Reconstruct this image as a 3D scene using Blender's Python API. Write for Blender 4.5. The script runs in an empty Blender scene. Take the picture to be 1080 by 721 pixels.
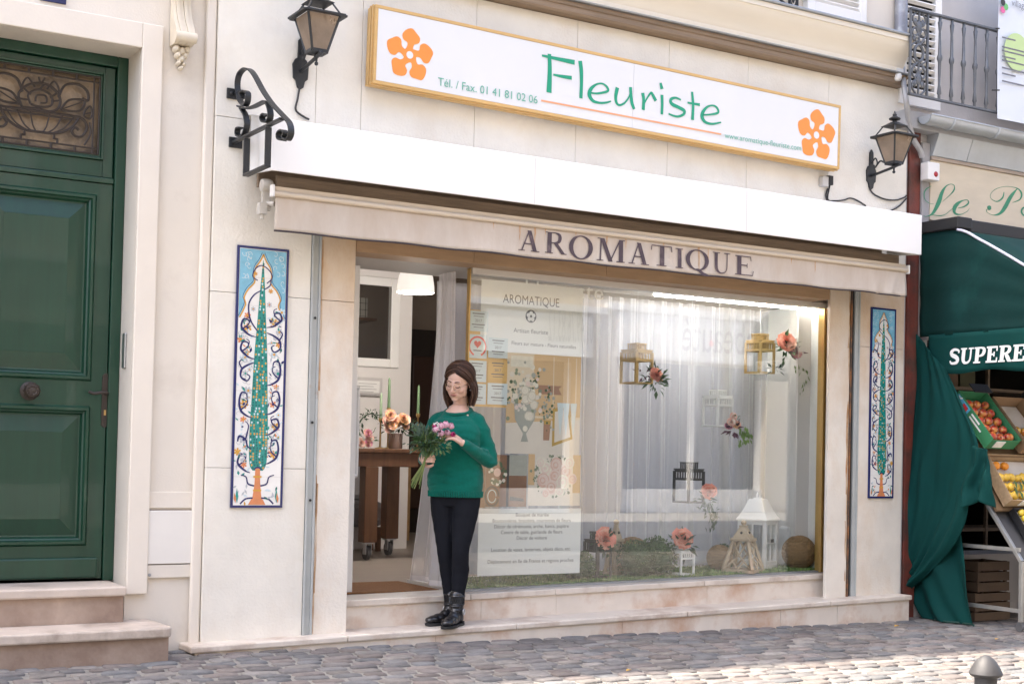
import bpy, math, random
from mathutils import Vector, Matrix, noise
random.seed(7)
V = Vector
PI = math.pi
sc = bpy.context.scene
COL = sc.collection

# ------------------------------------------------------------------ camera
ZC = 1.17
CAM = V((0, -7.7, ZC))
F_PX, SHIFT = 1472.0, 76.0
yaw, pitch, roll = math.radians(31.05), math.radians(1.5), math.radians(1.315)
W_ = V((math.sin(yaw)*math.cos(pitch), math.cos(yaw)*math.cos(pitch), math.sin(pitch)))
r0 = V((math.cos(yaw), -math.sin(yaw), 0)); u0 = r0.cross(W_)
R_ = r0*math.cos(roll) + u0*math.sin(roll)
U_ = -r0*math.sin(roll) + u0*math.cos(roll)
cam = bpy.data.cameras.new('camera'); camo = bpy.data.objects.new('camera', cam); COL.objects.link(camo)
cam.lens = F_PX/1080*36; cam.sensor_width = 36; cam.shift_y = SHIFT/1080
cam.clip_start = .05; cam.clip_end = 600
M = Matrix(((R_.x, U_.x, -W_.x), (R_.y, U_.y, -W_.y), (R_.z, U_.z, -W_.z))).to_4x4()
M.translation = CAM
camo.matrix_world = M
sc.camera = camo

# ------------------------------------------------------------------ light
SUN_EL, SUN_AZ = math.radians(62), math.radians(-69)   # az measured from +Y (behind the shops) towards +X
sd = V((math.cos(SUN_EL)*math.sin(SUN_AZ), math.cos(SUN_EL)*math.cos(SUN_AZ), math.sin(SUN_EL)))
wd = bpy.data.worlds.new('World'); sc.world = wd; wd.use_nodes = True
nt = wd.node_tree
sky = nt.nodes.new('ShaderNodeTexSky'); sky.sky_type = 'NISHITA'; sky.sun_disc = False
sky.sun_elevation = SUN_EL; sky.sun_rotation = SUN_AZ
sky.air_density = .8; sky.dust_density = 4.5; sky.ozone_density = .3
bg = nt.nodes['Background']; bg.inputs['Strength'].default_value = .13
nt.links.new(sky.outputs[0], bg.inputs[0])
sl = bpy.data.lights.new('sun', 'SUN'); sl.energy = 2.6; sl.angle = math.radians(.6); sl.color = (1, .90, .76)
so = bpy.data.objects.new('sun', sl); COL.objects.link(so)
so.rotation_euler = (-sd).to_track_quat('-Z', 'Y').to_euler()
sc.view_settings.view_transform = 'Standard'; sc.view_settings.look = 'None'
sc.view_settings.exposure = 2.58; sc.view_settings.gamma = 1
cy = sc.cycles
cy.use_denoising = True
try: cy.denoiser = 'OPENIMAGEDENOISE'; cy.denoising_prefilter = 'ACCURATE'
except Exception: pass
cy.max_bounces = 10; cy.diffuse_bounces = 5; cy.glossy_bounces = 4; cy.transparent_max_bounces = 16; cy.transmission_bounces = 6
cy.caustics_reflective = False; cy.caustics_refractive = False
cy.sample_clamp_indirect = 6

# ------------------------------------------------------------------ measuring: picture point -> place in the world
def ray(px, py): return W_*F_PX + R_*(px-540) - U_*(py-360.5-SHIFT)
def P(px, py, Y):
    d = ray(px, py); t = (Y-CAM.y)/d.y
    return CAM + d*t
def YZ(px, py, X):
    d = ray(px, py); return CAM + d*(X/d.x)
def GR(px, py, z):
    d = ray(px, py); return CAM + d*((z-CAM.z)/d.z)
def gz(x): return -.01*(x-2.5)

# ------------------------------------------------------------------ materials
MATS = {}
def mat(name, col, rough=.6, metal=0, var=0, vs=4, bump=0, bs=40, col2=None, c2at=.55, c2w=.15, c2s=3, spec=.5, coat=0, sheen=0, stretch=(1,1,1), trans=0, sss=0, detail=5):
    if name in MATS: return MATS[name]
    m = bpy.data.materials.new(name); m.use_nodes = True; MATS[name] = m
    t = m.node_tree; N = t.nodes; L = t.links
    b = N['Principled BSDF']
    b.inputs['Roughness'].default_value = rough; b.inputs['Metallic'].default_value = metal
    b.inputs['Specular IOR Level'].default_value = spec
    b.inputs['Coat Weight'].default_value = coat; b.inputs['Sheen Weight'].default_value = sheen
    b.inputs['Base Color'].default_value = (*col, 1)
    if trans: b.inputs['Transmission Weight'].default_value = trans
    if sss:
        b.inputs['Subsurface Weight'].default_value = sss; b.inputs['Subsurface Radius'].default_value = (.012, .005, .003); b.inputs['Subsurface Scale'].default_value = 1
    if var or bump or col2:
        tc = N.new('ShaderNodeTexCoord'); mp = N.new('ShaderNodeMapping'); mp.inputs['Scale'].default_value = stretch
        L.new(tc.outputs['Object'], mp.inputs[0])
    out = None
    if var:
        n = N.new('ShaderNodeTexNoise'); n.inputs['Scale'].default_value = vs; n.inputs['Detail'].default_value = detail; n.inputs['Roughness'].default_value = .6
        L.new(mp.outputs[0], n.inputs['Vector'])
        mr = N.new('ShaderNodeMapRange'); mr.inputs[1].default_value = .25; mr.inputs[2].default_value = .75
        mr.inputs[3].default_value = 1-var; mr.inputs[4].default_value = 1+var*.6
        L.new(n.outputs[0], mr.inputs[0])
        mx = N.new('ShaderNodeMix'); mx.data_type = 'RGBA'; mx.blend_type = 'MULTIPLY'; mx.inputs[0].default_value = 1
        mx.inputs[6].default_value = (*col, 1); L.new(mr.outputs[0], mx.inputs[7]); out = mx.outputs[2]
        rr = N.new('ShaderNodeMapRange'); rr.inputs[3].default_value = max(0, rough-.08); rr.inputs[4].default_value = min(1, rough+.08)
        L.new(n.outputs[0], rr.inputs[0]); L.new(rr.outputs[0], b.inputs['Roughness'])
    if col2:
        n2 = N.new('ShaderNodeTexNoise'); n2.inputs['Scale'].default_value = c2s; n2.inputs['Detail'].default_value = 7; n2.inputs['Roughness'].default_value = .65
        L.new(mp.outputs[0], n2.inputs['Vector'])
        mr2 = N.new('ShaderNodeMapRange'); mr2.inputs[1].default_value = c2at-c2w; mr2.inputs[2].default_value = c2at+c2w
        L.new(n2.outputs[0], mr2.inputs[0])
        mx2 = N.new('ShaderNodeMix'); mx2.data_type = 'RGBA'; L.new(mr2.outputs[0], mx2.inputs[0])
        if out: L.new(out, mx2.inputs[6])
        else: mx2.inputs[6].default_value = (*col, 1)
        mx2.inputs[7].default_value = (*col2, 1); out = mx2.outputs[2]
    if out: L.new(out, b.inputs['Base Color'])
    if bump:
        n3 = N.new('ShaderNodeTexNoise'); n3.inputs['Scale'].default_value = bs; n3.inputs['Detail'].default_value = 4
        L.new(mp.outputs[0], n3.inputs['Vector'])
        bp = N.new('ShaderNodeBump'); bp.inputs['Strength'].default_value = bump; bp.inputs['Distance'].default_value = .01
        L.new(n3.outputs[0], bp.inputs['Height']); L.new(bp.outputs[0], b.inputs['Normal'])
    return m

def stained(name, col, stain, z0, z1, rough=.5, var=.08, streak=8, amount=1.0, other=None, bump=.05):
    """stone with run-off stains that are strongest at height z1 (object space) and fade towards z0"""
    m = mat(name, col, rough, var=var, vs=3, bump=bump, bs=60)
    t = m.node_tree; N = t.nodes; L = t.links; b = N['Principled BSDF']
    src = b.inputs['Base Color'].links[0].from_socket
    tc = N.new('ShaderNodeTexCoord'); sx = N.new('ShaderNodeSeparateXYZ'); L.new(tc.outputs['Object'], sx.inputs[0])
    mr = N.new('ShaderNodeMapRange'); mr.inputs[1].default_value = z0; mr.inputs[2].default_value = z1; L.new(sx.outputs[2], mr.inputs[0])
    mp = N.new('ShaderNodeMapping'); mp.inputs['Scale'].default_value = (streak, streak, 1.2); L.new(tc.outputs['Object'], mp.inputs[0])
    n = N.new('ShaderNodeTexNoise'); n.inputs['Scale'].default_value = 1.6; n.inputs['Detail'].default_value = 8; n.inputs['Roughness'].default_value = .65; L.new(mp.outputs[0], n.inputs['Vector'])
    ad = N.new('ShaderNodeMath'); ad.operation = 'MULTIPLY_ADD'; L.new(n.outputs[0], ad.inputs[0]); ad.inputs[1].default_value = 1.6; ad.inputs[2].default_value = -.8
    a2 = N.new('ShaderNodeMath'); a2.operation = 'ADD'; a2.use_clamp = True; L.new(mr.outputs[0], a2.inputs[0]); L.new(ad.outputs[0], a2.inputs[1])
    a3 = N.new('ShaderNodeMath'); a3.operation = 'MULTIPLY'; L.new(a2.outputs[0], a3.inputs[0]); a3.inputs[1].default_value = amount
    mx = N.new('ShaderNodeMix'); mx.data_type = 'RGBA'; L.new(a3.outputs[0], mx.inputs[0]); L.new(src, mx.inputs[6]); mx.inputs[7].default_value = (*stain, 1)
    L.new(mx.outputs[2], b.inputs['Base Color'])
    return m

def attr_mat(name, rough=.8, bump=.2, bs=60, var=.15, spec=.4):
    m = mat(name, (.5, .5, .5), rough, var=var, vs=14, bump=bump, bs=bs, spec=spec)
    t = m.node_tree; N = t.nodes; L = t.links; b = N['Principled BSDF']
    a = N.new('ShaderNodeAttribute'); a.attribute_name = 'col'
    mx = b.inputs['Base Color'].links[0].from_node
    L.new(a.outputs['Color'], mx.inputs[6])
    return m

def glass_mat(name, tint=(.97, .99, .98), refl=1.0, rough=0.0):
    m = bpy.data.materials.new(name); m.use_nodes = True; MATS[name] = m
    t = m.node_tree; N = t.nodes; L = t.links
    for n in list(N):
        if n.type != 'OUTPUT_MATERIAL': N.remove(n)
    o = N['Material Output']
    tr = N.new('ShaderNodeBsdfTransparent'); tr.inputs[0].default_value = (*tint, 1)
    gl = N.new('ShaderNodeBsdfGlossy'); gl.inputs['Roughness'].default_value = rough
    lw = N.new('ShaderNodeLayerWeight'); lw.inputs[0].default_value = .5
    p = N.new('ShaderNodeMath'); p.operation = 'POWER'; L.new(lw.outputs['Facing'], p.inputs[0]); p.inputs[1].default_value = 4.5
    q = N.new('ShaderNodeMath'); q.operation = 'MULTIPLY_ADD'; L.new(p.outputs[0], q.inputs[0]); q.inputs[1].default_value = .9*refl; q.inputs[2].default_value = .05*refl
    q.use_clamp = True
    mx = N.new('ShaderNodeMixShader'); L.new(q.outputs[0], mx.inputs[0]); L.new(tr.outputs[0], mx.inputs[1]); L.new(gl.outputs[0], mx.inputs[2])
    L.new(mx.outputs[0], o.inputs[0])
    return m

def sheer_mat(name, col, opacity, var=.25, vs=30):
    """woven voile: threads scatter light, gaps between threads let it through"""
    m = bpy.data.materials.new(name); m.use_nodes = True; MATS[name] = m
    t = m.node_tree; N = t.nodes; L = t.links
    for n in list(N):
        if n.type != 'OUTPUT_MATERIAL': N.remove(n)
    o = N['Material Output']
    tr = N.new('ShaderNodeBsdfTransparent'); df = N.new('ShaderNodeBsdfDiffuse'); tl = N.new('ShaderNodeBsdfTranslucent')
    df.inputs[0].default_value = (*col, 1); tl.inputs[0].default_value = (*col, 1)
    a = N.new('ShaderNodeMixShader'); a.inputs[0].default_value = .4; L.new(df.outputs[0], a.inputs[1]); L.new(tl.outputs[0], a.inputs[2])
    lw = N.new('ShaderNodeLayerWeight'); lw.inputs[0].default_value = .5
    q = N.new('ShaderNodeMath'); q.operation = 'MULTIPLY_ADD'; q.use_clamp = True; L.new(lw.outputs['Facing'], q.inputs[0]); q.inputs[1].default_value = .45; q.inputs[2].default_value = opacity
    mx = N.new('ShaderNodeMixShader'); L.new(q.outputs[0], mx.inputs[0]); L.new(tr.outputs[0], mx.inputs[1]); L.new(a.outputs[0], mx.inputs[2])
    L.new(mx.outputs[0], o.inputs[0])
    return m

def emit_mat(name, col, s):
    m = bpy.data.materials.new(name); m.use_nodes = True; MATS[name] = m
    b = m.node_tree.nodes['Principled BSDF']
    b.inputs['Base Color'].default_value = (*col, 1); b.inputs['Emission Color'].default_value = (*col, 1); b.inputs['Emission Strength'].default_value = s
    return m

# ------------------------------------------------------------------ mesh builder
BASE = {}
class MB:
    def __init__(s): s.v = []; s.f = []; s.m = []; s.c = []; s.col = (1, 1, 1)
    def add(s, vs, fs, mi=0):
        k = len(s.v); s.v += [V(p) for p in vs]
        s.c += [s.col]*len(vs)
        for f in fs: s.f.append([i+k for i in f]); s.m.append(mi)
        return s
    def box(s, x0, x1, y0, y1, z0, z1, mi=0):
        vs = [(x, y, z) for z in (z0, z1) for y in (y0, y1) for x in (x0, x1)]
        return s.add(vs, [(0, 2, 3, 1), (4, 5, 7, 6), (0, 1, 5, 4), (1, 3, 7, 5), (3, 2, 6, 7), (2, 0, 4, 6)], mi)
    def obox(s, c, a, b, n, mi=0):
        c, a, b, n = V(c), V(a), V(b), V(n)
        vs = [c+a*i+b*j+n*k for k in (-1, 1) for j in (-1, 1) for i in (-1, 1)]
        return s.add(vs, [(0, 2, 3, 1), (4, 5, 7, 6), (0, 1, 5, 4), (1, 3, 7, 5), (3, 2, 6, 7), (2, 0, 4, 6)], mi)
    def bar(s, p, q, w, h, up=(0, 0, 1), mi=0):
        p, q = V(p), V(q); d = q-p; L = d.length; d.normalize()
        up = V(up)
        if abs(d.dot(up)) > .98: up = V((0, 1, 0)) if abs(d.y) < .9 else V((1, 0, 0))
        a = d.cross(up).normalized(); b = a.cross(d).normalized()
        return s.obox((p+q)/2, d*(L/2), a*(w/2), b*(h/2), mi)
    def tube(s, pts, r, n=8, mi=0, closed=False, sx=1, caps=True):
        pts = [V(p) for p in pts]; k = len(pts)
        rs = r if isinstance(r, (list, tuple)) else [r]*k
        up = None; vs = []
        for i, p in enumerate(pts):
            if closed: d = (pts[(i+1) % k]-pts[i-1])
            else: d = (pts[min(i+1, k-1)]-pts[max(i-1, 0)])
            if d.length < 1e-9: d = V((0, 0, 1))
            d.normalize()
            if up is None:
                up = V((0, 0, 1)) if abs(d.z) < .9 else V((1, 0, 0))
            a = d.cross(up)
            if a.length < 1e-6: a = d.orthogonal()
            a.normalize(); b = a.cross(d).normalized(); up = b
            for j in range(n):
                t = 2*PI*j/n; vs.append(p+a*(math.cos(t)*rs[i]*sx)+b*(math.sin(t)*rs[i]))
        fs = []
        for i in range(k if closed else k-1):
            i2 = (i+1) % k
            for j in range(n):
                j2 = (j+1) % n; fs.append((i*n+j, i*n+j2, i2*n+j2, i2*n+j))
        if not closed and caps:
            fs.append(tuple(range(n))[::-1]); fs.append(tuple((k-1)*n+j for j in range(n)))
        return s.add(vs, fs, mi)
    def lathe(s, prof, c=(0, 0, 0), n=20, mi=0, ax='z', ph=0):
        c = V(c); vs = []; k = len(prof)
        for r, z in prof:
            for j in range(n):
                t = 2*PI*j/n+ph; x, y = r*math.cos(t), r*math.sin(t)
                vs.append(c+(V((x, y, z)) if ax == 'z' else V((x, z, -y)) if ax == 'y' else V((z, x, y))))
        fs = [(i*n+j, i*n+(j+1) % n, (i+1)*n+(j+1) % n, (i+1)*n+j) for i in range(k-1) for j in range(n)]
        if prof[0][0] > 1e-6: fs.append(tuple(range(n))[::-1])
        if prof[-1][0] > 1e-6: fs.append(tuple((k-1)*n+j for j in range(n)))
        return s.add(vs, fs, mi)
    def ball(s, c, r, n=10, mi=0, rot=None):
        c = V(c); r = V(r) if not isinstance(r, (int, float)) else V((r, r, r)); vs = []; fs = []
        m = max(4, n//2+1)
        for i in range(m+1):
            a = PI*i/m
            for j in range(n):
                b = 2*PI*j/n; p = V((math.sin(a)*math.cos(b)*r.x, math.sin(a)*math.sin(b)*r.y, math.cos(a)*r.z))
                if rot: p = rot @ p
                vs.append(c+p)
        for i in range(m):
            for j in range(n): fs.append((i*n+j, (i+1)*n+j, (i+1)*n+(j+1) % n, i*n+(j+1) % n))
        return s.add(vs, fs, mi)
    def poly(s, pts, mi=0): return s.add(pts, [tuple(range(len(pts)))], mi)
    def prism(s, p2, o, u, v, n, mi=0):
        """2-D outline (counter-clockwise seen against n) on plane o,u,v extruded by vector n"""
        o, u, v, n = V(o), V(u), V(v), V(n); k = len(p2)
        a = [o+u*x+v*y for x, y in p2]; b = [p+n for p in a]
        return s.add(a+b, [tuple(range(k))[::-1], tuple(range(k, 2*k))]+[(i, (i+1) % k, k+(i+1) % k, k+i) for i in range(k)], mi)
    def grid(s, fn, nu, nv, mi=0):
        vs = [fn(i/nu, j/nv) for j in range(nv+1) for i in range(nu+1)]
        fs = [(j*(nu+1)+i, j*(nu+1)+i+1, (j+1)*(nu+1)+i+1, (j+1)*(nu+1)+i) for j in range(nv) for i in range(nu)]
        return s.add(vs, fs, mi)
    def leaf(s, p, d, L, w, up=(0, 0, 1), mi=0, fold=.25):
        p, d = V(p), V(d).normalized(); up = V(up); a = d.cross(up)
        if a.length < 1e-4: a = d.orthogonal()
        a.normalize(); n = a.cross(d).normalized()
        q = p+d*L; m1 = p+d*(L*.45)
        return s.add([p, m1+a*(w/2)+n*(w*fold), q, m1-a*(w/2)+n*(w*fold), m1], [(0, 4, 1), (4, 2, 1), (0, 3, 4), (4, 3, 2)], mi)
    def xf(s, mtx):
        s.v = [mtx @ p for p in s.v]; return s
    def mesh(s, name, mats, base):
        me = bpy.data.meshes.new(name)
        me.from_pydata([tuple(p-base) for p in s.v], [], s.f)
        for m in mats: me.materials.append(m)
        if len(mats) > 1: me.polygons.foreach_set('material_index', s.m)
        if any(c != (1, 1, 1) for c in s.c):
            at = me.attributes.new('col', 'FLOAT_COLOR', 'POINT')
            at.data.foreach_set('color', [x for c in s.c for x in (*c, 1)])
        return me
    def build(s, name, mats, parent=None, smooth=False, bevel=0, sub=0, solid=0, flip=False, label=None, ang=40):
        if not isinstance(mats, (list, tuple)): mats = [mats]
        base = BASE.get(parent.name, V((0, 0, 0))) if parent else V((0, 0, 0))
        me = s.mesh(name, mats, base)
        o = bpy.data.objects.new(name, me); COL.objects.link(o)
        if parent: o.parent = parent
        BASE[o.name] = base
        me.validate(); me.update()
        if smooth:
            me.polygons.foreach_set('use_smooth', [True]*len(me.polygons))
            try: me.set_sharp_from_angle(angle=math.radians(ang))
            except Exception: pass
        if bevel:
            b = o.modifiers.new('bevel', 'BEVEL'); b.width = bevel; b.segments = 2; b.limit_method = 'ANGLE'; b.angle_limit = math.radians(35)
        if solid:
            b = o.modifiers.new('solid', 'SOLIDIFY'); b.thickness = solid; b.offset = 0
        if sub:
            b = o.modifiers.new('sub', 'SUBSURF'); b.levels = sub; b.render_levels = sub
        if label: o['label'] = label
        return o

def thing(name, label, cat, loc=(0, 0, 0), group=None):
    o = bpy.data.objects.new(name, None); COL.objects.link(o); o.location = loc; o.empty_display_size = .1
    o['label'] = label; o['category'] = cat
    if group: o['group'] = group
    BASE[o.name] = V(loc)
    return o
def tag(o, label, cat, group=None):
    o['label'] = label; o['category'] = cat
    if group: o['group'] = group
    return o
def structure(o): o['kind'] = 'structure'; return o
def copy_tree(root, loc, rz=0, label=None, scale=None):
    def rec(o, par):
        c = o.copy(); COL.objects.link(c)
        if par: c.parent = par
        for ch in list(o.children): rec(ch, c)
        return c
    c = rec(root, None); c.location = loc; c.rotation_euler = (0, 0, rz)
    if label: c['label'] = label
    if scale: c.scale = (scale,)*3
    return c

# ------------------------------------------------------------------ lettering
def bez(pts, k=6):
    """Catmull-Rom through the points (any dimension, lists)"""
    out = []
    n = len(pts)
    if n < 3: return [list(p) for p in pts]
    for i in range(n-1):
        p0, p1, p2, p3 = pts[max(i-1, 0)], pts[i], pts[i+1], pts[min(i+2, n-1)]
        for j in range(k):
            t = j/k
            out.append([.5*((2*b)+(-a+c)*t+(2*a-5*b+4*c-d)*t*t+(-a+3*b-3*c+d)*t*t*t) for a, b, c, d in zip(p0, p1, p2, p3)])
    out.append(list(pts[-1])); return out
ZOFF = [0]
ZMOD = [97]
def stroke(mb, pts, o, u, v, n, mi=0, smooth=True, dz=.00006):
    """ribbon of variable width: pts = [(x, y, w)...] on plane o,u,v; every ribbon floats a hair above the one before"""
    P_ = bez(pts) if smooth else [list(p) for p in pts]
    o, u, v, n = V(o), V(u), V(v), V(n)
    ZOFF[0] = (ZOFF[0]+1) % ZMOD[0]
    off = n*(dz*ZOFF[0])
    vs = []; k = len(P_)
    for i, p in enumerate(P_):
        a = P_[max(i-1, 0)]; b = P_[min(i+1, k-1)]
        dx, dy = b[0]-a[0], b[1]-a[1]; L = math.hypot(dx, dy) or 1
        nx, ny = -dy/L*p[2]/2, dx/L*p[2]/2
        vs += [o+u*(p[0]-nx)+v*(p[1]-ny)+off, o+u*(p[0]+nx)+v*(p[1]+ny)+off]
    mb.add(vs, [(2*i, 2*i+2, 2*i+3, 2*i+1) for i in range(k-1)], mi)
def flat(mb, pts, o, u, v, n, mi=0, dz=.00006):
    ZOFF[0] = (ZOFF[0]+1) % ZMOD[0]
    o, u, v, n = V(o), V(u), V(v), V(n)
    mb.poly([o+u*x+v*y+n*(dz*ZOFF[0]) for x, y in pts], mi)
def disc(mb, x, y, r, o, u, v, n, mi=0, k=14, ry=None):
    flat(mb, [(x+r*math.cos(2*PI*i/k), y+(ry or r)*math.sin(2*PI*i/k)) for i in range(k)], o, u, v, n, mi)

def write(mb, s, o, u, v, n, width=None, size=None, mi=0, align='L', shear=0):
    cu = bpy.data.curves.new('t', 'FONT'); cu.body = s; cu.size = 1; cu.shear = shear; cu.resolution_u = 3
    ob = bpy.data.objects.new('t', cu); COL.objects.link(ob)
    dg = bpy.context.evaluated_depsgraph_get()
    me = bpy.data.meshes.new_from_object(ob.evaluated_get(dg))
    if len(me.vertices):
        xs = [p.co.x for p in me.vertices]; x0, x1 = min(xs), max(xs)
        kx = width/(x1-x0) if width else size
        ky = size if size else kx
        sh = x0 if align == 'L' else (x0+x1)/2 if align == 'C' else x1
        o, u, v = V(o), V(u), V(v)
        mb.add([o+u*((p.co.x-sh)*kx)+v*(p.co.y*ky) for p in me.vertices], [tuple(f.vertices) for f in me.polygons], mi)
    bpy.data.objects.remove(ob); bpy.data.curves.remove(cu); bpy.data.meshes.remove(me)

X_, Y_, Z_ = V((1, 0, 0)), V((0, 1, 0)), V((0, 0, 1))
FR = -Y_      # out of the shop wall, towards the street

# serif capitals, cap height 1; returns strokes/polygons
def serif_glyph(ch, T=.19, t=.062, S=.042):
    q = lambda x0, y0, x1, y1, w: ('p', [(x0, y0), (x0+w, y0), (x1+w, y1), (x1, y1)])
    bx = lambda x0, y0, x1, y1: ('p', [(x0, y0), (x1, y0), (x1, y1), (x0, y1)])
    if ch == 'A': return 1.0, [q(.13, 0, .46, 1, t), q(.70, 0, .40, 1, T), bx(.25, .32, .70, .32+t), bx(0, 0, .32, S), bx(.60, 0, 1.0, S)]
    if ch == 'R': return .95, [bx(.1, 0, .1+T, 1), bx(0, 0, .36, S), bx(0, 1-S, .2, 1), ('s', [(.2, .975, .05), (.45, .975, .05), (.62, .90, .15), (.66, .74, .19), (.60, .57, .15), (.42, .51, .05), (.2, .505, .05)]), q(.74, 0, .36, .51, T), bx(.72, 0, .98, S)]
    if ch == 'O': return 1.05, [('ring', .525, .5, .50, .52, .325, .465)]
    if ch == 'M': return 1.25, [bx(.13, 0, .13+t, 1), q(.52, 0, .12, 1, T), q(.56, 0, 1.0, 1, t), bx(.98, 0, .98+T, 1), bx(0, 0, .3, S), bx(0, 1-S, .25, 1), bx(.87, 0, 1.25, S), bx(1.0, 1-S, 1.25, 1)]
    if ch == 'T': return .9, [bx(.375, 0, .375+T, 1), bx(.02, .955, .88, 1), bx(.24, 0, .66, S), q(0, .74, .02, .98, .035), q(.865, .74, .845, .98, .035)]
    if ch == 'I': return .4, [bx(.125, 0, .125+T, 1), bx(0, 0, .4, S), bx(0, 1-S, .4, 1)]
    if ch == 'Q': return 1.05, [('ring', .525, .5, .50, .52, .325, .465), ('s', [(.42, .03, .05), (.58, .0, .15), (.78, -.16, .16), (1.05, -.21, .05)])]
    if ch == 'U': return .98, [('s', [(.2, 1, .19), (.2, .4, .19), (.24, .16, .17), (.4, .02, .08), (.56, .01, .06), (.72, .10, .05), (.79, .35, .05), (.79, 1, .05)]), bx(0, 1-S, .4, 1), bx(.62, 1-S, .96, 1)]
    if ch == 'E': return .84, [bx(.1, 0, .1+T, 1), bx(0, 0, .8, S+.005), bx(0, 1-S-.005, .74, 1), bx(.2, .49, .56, .49+t), q(.80, 0, .84, .26, .03), q(.72, .77, .70, 1, .03), q(.54, .39, .54, .63, .03)]
def serif_word(mb, word, spans, zb, o, u, v, n, mi=0, cap=None):
    """spans = [(x0, x1)] along u for every letter"""
    for ch, (x0, x1), (b, c) in zip(word, spans, zb):
        w, parts = serif_glyph(ch); kx = (x1-x0)/w
        for p in parts:
            if p[0] == 'p': flat(mb, [(x0+x*kx, b+y*c) for x, y in p[1]], o, u, v, n, mi)
            elif p[0] == 's': stroke(mb, [(x0+x*kx, b+y*c, ww*c) for x, y, ww in p[1]], o, u, v, n, mi)
            else:
                _, cx, cyy, ra, rb, ia, ib = p; K = 36
                ZOFF[0] = (ZOFF[0]+1) % ZMOD[0]
                vs = []
                for i in range(K):
                    a = 2*PI*i/K
                    vs += [V(o)+V(u)*(x0+(cx+ra*math.cos(a))*kx)+V(v)*(b+(cyy+rb*math.sin(a))*c)+V(n)*(.00006*ZOFF[0]), V(o)+V(u)*(x0+(cx+ia*math.cos(a+.12))*kx)+V(v)*(b+(cyy+ib*math.sin(a+.12))*c)+V(n)*(.00006*ZOFF[0])]
                mb.add(vs, [(2*i, 2*((i+1) % K), 2*((i+1) % K)+1, 2*i+1) for i in range(K)], mi)
# ------------------------------------------------------------------ palette
m_stone = stained('cladding_stone', (.78, .745, .665), (.58, .44, .29), 3.9, 7.0, .6, var=.10, streak=1.6, amount=.62, bump=.28)
m_pillar = stained('pillar_stone', (.76, .71, .63), (.54, .35, .18), 1.2, 3.0, .5, var=.12, streak=2.2, amount=.95, bump=.28)
m_lintel = mat('lintel_stone', (.40, .26, .15), .55, var=.2, vs=6, bump=.05, stretch=(.6, 1, 4))
m_grout = mat('dark_joint', (.30, .25, .20), .9)
m_cream = mat('cream_render', (.70, .645, .565), .65, var=.05, vs=2.5, bump=.10, bs=90, col2=(.56, .50, .43), c2at=.68, c2w=.12, c2s=1.7)
m_creamtrim = mat('cream_trim', (.73, .67, .585), .55, var=.05, vs=4, bump=.05, bs=60)
m_tread = mat('pale_limestone_tread', (.64, .575, .50), .38, var=.14, vs=5, bump=.06, bs=60, col2=(.40, .31, .25), c2at=.60, c2w=.1, c2s=4)
m_pink = mat('pinkish_limestone', (.68, .61, .53), .45, var=.12, vs=4, bump=.06, bs=50, col2=(.50, .34, .245), c2at=.58, c2w=.10, c2s=2.6)
m_oldriser = mat('worn_pink_riser', (.44, .34, .27), .65, var=.22, vs=6, bump=.15, bs=40, col2=(.27, .19, .145), c2at=.5, c2w=.16, c2s=3.5)
m_oldtread = mat('worn_tread', (.56, .48, .41), .55, var=.16, vs=6, bump=.12, bs=40, col2=(.32, .26, .21), c2at=.6, c2w=.1, c2s=4)
m_green = mat('dark_green_gloss', (.006, .046, .024), .40, bump=.05, bs=9, stretch=(7, 7, .6), var=.22, vs=3, spec=.5, coat=.2)
m_iron = mat('black_wrought_iron', (.018, .020, .022), .45, var=.2, vs=20, bump=.12, bs=80)
m_bronze = mat('brown_iron', (.035, .024, .018), .45, var=.2, vs=20)
m_white = mat('white_paint', (.80, .79, .77), .5, var=.03, vs=3)
m_awnwhite = mat('white_awning_hood', (.82, .81, .79), .55, var=.02, vs=2)
m_zinc = mat('zinc', (.34, .36, .38), .45, metal=.6, var=.2, vs=5)
m_zincdull = mat('grey_painted_steel', (.42, .44, .43), .5, var=.12, vs=6, bump=.04, col2=(.30, .2, .13), c2at=.70, c2w=.06, c2s=5)
m_gold = mat('gold_anodised', (.55, .36, .13), .35, metal=.7, var=.12, vs=6)
m_goldpaint = mat('ochre_sign_frame', (.62, .40, .16), .4, metal=.25, var=.12, vs=4, stretch=(.4, 1, 6))
m_dark = mat('dark_void', (.02, .017, .015), .8)
m_black = mat('black', (.015, .015, .016), .6)
m_rust = mat('rusty_iron', (.10, .065, .045), .75, var=.3, vs=14, bump=.3, bs=40, col2=(.30, .13, .05), c2at=.52, c2w=.08, c2s=6)
m_redbrown = mat('red_brown_paint', (.17, .035, .022), .6, var=.25, vs=6, bump=.2, col2=(.07, .03, .022), c2at=.52, c2w=.1, c2s=4)
m_glass = glass_mat('window_glass', (.97, .985, .975), 1.55)
m_panelglass = glass_mat('thin_glass', (.95, .96, .96), .8)
m_brownwood = mat('weathered_wood', (.27, .20, .14), .7, var=.3, vs=5, stretch=(.5, 6, 12), bump=.3, bs=30)
m_creamcove = mat('cream_cove', (.76, .70, .59), .5, var=.06, vs=3, stretch=(.4, 1, 3))

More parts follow.
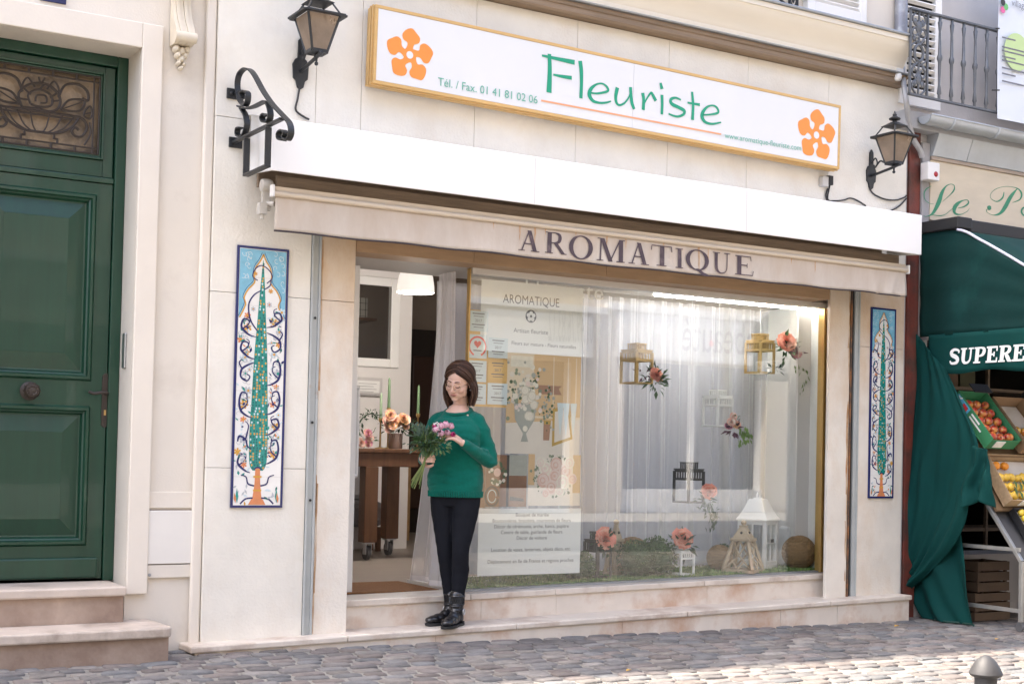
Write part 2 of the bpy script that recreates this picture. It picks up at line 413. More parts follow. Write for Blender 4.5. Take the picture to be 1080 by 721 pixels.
# ------------------------------------------------------------------ ground
sand = mat('joint_sand', (.23, .22, .20), .95, var=.2, vs=30, bump=.4, bs=120)
asph = mat('asphalt', (.055, .054, .053), .9, var=.25, vs=8, bump=.3, bs=150)
slab_m = mat('paving_slab', (.34, .32, .29), .85, var=.15, vs=3, bump=.2, bs=80)
g = MB(); g.grid(lambda a, b: (-150+300*a, -150+300*b, gz(-150+300*a)-.05), 30, 30)
structure(g.build('ground', asph))
g = MB(); g.grid(lambda a, b: (-8+24*a, -6.4+8*b, gz(-8+24*a)-.0075), 24, 2)
structure(g.build('pavement_bed', sand))
rnd = random.Random(3)
cobble_m = attr_mat('granite_sett', .88, bump=.6, bs=90, var=.30, spec=.25)
SETT = [tuple((.80*(.45*q+.55*(sum(c)/3)*m_)*(.55+.45*.21/(sum(c)/3))) for q, m_ in zip(c, (1.05, 1.0, .95))) for c in [(.165, .175, .19), (.20, .20, .21), (.21, .17, .16), (.25, .20, .18), (.155, .145, .15), (.28, .25, .225), (.14, .155, .175), (.23, .19, .185), (.18, .165, .16), (.30, .28, .26)]]
g = MB()
row = 0; y = -6.2
while y < .30:
    h = .122+rnd.uniform(-.012, .010); x = -2+rnd.uniform(-.1, .1)
    while x < 13:
        w = rnd.uniform(.135, .215)
        if x+w > -1.5 and not (x+w > 12.9):
            c = rnd.choice(SETT); k = rnd.uniform(.8, 1.15); g.col = tuple(min(1, a*k) for a in c)
            gap = rnd.uniform(.009, .015)
            cx, cyy = x+w/2, y+h/2; hw, hh = w/2-gap, h/2-gap
            tilt = (rnd.uniform(-.03, .03), rnd.uniform(-.03, .03)); dz = rnd.uniform(-.003, .004)
            ja = rnd.uniform(-.035, .035)
            vs = []; prof = [(1.0, -.02), (.985, -.004), (.91, .002), (.5, .0045)]
            K = 12
            for f_, z_ in prof:
                for q in range(K):
                    a = 2*PI*(q+.5)/K
                    e = 7
                    cc, ss = math.cos(a), math.sin(a)
                    rr = (abs(cc)**e+abs(ss)**e)**(-1/e)
                    jit = 1+.10*noise.noise((cx*9+cc*1.3, cyy*9+ss*1.3, 0))
                    lx, ly = cc*rr*hw*f_*jit, ss*rr*hh*f_*jit
                    lx, ly = lx-ly*ja, ly+lx*ja
                    vs.append((cx+lx, cyy+ly, gz(cx)+dz+z_+lx*tilt[0]+ly*tilt[1]))
            vs.append((cx, cyy, gz(cx)+dz+.005))
            fs = [(r*K+q, r*K+(q+1) % K, (r+1)*K+(q+1) % K, (r+1)*K+q) for r in range(3) for q in range(K)]
            fs += [(3*K+q, 3*K+(q+1) % K, 4*K) for q in range(K)]
            g.add(vs, fs)
        x += w
    y += h; row += 1
structure(g.build('cobblestone_pavement', cobble_m, smooth=True, ang=60))
g = MB(); g.box(-60, 70, -13.05, -10.6, -.3, .06)
structure(g.build('far_pavement', slab_m, bevel=.02))

# dry leaves and scraps on the pavement
lf = mat('dry_leaf', (.50, .30, .06), .7, var=.3, vs=20)
for (px, py, s, lab) in [(947, 655, .07, 'yellow dry leaf lying against the foot of the limestone step'), (1052, 668, .045, 'small yellow leaf on the cobbles under the fruit stand frame'), (664, 706, .05, 'small yellow leaf on the cobbles in front of the shop window')]:
    p = GR(px, py, .0)
    p.z = gz(p.x)+.016
    g = MB(); g.leaf(p-V((s/2, 0, 0)), (1, .2, .05), s, s*.5, fold=.3); g.leaf(p, (.3, 1, .1), s*.5, s*.35, fold=.3)
    tag(g.build('fallen_leaf', lf), lab, 'leaf', 'fallen leaves on the pavement')

# ------------------------------------------------------------------ flower shop building
XL, XR = 2.61, 8.17
TOP = 8.5
def tz(x): return .045+.0175*(x-2.6)          # top of the lower tread (the street falls, the step does not)
def sz(x): return .235+.016*(x-3.5)           # top of the sill step
shop = thing('flower_shop_building', 'cream stone building with the flower shop on its ground floor', 'building', (5.4, 0, 0))
zj = [P(230, 122, 0).z, P(350, 317, 0).z, P(230, 493, 0).z]
b = MB()
# structural wall behind the cladding
b.box(XL+.004, 3.25, .035, .40, -.2, 4.4); b.box(3.25, 3.50, .035, .40, -.2, 2.70)
b.box(3.25, XR-.004, .035, .40, 2.45, 4.4); b.box(7.66, XR-.004, .035, .40, -.2, 2.46)
b.build('structural_wall', m_grout, shop)
def slabs(x0, x1, zs, mb, gap=.0014, y0=0, y1=.033):
    for a, c in zip(zs[:-1], zs[1:]): mb.box(x0+gap, x1-gap, y0, y1, a+gap, c-gap)
b = MB()
slabs(XL, 3.222, [tz(2.9)-.03, zj[2], zj[1], zj[0], 4.04], b)
jx = [3.222, P(381, 100, 0).x, P(501, 100, 0).x, P(608, 100, 0).x, P(705, 100, 0).x, P(788, 140, 0).x, P(873, 160, 0).x, XR]
for a, c in zip(jx[:-1], jx[1:]): slabs(a, c, [2.46, 3.02, 4.04], b)
b.build('wall_cladding', m_stone, shop, bevel=.002)
b = MB(); slabs(7.703, XR, [tz(7.9)-.03, zj[1]-.02, 2.46], b); b.build('wall_cladding', m_pillar, shop, bevel=.002)
RX1 = P(334.5, 450, -.01).x
PRX = P(873.5, 450, 0).x
b = MB(); slabs(RX1+.004, 3.51, [tz(3.4)-.03, zj[1], 2.46], b, y1=.30); b.build('pillar', m_pillar, shop, bevel=.003)
b = MB(); slabs(PRX, 7.60, [tz(7.5)-.03, 2.46], b, y1=.03); b.build('pillar', m_pillar, shop, bevel=.003)
b = MB()
lx = [3.512, P(500, 278, 0).x, P(640, 290, 0).x, PRX-.002]
for a, c in zip(lx[:-1], lx[1:]): b.box(a+.001, c-.001, .003, .22, 2.352, 2.458)
b.build('lintel', m_lintel, shop, bevel=.002)
m_soffit = mat('grey_white_soffit', (.50, .47, .44), .7, var=.06, vs=5)
b = MB(); b.box(3.512, 7.68, .222, .75, 2.356, 2.45); b.build('soffit', m_soffit, shop)
# roller shutter rails
b = MB(); b.box(3.224, 3.236, -.012, .03, tz(3.2), 2.45); b.box(RX1-.012, RX1, -.012, .03, tz(3.2), 2.45); b.box(3.236, RX1-.012, .0, .03, tz(3.2), 2.45)
rail = b.build('shutter_rail', m_zincdull, shop, bevel=.002)
for z in (.85, 1.31, 1.93):
    b = MB(); b.lathe([(.008, 0), (.008, .004), (.005, .008), (0, .008)], ((3.224+RX1)/2, -.001, z), 10, ax='y')
    b.xf(Matrix.Translation((0, -.006, 0))); b.build('bolt', m_black, rail)
b = MB(); b.box(7.606, 7.618, -.004, .03, tz(7.6), 2.45); b.box(7.690, 7.700, -.004, .03, tz(7.6), 2.45, 1); b.box(7.655, 7.690, .006, .03, tz(7.6), 2.45, 1); b.box(7.618, 7.655, .02, .034, tz(7.6), 2.45, 2)
b.build('shutter_rail', [m_rust, m_zincdull, m_black], shop, bevel=.002)
rrn = random.Random(6)
for (x, zA, zB, w) in [(RX1+.010, .06, 1.0, .010), (RX1+.016, .30, .95, .016), (RX1+.012, 1.5, 2.4, .014), (7.592, .08, 2.4, .012), (7.585, .9, 1.6, .022), (7.588, 2.0, 2.44, .028), (7.583, .25, .7, .018)]:
    o_ = [(x+w*.5*noise.noise((z*7, x, 0))-w/2*abs(math.sin(z*5+x)), z) for z in [zA+(zB-zA)*k/24 for k in range(25)]]; q_ = [(x+w*.5*abs(math.sin(z*9))*(.4+.6*abs(noise.noise((z*6, 3, x)))), z) for z in [zA+(zB-zA)*k/24 for k in range(25)]]
    ZOFF[0] = 4
    b = MB()
    for k in range(24): b.poly([(max(o_[k][0], 0), -.0006, o_[k][1]), (q_[k][0], -.0006, q_[k][1]), (q_[k+1][0], -.0006, q_[k+1][1]), (o_[k+1][0], -.0006, o_[k+1][1])])
    b.build('rust_run', mat('rust_stain', (.42, .20, .075), .8, var=.25, vs=20, col2=(.60, .45, .30), c2at=.5, c2w=.15, c2s=9), shop)
# cornice, moulded, running the width of the building
prof = [(0, 4.045), (-.075, 4.045), (-.085, 4.055), (-.085, 4.095), (-.10, 4.10)]
def mould(mb, prof, x0, x1, mi=0):
    k = len(prof)
    mb.add([(x0, y, z) for y, z in prof]+[(x1, y, z) for y, z in prof], [(i, i+1, k+i+1, k+i) for i in range(k-1)], mi)
    mb.poly([(x0, y, z) for y, z in prof], mi); mb.poly([(x1, y, z) for y, z in prof][::-1], mi)
b = MB(); mould(b, [(0.03, 4.042), (-.075, 4.042), (-.088, 4.055), (-.088, 4.088), (-.10, 4.092), (-.10, 4.118), (0.03, 4.118)], XL+.02, 8.06); b.build('cornice_board', m_brownwood, shop)
b = MB(); mould(b, [(0.03, 4.1195), (-.125, 4.1195), (-.128, 4.126), (-.12, 4.132), (0.03, 4.132)], XL, 8.09); b.build('drip_flashing', m_zinc, shop)
cv = [(0.03, 4.1335), (-.112, 4.1335), (-.112, 4.165)]
for i in range(13):
    t = i/12; cv.append((-.115-.045*t-.055*(.5-.5*math.cos(PI*t)), 4.17+.165*t))
cv += [(-.225, 4.337), (-.225, 4.372), (.03, 4.372)]
b = MB(); mould(b, cv, XL+.01, 8.00); b.build('cornice', m_creamcove, shop, smooth=True, ang=30)
b = MB(); mould(b, [(.03, 4.374), (-.24, 4.374), (-.243, 4.384), (-.24, 4.392), (.03, 4.41)], XL, 8.03); b.build('sill_flashing', m_zinc, shop)
# upper storeys (only the foot of one window shows)
wa, wb = P(722, 2, .1).x, P(829, 20, .1).x
b = MB(); b.box(XL+.004, wa-.45, .03, .4, 4.415, TOP); b.box(wb, XR-.08, .03, .4, 4.415, TOP); b.box(wa-.45, wb, .03, .4, 6.3, TOP)
b.build('upper_wall', m_creamtrim, shop)
sx0, sx1 = P(849, 20, 0).x, P(911, 30, 0).x
b = MB(); b.box(sx0, sx0+.07, -.03, .028, 4.44, 6.2); b.box(sx1-.07, sx1, -.03, .028, 4.44, 6.2); b.box(sx0+.07, sx1-.07, -.03, .028, 4.44, 4.55); b.box(sx0+.07, sx1-.07, -.03, .028, 6.1, 6.2); b.box(sx0+.07, sx1-.07, .012, .028, 4.55, 6.1)
sh = b.build('shutter', m_white, shop, bevel=.004)
b = MB(); z = 4.57
while z < 6.08: b.obox(((sx0+sx1)/2, -.006, z), ((sx1-sx0)/2-.071, 0, 0), (0, -.013, .009), (0, .003, .004)); z += .042
b.build('louvre_slats', m_white, sh)
b = MB(); b.box(sx0-.012, sx0-.002, -.035, .02, 4.55, 4.62); b.build('hinge', m_white, sh)
b = MB(); b.box(wa-.45, wb, .20, .23, 4.415, 6.3); b.build('window_glass_pane', mat('window_dark_glass', (.05, .06, .075), .08, spec=.8), shop)
b = MB()
for x in (wa-.45, (wa-.45+wb)/2-.03, wb-.05): b.box(x, x+.05, .16, .199, 4.415, 6.3)
b.build('window_frame', m_white, shop)
b = MB()
zt = 4.418
b.bar((wa-.44, -.03, zt+.03), (wb-.004, -.03, zt+.03), .02, .02); b.bar((wa-.44, -.03, zt+.62), (wb-.004, -.03, zt+.62), .03, .02)
b.box(wb-.09, wb-.078, -.04, -.02, zt, zt+.6); b.box(wb-.018, wb-.006, -.04, -.02, zt, zt+.6); b.box(wa-.30, wa-.288, -.04, -.02, zt, zt+.6)
for k in range(4):
    zc = zt+.10+k*.15
    b.tube([(wb-.048+.028*math.cos(a*PI/8), -.03, zc+.045*math.sin(a*PI/8)) for a in range(16)], .006, 6, closed=True)
    b.tube([(wb-.048+.012*math.cos(a*PI/4)*(1-a*.06), -.03, zc+.02*math.sin(a*PI/4)) for a in range(12)], .005, 6)
span = wb-.1-(wa-.288)
for k in range(3):
    a = wa-.288+span*k/3; c = a+span/3
    b.tube(bez([(a, -.03, zt+.05), (a+.10, -.03, zt+.10), (a+.2, -.03, zt+.26), (c-.12, -.03, zt+.40), (c, -.03, zt+.58)], 5), .009, 6)
    b.tube(bez([(c, -.03, zt+.05), (c-.10, -.03, zt+.10), (a+.2, -.03, zt+.26), (a+.12, -.03, zt+.40), (a, -.03, zt+.58)], 5), .009, 6)
    b.ball(((a+c)/2, -.03, zt+.26), .03, 8)
    for q in (-1, 1):
        b.tube([((a+c)/2+q*.13+.05*math.cos(t*.5)*(1-t*.05), -.03, zt+.12+.05*math.sin(t*.5)*(1-t*.05)) for t in range(14)], .007, 6)
b.build('window_railing', m_iron, shop, smooth=True)
# rear and roof so that the block has real depth and throws real shade
b = MB(); b.box(XL, XR-.08, .4, 9, TOP-.25, TOP); b.box(XL, XR-.08, 8.7, 9, -.2, TOP-.25); b.box(XL, XL+.25, .4, 8.7, -.2, TOP-.25); b.box(XR-.33, XR-.08, .4, 8.7, -.2, TOP-.25)
b.build('roof_and_party_walls', mat('plaster_grey', (.45, .43, .40), .9), shop)

# entrance steps of limestone
st = thing('entrance_step', 'long low limestone step running under the flower shop front', 'step', (5.4, 0, 0))
cuts = [2.50, P(367, 672, -.15).x, P(545, 660, -.15).x, P(725, 650, -.15).x, 7.30, 8.14]
for a, c in zip(cuts[:-1], cuts[1:]):
    b = MB(); x0, x1 = a+.0015, c-.0015; y0 = -.155 if c > 2.7 else -.155
    y1 = .20
    T_ = .037
    vs = [(x0, y0, tz(x0)-T_), (x1, y0, tz(x1)-T_), (x1, y1, tz(x1)-T_), (x0, y1, tz(x0)-T_), (x0, y0, tz(x0)), (x1, y0, tz(x1)), (x1, y1, tz(x1)), (x0, y1, tz(x0))]
    b.add(vs, [(0, 3, 2, 1), (4, 5, 6, 7), (0, 1, 5, 4), (1, 2, 6, 5), (2, 3, 7, 6), (3, 0, 4, 7)])
    b.build('tread', m_tread, st, bevel=.008)
cuts = [2.53, 3.05, P(460, 680, -.15).x, P(657, 668, -.15).x, P(824, 655, -.15).x, P(884, 650, -.15).x, 8.12]
b = MB()
for a, c in zip(cuts[:-1], cuts[1:]):
    x0, x1 = a+.0015, c-.0015
    vs = [(x0, -.14, -.2), (x1, -.14, -.2), (x1, .2, -.2), (x0, .2, -.2), (x0, -.14, tz(x0)-.038), (x1, -.14, tz(x1)-.038), (x1, .2, tz(x1)-.038), (x0, .2, tz(x0)-.038)]
    b.add(vs, [(0, 3, 2, 1), (4, 5, 6, 7), (0, 1, 5, 4), (1, 2, 6, 5), (2, 3, 7, 6), (3, 0, 4, 7)])
b.build('riser', m_pink, st)
ss = thing('window_sill_step', 'limestone sill and riser under the shop window and doorway', 'step', (5.4, .1, 0))
cuts = [3.512, 4.42, P(586, 620, .1).x, P(743, 612, .1).x, 7.62]
for a, c in zip(cuts[:-1], cuts[1:]):
    b = MB(); x0, x1 = a+.0012, c-.0012; y0 = .10; y1 = .40; T_ = .04
    if c > 7.4: y0 = .0-.006
    y0 = .10 if c < 7.4 else .10
    vs = [(x0, y0, sz(x0)-T_), (x1, y0, sz(x1)-T_), (x1, y1, sz(x1)-T_), (x0, y1, sz(x0)-T_), (x0, y0, sz(x0)), (x1, y0, sz(x1)), (x1, y1, sz(x1)), (x0, y1, sz(x0))]
    if c > 7.4: vs = [(min(x, 7.62), yy, z) for x, yy, z in vs]
    b.add(vs, [(0, 3, 2, 1), (4, 5, 6, 7), (0, 1, 5, 4), (1, 2, 6, 5), (2, 3, 7, 6), (3, 0, 4, 7)])
    b.build('sill_slab', m_tread, ss, bevel=.006)
cuts = [3.512, P(507, 640, .12).x, P(586, 640, .12).x, P(745, 635, .12).x, 7.62]
b = MB()
for a, c in zip(cuts[:-1], cuts[1:]):
    x0, x1 = a+.001, c-.001
    vs = [(x0, .115, -.1), (x1, .115, -.1), (x1, .38, -.1), (x0, .38, -.1), (x0, .115, sz(x0)-.041), (x1, .115, sz(x1)-.041), (x1, .38, sz(x1)-.041), (x0, .38, sz(x0)-.041)]
    b.add(vs, [(0, 3, 2, 1), (4, 5, 6, 7), (0, 1, 5, 4), (1, 2, 6, 5), (2, 3, 7, 6), (3, 0, 4, 7)])
b.build('riser', m_pink, ss)

# ------------------------------------------------------------------ townhouse on the left
lb = thing('townhouse', 'cream rendered townhouse with the dark green street door', 'building', (1.7, .05, 0))
DX0, DX1, DZ0, DZ1 = 1.20, P(148.5, 52, .05).x, .383, P(148.5, 52, .05).z
LW = .05
gx = P(221, 300, .05).x        # left edge of the white downpipe
b = MB()
b.box(-8, DX0, LW, .45, -.3, TOP); b.box(DX1, 2.605, LW, .45, DZ0-.20, TOP); b.box(DX0, DX1, LW, .45, DZ1, TOP); b.box(DX0, 2.605, LW, .45, -.3, DZ0-.25)
b.box(DX1, 2.605, LW, .45, DZ0-.25, DZ0-.2)
b.build('wall', m_cream, lb)
ax1 = P(172, 40, .03).x; az1 = P(160, 26, .03).z
b = MB()
b.box(DX1, ax1, .018, LW-.0015, P(155, 626, .02).z, az1); b.box(DX0-.16, DX1-.0, .018, LW-.0015, DZ1, az1); b.box(DX0-.16, DX0, .018, LW-.0015, .1, DZ1)
b.build('door_surround', m_creamtrim, lb, bevel=.006)
b = MB(); b.box(XL-.062, XL-.0015, .012, .049, 0.02, TOP); b.build('edge_strip', m_creamtrim, lb, bevel=.012)
b = MB(); b.box(-8, 2.6, .45, 9, TOP-.25, TOP); b.box(-8, 2.6, 8.7, 9, -.2, TOP-.25); b.box(-8, -7.7, .45, 8.7, -.2, TOP-.25)
b.build('roof_and_rear_wall', mat('plaster_grey', (.45, .43, .40), .9), lb)
# carved console bracket at the top of the pilaster
cz = P(190, 40, 0); cxm = P(192, 20, 0).x
sc_ = lambda px, py: P(px, py, -.02)
b = MB()
prof = [(.045, 3.86), (.02, 3.80), (.015, 3.74), (-.005, 3.68), (-.03, 3.63), (-.065, 3.585), (-.085, 3.55), (-.09, 3.52), (-.07, 3.50), (-.04, 3.495), (.045, 3.495)]
zoff = P(190, 47, -.02).z-3.50
for q in range(5):
    x0 = cxm-.055+q*.022
    pr_ = [(y-(.006 if q % 2 else 0), z+zoff) for y, z in prof]
    mould(b, pr_+[], x0+.001, x0+.021)
b.box(cxm-.075, cxm+.075, -.13, .048, 3.88+zoff, 3.98+zoff); b.box(cxm-.065, cxm+.065, -.10, .048, 3.835+zoff, 3.878+zoff)
b.tube([(cxm-.06, -.075, 3.53+zoff), (cxm+.06, -.075, 3.53+zoff)], .030, 12)
b.ball((cxm, -.10, 3.87+zoff), (.04, .03, .03), 10)
for (dx, dz, r) in [(-.03, 3.475, .020), (.0, 3.465, .024), (.03, 3.475, .020), (-.02, 3.44, .018), (.02, 3.44, .018), (0, 3.42, .020), (-.015, 3.395, .013), (.013, 3.39, .013), (0, 3.37, .012)]:
    b.ball((cxm+dx, -.0, dz+zoff), (r, .045, r*1.1), 8)
b.build('console_bracket', mat('carved_plaster', (.66, .59, .47), .65, var=.1, vs=9), lb, smooth=True, ang=50)
# white meter-box door in the wall
u0_, u1_ = P(155, 560, .03), P(211, 560, .03)
z0_, z1_ = P(180, 594, .03).z, P(180, 537, .03).z
b = MB(); b.box(u0_.x+.006, u1_.x-.006, .026, .046, z0_, z1_-.006); mb_ = b.build('meter_box_door', mat('meter_box_cream', (.74, .71, .66), .5, var=.04, vs=4), lb, bevel=.003)
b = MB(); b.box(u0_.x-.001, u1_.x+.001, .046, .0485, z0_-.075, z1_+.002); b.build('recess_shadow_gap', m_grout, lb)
b = MB(); b.box(u0_.x+.004, u1_.x-.004, .030, .0475, z0_-.078, z0_-.006); mb2 = b.build('meter_box_base', m_cream, lb, bevel=.002)
for x in (u0_.x+.02, u1_.x-.02):
    b = MB(); b.lathe([(.009, 0), (.008, .006), (.003, .007)], (x, .030, z0_-.06), 10, ax='y')
    b.xf(Matrix.Translation((0, -.007, 0))); b.build('screw', m_zinc, mb2)
b = MB(); b.box(u0_.x-.01, u1_.x+.02, .040, .0490, z1_+.008, z1_+.10); b.build('wall_patch', m_creamtrim, lb, bevel=.003)
# enamel house number plate and bell
p = P(58, 0, .04); b = MB(); b.box(P(42, 0, .04).x, P(70, 0, .04).x, .038, .0495, P(58, 3, .04).z, P(58, 3, .04).z+.14); b.build('number_plate', mat('navy_enamel', (.012, .018, .09), .25), lb, bevel=.003)
# dark green door
dr = thing('street_door', 'tall dark green panelled street door with a rose grille above it', 'door', ((DX0+DX1)/2, .3, DZ0))
DF = .30
b = MB()
b.box(DX0+.001, DX0+.085, DF-.02, .44, DZ0, DZ1); b.box(DX1-.062, DX1-.001, DF-.02, .44, DZ0, DZ1-.0); b.box(DX0+.085, DX1-.062, DF-.02, .44, DZ1-.06, DZ1)
TR0 = P(128, 192, DF).z
b.box(DX0+.085, DX1-.062, DF-.012, .44, TR0-.02, TR0+.012)
b.build('door_frame', m_green, dr, bevel=.006)
LX0, LX1 = DX0+.09, DX1-.067
GX1 = P(106, 82, DF).x; cxd = (LX0+LX1)/2; GX0 = 2*cxd-GX1
GZ0, GZ1 = P(105, 163, DF).z, P(106, 82, DF).z
b = MB()
# transom panel with opening
b.box(LX0, GX0-.03, DF+.01, DF+.05, TR0+.016, DZ1-.064); b.box(GX1+.03, LX1, DF+.01, DF+.05, TR0+.016, DZ1-.064)
b.box(GX0-.03, GX1+.03, DF+.01, DF+.05, TR0+.016, GZ0-.03); b.box(GX0-.03, GX1+.03, DF+.01, DF+.05, GZ1+.03, DZ1-.064)
tp = b.build('transom_panel', m_green, dr, bevel=.003)
b = MB()
for i, (w, d) in enumerate([(.03, 0.0), (.016, .012)]):
    e = .03-i*.014
    x0, x1, z0, z1 = GX0-e, GX1+e, GZ0-e, GZ1+e
    y0 = DF-.008+d
    ww = .014
    b.box(x0, x0+ww, y0, y0+.03, z0, z1); b.box(x1-ww, x1, y0, y0+.03, z0, z1); b.box(x0+ww, x1-ww, y0, y0+.03, z0, z0+ww); b.box(x0+ww, x1-ww, y0, y0+.03, z1-ww, z1)
b.build('transom_moulding', m_green, tp, bevel=.004)
def raised_panel(x0, x1, z0, z1, parent):
    b = MB()
    # bolection moulding in three mitred steps, then a bevelled raised field
    steps = [(0, DF), (.012, DF-.016), (.026, DF-.016), (.034, DF-.002), (.042, DF+.004), (.052, DF+.024), (.060, DF+.026), (.15, DF+.004), (.151, DF+.003)]
    rings = []
    for e, y in steps: rings.append([(x0+e, y, z0+e), (x1-e, y, z0+e), (x1-e, y, z1-e), (x0+e, y, z1-e)])
    vs = [p for r in rings for p in r]; fs = []
    for i in range(len(rings)-1):
        for j in range(4): fs.append((i*4+j, i*4+(j+1) % 4, (i+1)*4+(j+1) % 4, (i+1)*4+j))
    k = (len(rings)-1)*4; fs.append((k, k+1, k+2, k+3))
    b.add(vs, fs)
    return b.build('door_panel', m_green, parent)
PX1 = P(100, 207, DF).x+.012; PX0 = 2*cxd-PX1
pz = [P(93, 575, DF).z, P(93, 428, DF).z, P(93, 402, DF).z, P(100, 205, DF).z]
b = MB(); yb = DF+.05
LZ0, LZ1 = DZ0+.012, TR0-.024
b.box(LX0, PX0, DF, yb, LZ0, LZ1); b.box(PX1, LX1, DF, yb, LZ0, LZ1)
for a, c in ((LZ0, pz[0]), (pz[1], pz[2]), (pz[3], LZ1)): b.box(PX0, PX1, DF, yb, a, c)
lfm = b.build('door_leaf', m_green, dr)
raised_panel(PX0, PX1, pz[0], pz[1], lfm); raised_panel(PX0, PX1, pz[2], pz[3], lfm)
b = MB(); b.box(LX0+.02, LX1-.025, DF-.022, DF-.001, LZ0+.004, LZ0+.12); b.build('weather_board', m_green, lfm, bevel=.012)
# knob, lever and plates
kp = P(32, 412, DF-.03)
b = MB(); b.lathe([(.05, 0), (.052, -.008), (.04, -.015), (.016, -.02), (.014, -.045), (.03, -.05), (.042, -.062), (.044, -.075), (.034, -.09), (.0, -.096)], (kp.x, DF, kp.z), 24, ax='y')
for q in range(10):
    a = 2*PI*q/10; b.tube([(kp.x+.044*math.cos(a), DF-.066, kp.z+.044*math.sin(a)), (kp.x+.02*math.cos(a), DF-.094, kp.z+.02*math.sin(a))], .006, 6)
b.build('door_knob', m_bronze, dr, smooth=True)
hp = P(111, 422, DF-.005)
b = MB()
out = [(0, .155), (.010, .15), (.022, .135), (.017, .125), (.020, .115), (.020, -.115), (.017, -.125), (.022, -.135), (.010, -.15), (0, -.155)]
out = out+[(-x, z) for x, z in out[::-1][1:-1]]
b.prism(out, (hp.x, DF, hp.z), X_, Z_, (0, -.006, 0))
b.tube(bez([(hp.x, DF-.006, hp.z+.04), (hp.x, DF-.045, hp.z+.04), (hp.x-.03, DF-.05, hp.z+.043), (hp.x-.075, DF-.05, hp.z+.035), (hp.x-.105, DF-.045, hp.z+.045)], 5), .009, 8)
hb = b.build('door_handle', m_bronze, dr, smooth=True)
b = MB(); b.box(hp.x-.006, hp.x+.006, DF-.0075, DF-.0062, hp.z-.085, hp.z-.055); b.build('lock_cylinder', m_gold, hb)
# rose grille: bars, bowl, rose, leaves, scrolls
gw, gh = GX1-GX0, GZ1-GZ0; gc = V((cxd, DF+.005, (GZ0+GZ1)/2))
b = MB(); b.box(GX0-.005, GX1+.005, DF+.047, DF+.055, GZ0-.005, GZ1+.005)
b.build('transom_glass', mat('amber_hammered_glass', (.32, .235, .15), .25, var=.35, vs=9, bump=.5, bs=30, col2=(.13, .10, .075), c2at=.55, c2w=.1, c2s=6), tp)
b = MB()
q = lambda x, z: (gc.x+x*gw/2, gc.y, gc.z+z*gh/2)
def rod(pts, r=.0062, closed=False, k=5): b.tube(bez([q(*p) for p in pts], k) if len(pts) > 2 else [q(*p) for p in pts], r, 6, closed=closed)
for z in (-1, -.86, .86, 1): rod([(-1, z), (1, z)], .0055)
for x in (-1, -.9, .9, 1): rod([(x, -1), (x, 1)], .0055)
for x in (-.6, -.2, .2, .6): rod([(x, .86), (x, 1)], .008); rod([(x, -1), (x, -.86)], .008)
for s in (-1, 1):
    rod([(0, -.62), (s*.28, -.60), (s*.52, -.42), (s*.66, -.12)], .008)
    for t in (.12, .28, .42): rod([(s*t*.45, -.62), (s*t*.95, -.45), (s*t*1.35, -.12)], .0045)
    rod([(s*.06, -.62), (s*.24, -.62), (s*.24, -.74), (s*.30, -.74), (s*.30, -.86)], .007, k=2)
    rod([(s*.62, -.10), (s*.74, -.16), (s*.80, -.35), (s*.72, -.58), (s*.60, -.60), (s*.54, -.48), (s*.60, -.38), (s*.66, -.44)], .008)
    rod([(s*.84, -.2), (s*.86, -.5), (s*.76, -.8)], .006)
    # leaves
    rod([(s*.34, .02), (s*.48, .30), (s*.74, .34), (s*.66, .06), (s*.34, .02)], .007); rod([(s*.36, .04), (s*.70, .30)], .004)
    rod([(s*.30, .34), (s*.40, .66), (s*.62, .74), (s*.78, .60), (s*.80, .36), (s*.70, .40)], .008)
    rod([(s*.76, .1), (s*.84, .22), (s*.88, .04), (s*.84, -.1), (s*.74, -.06), (s*.76, .1)], .006); rod([(s*.76, .0), (s*.86, .06)], .005)
    rod([(s*.16, .30), (s*.30, .50), (s*.22, .72), (s*.10, .50)], .006)
rod([(-.68, -.10), (.68, -.10)], .008); rod([(-.66, -.18), (.66, -.18)], .006)
rod([(-.30, -.05), (-.36, .28), (-.18, .56), (.10, .62), (.30, .40), (.32, .10), (.18, -.06), (-.06, -.04), (-.30, -.05)], .008)
rod([(-.16, .06), (-.20, .30), (-.02, .46), (.18, .34), (.18, .10), (.0, .02), (-.16, .06)], .007)
rod([(-.08, .14), (-.06, .30), (.08, .32), (.10, .16), (.0, .12)], .006); rod([(-.34, .16), (-.18, .16)], .006); rod([(.18, .2), (.33, .26)], .006); rod([(-.02, .46), (.06, .62)], .006); rod([(0, .02), (-.06, -.05)], .006)
rod([(-.04, .78), (.0, .62), (.06, .78)], .006)
b.build('rose_grille', m_bronze, tp, smooth=True)
# bell push on the reveal
bp_ = P(131, 370, .2)
b = MB(); b.box(DX1-.014, DX1-.001, .15, .205, bp_.z-.10, bp_.z+.10); o = b.build('bell_push', mat('brushed_steel', (.5, .52, .54), .3, metal=.9), bevel=.006)
tag(o, 'narrow brushed steel intercom plate on the reveal beside the green door', 'intercom')
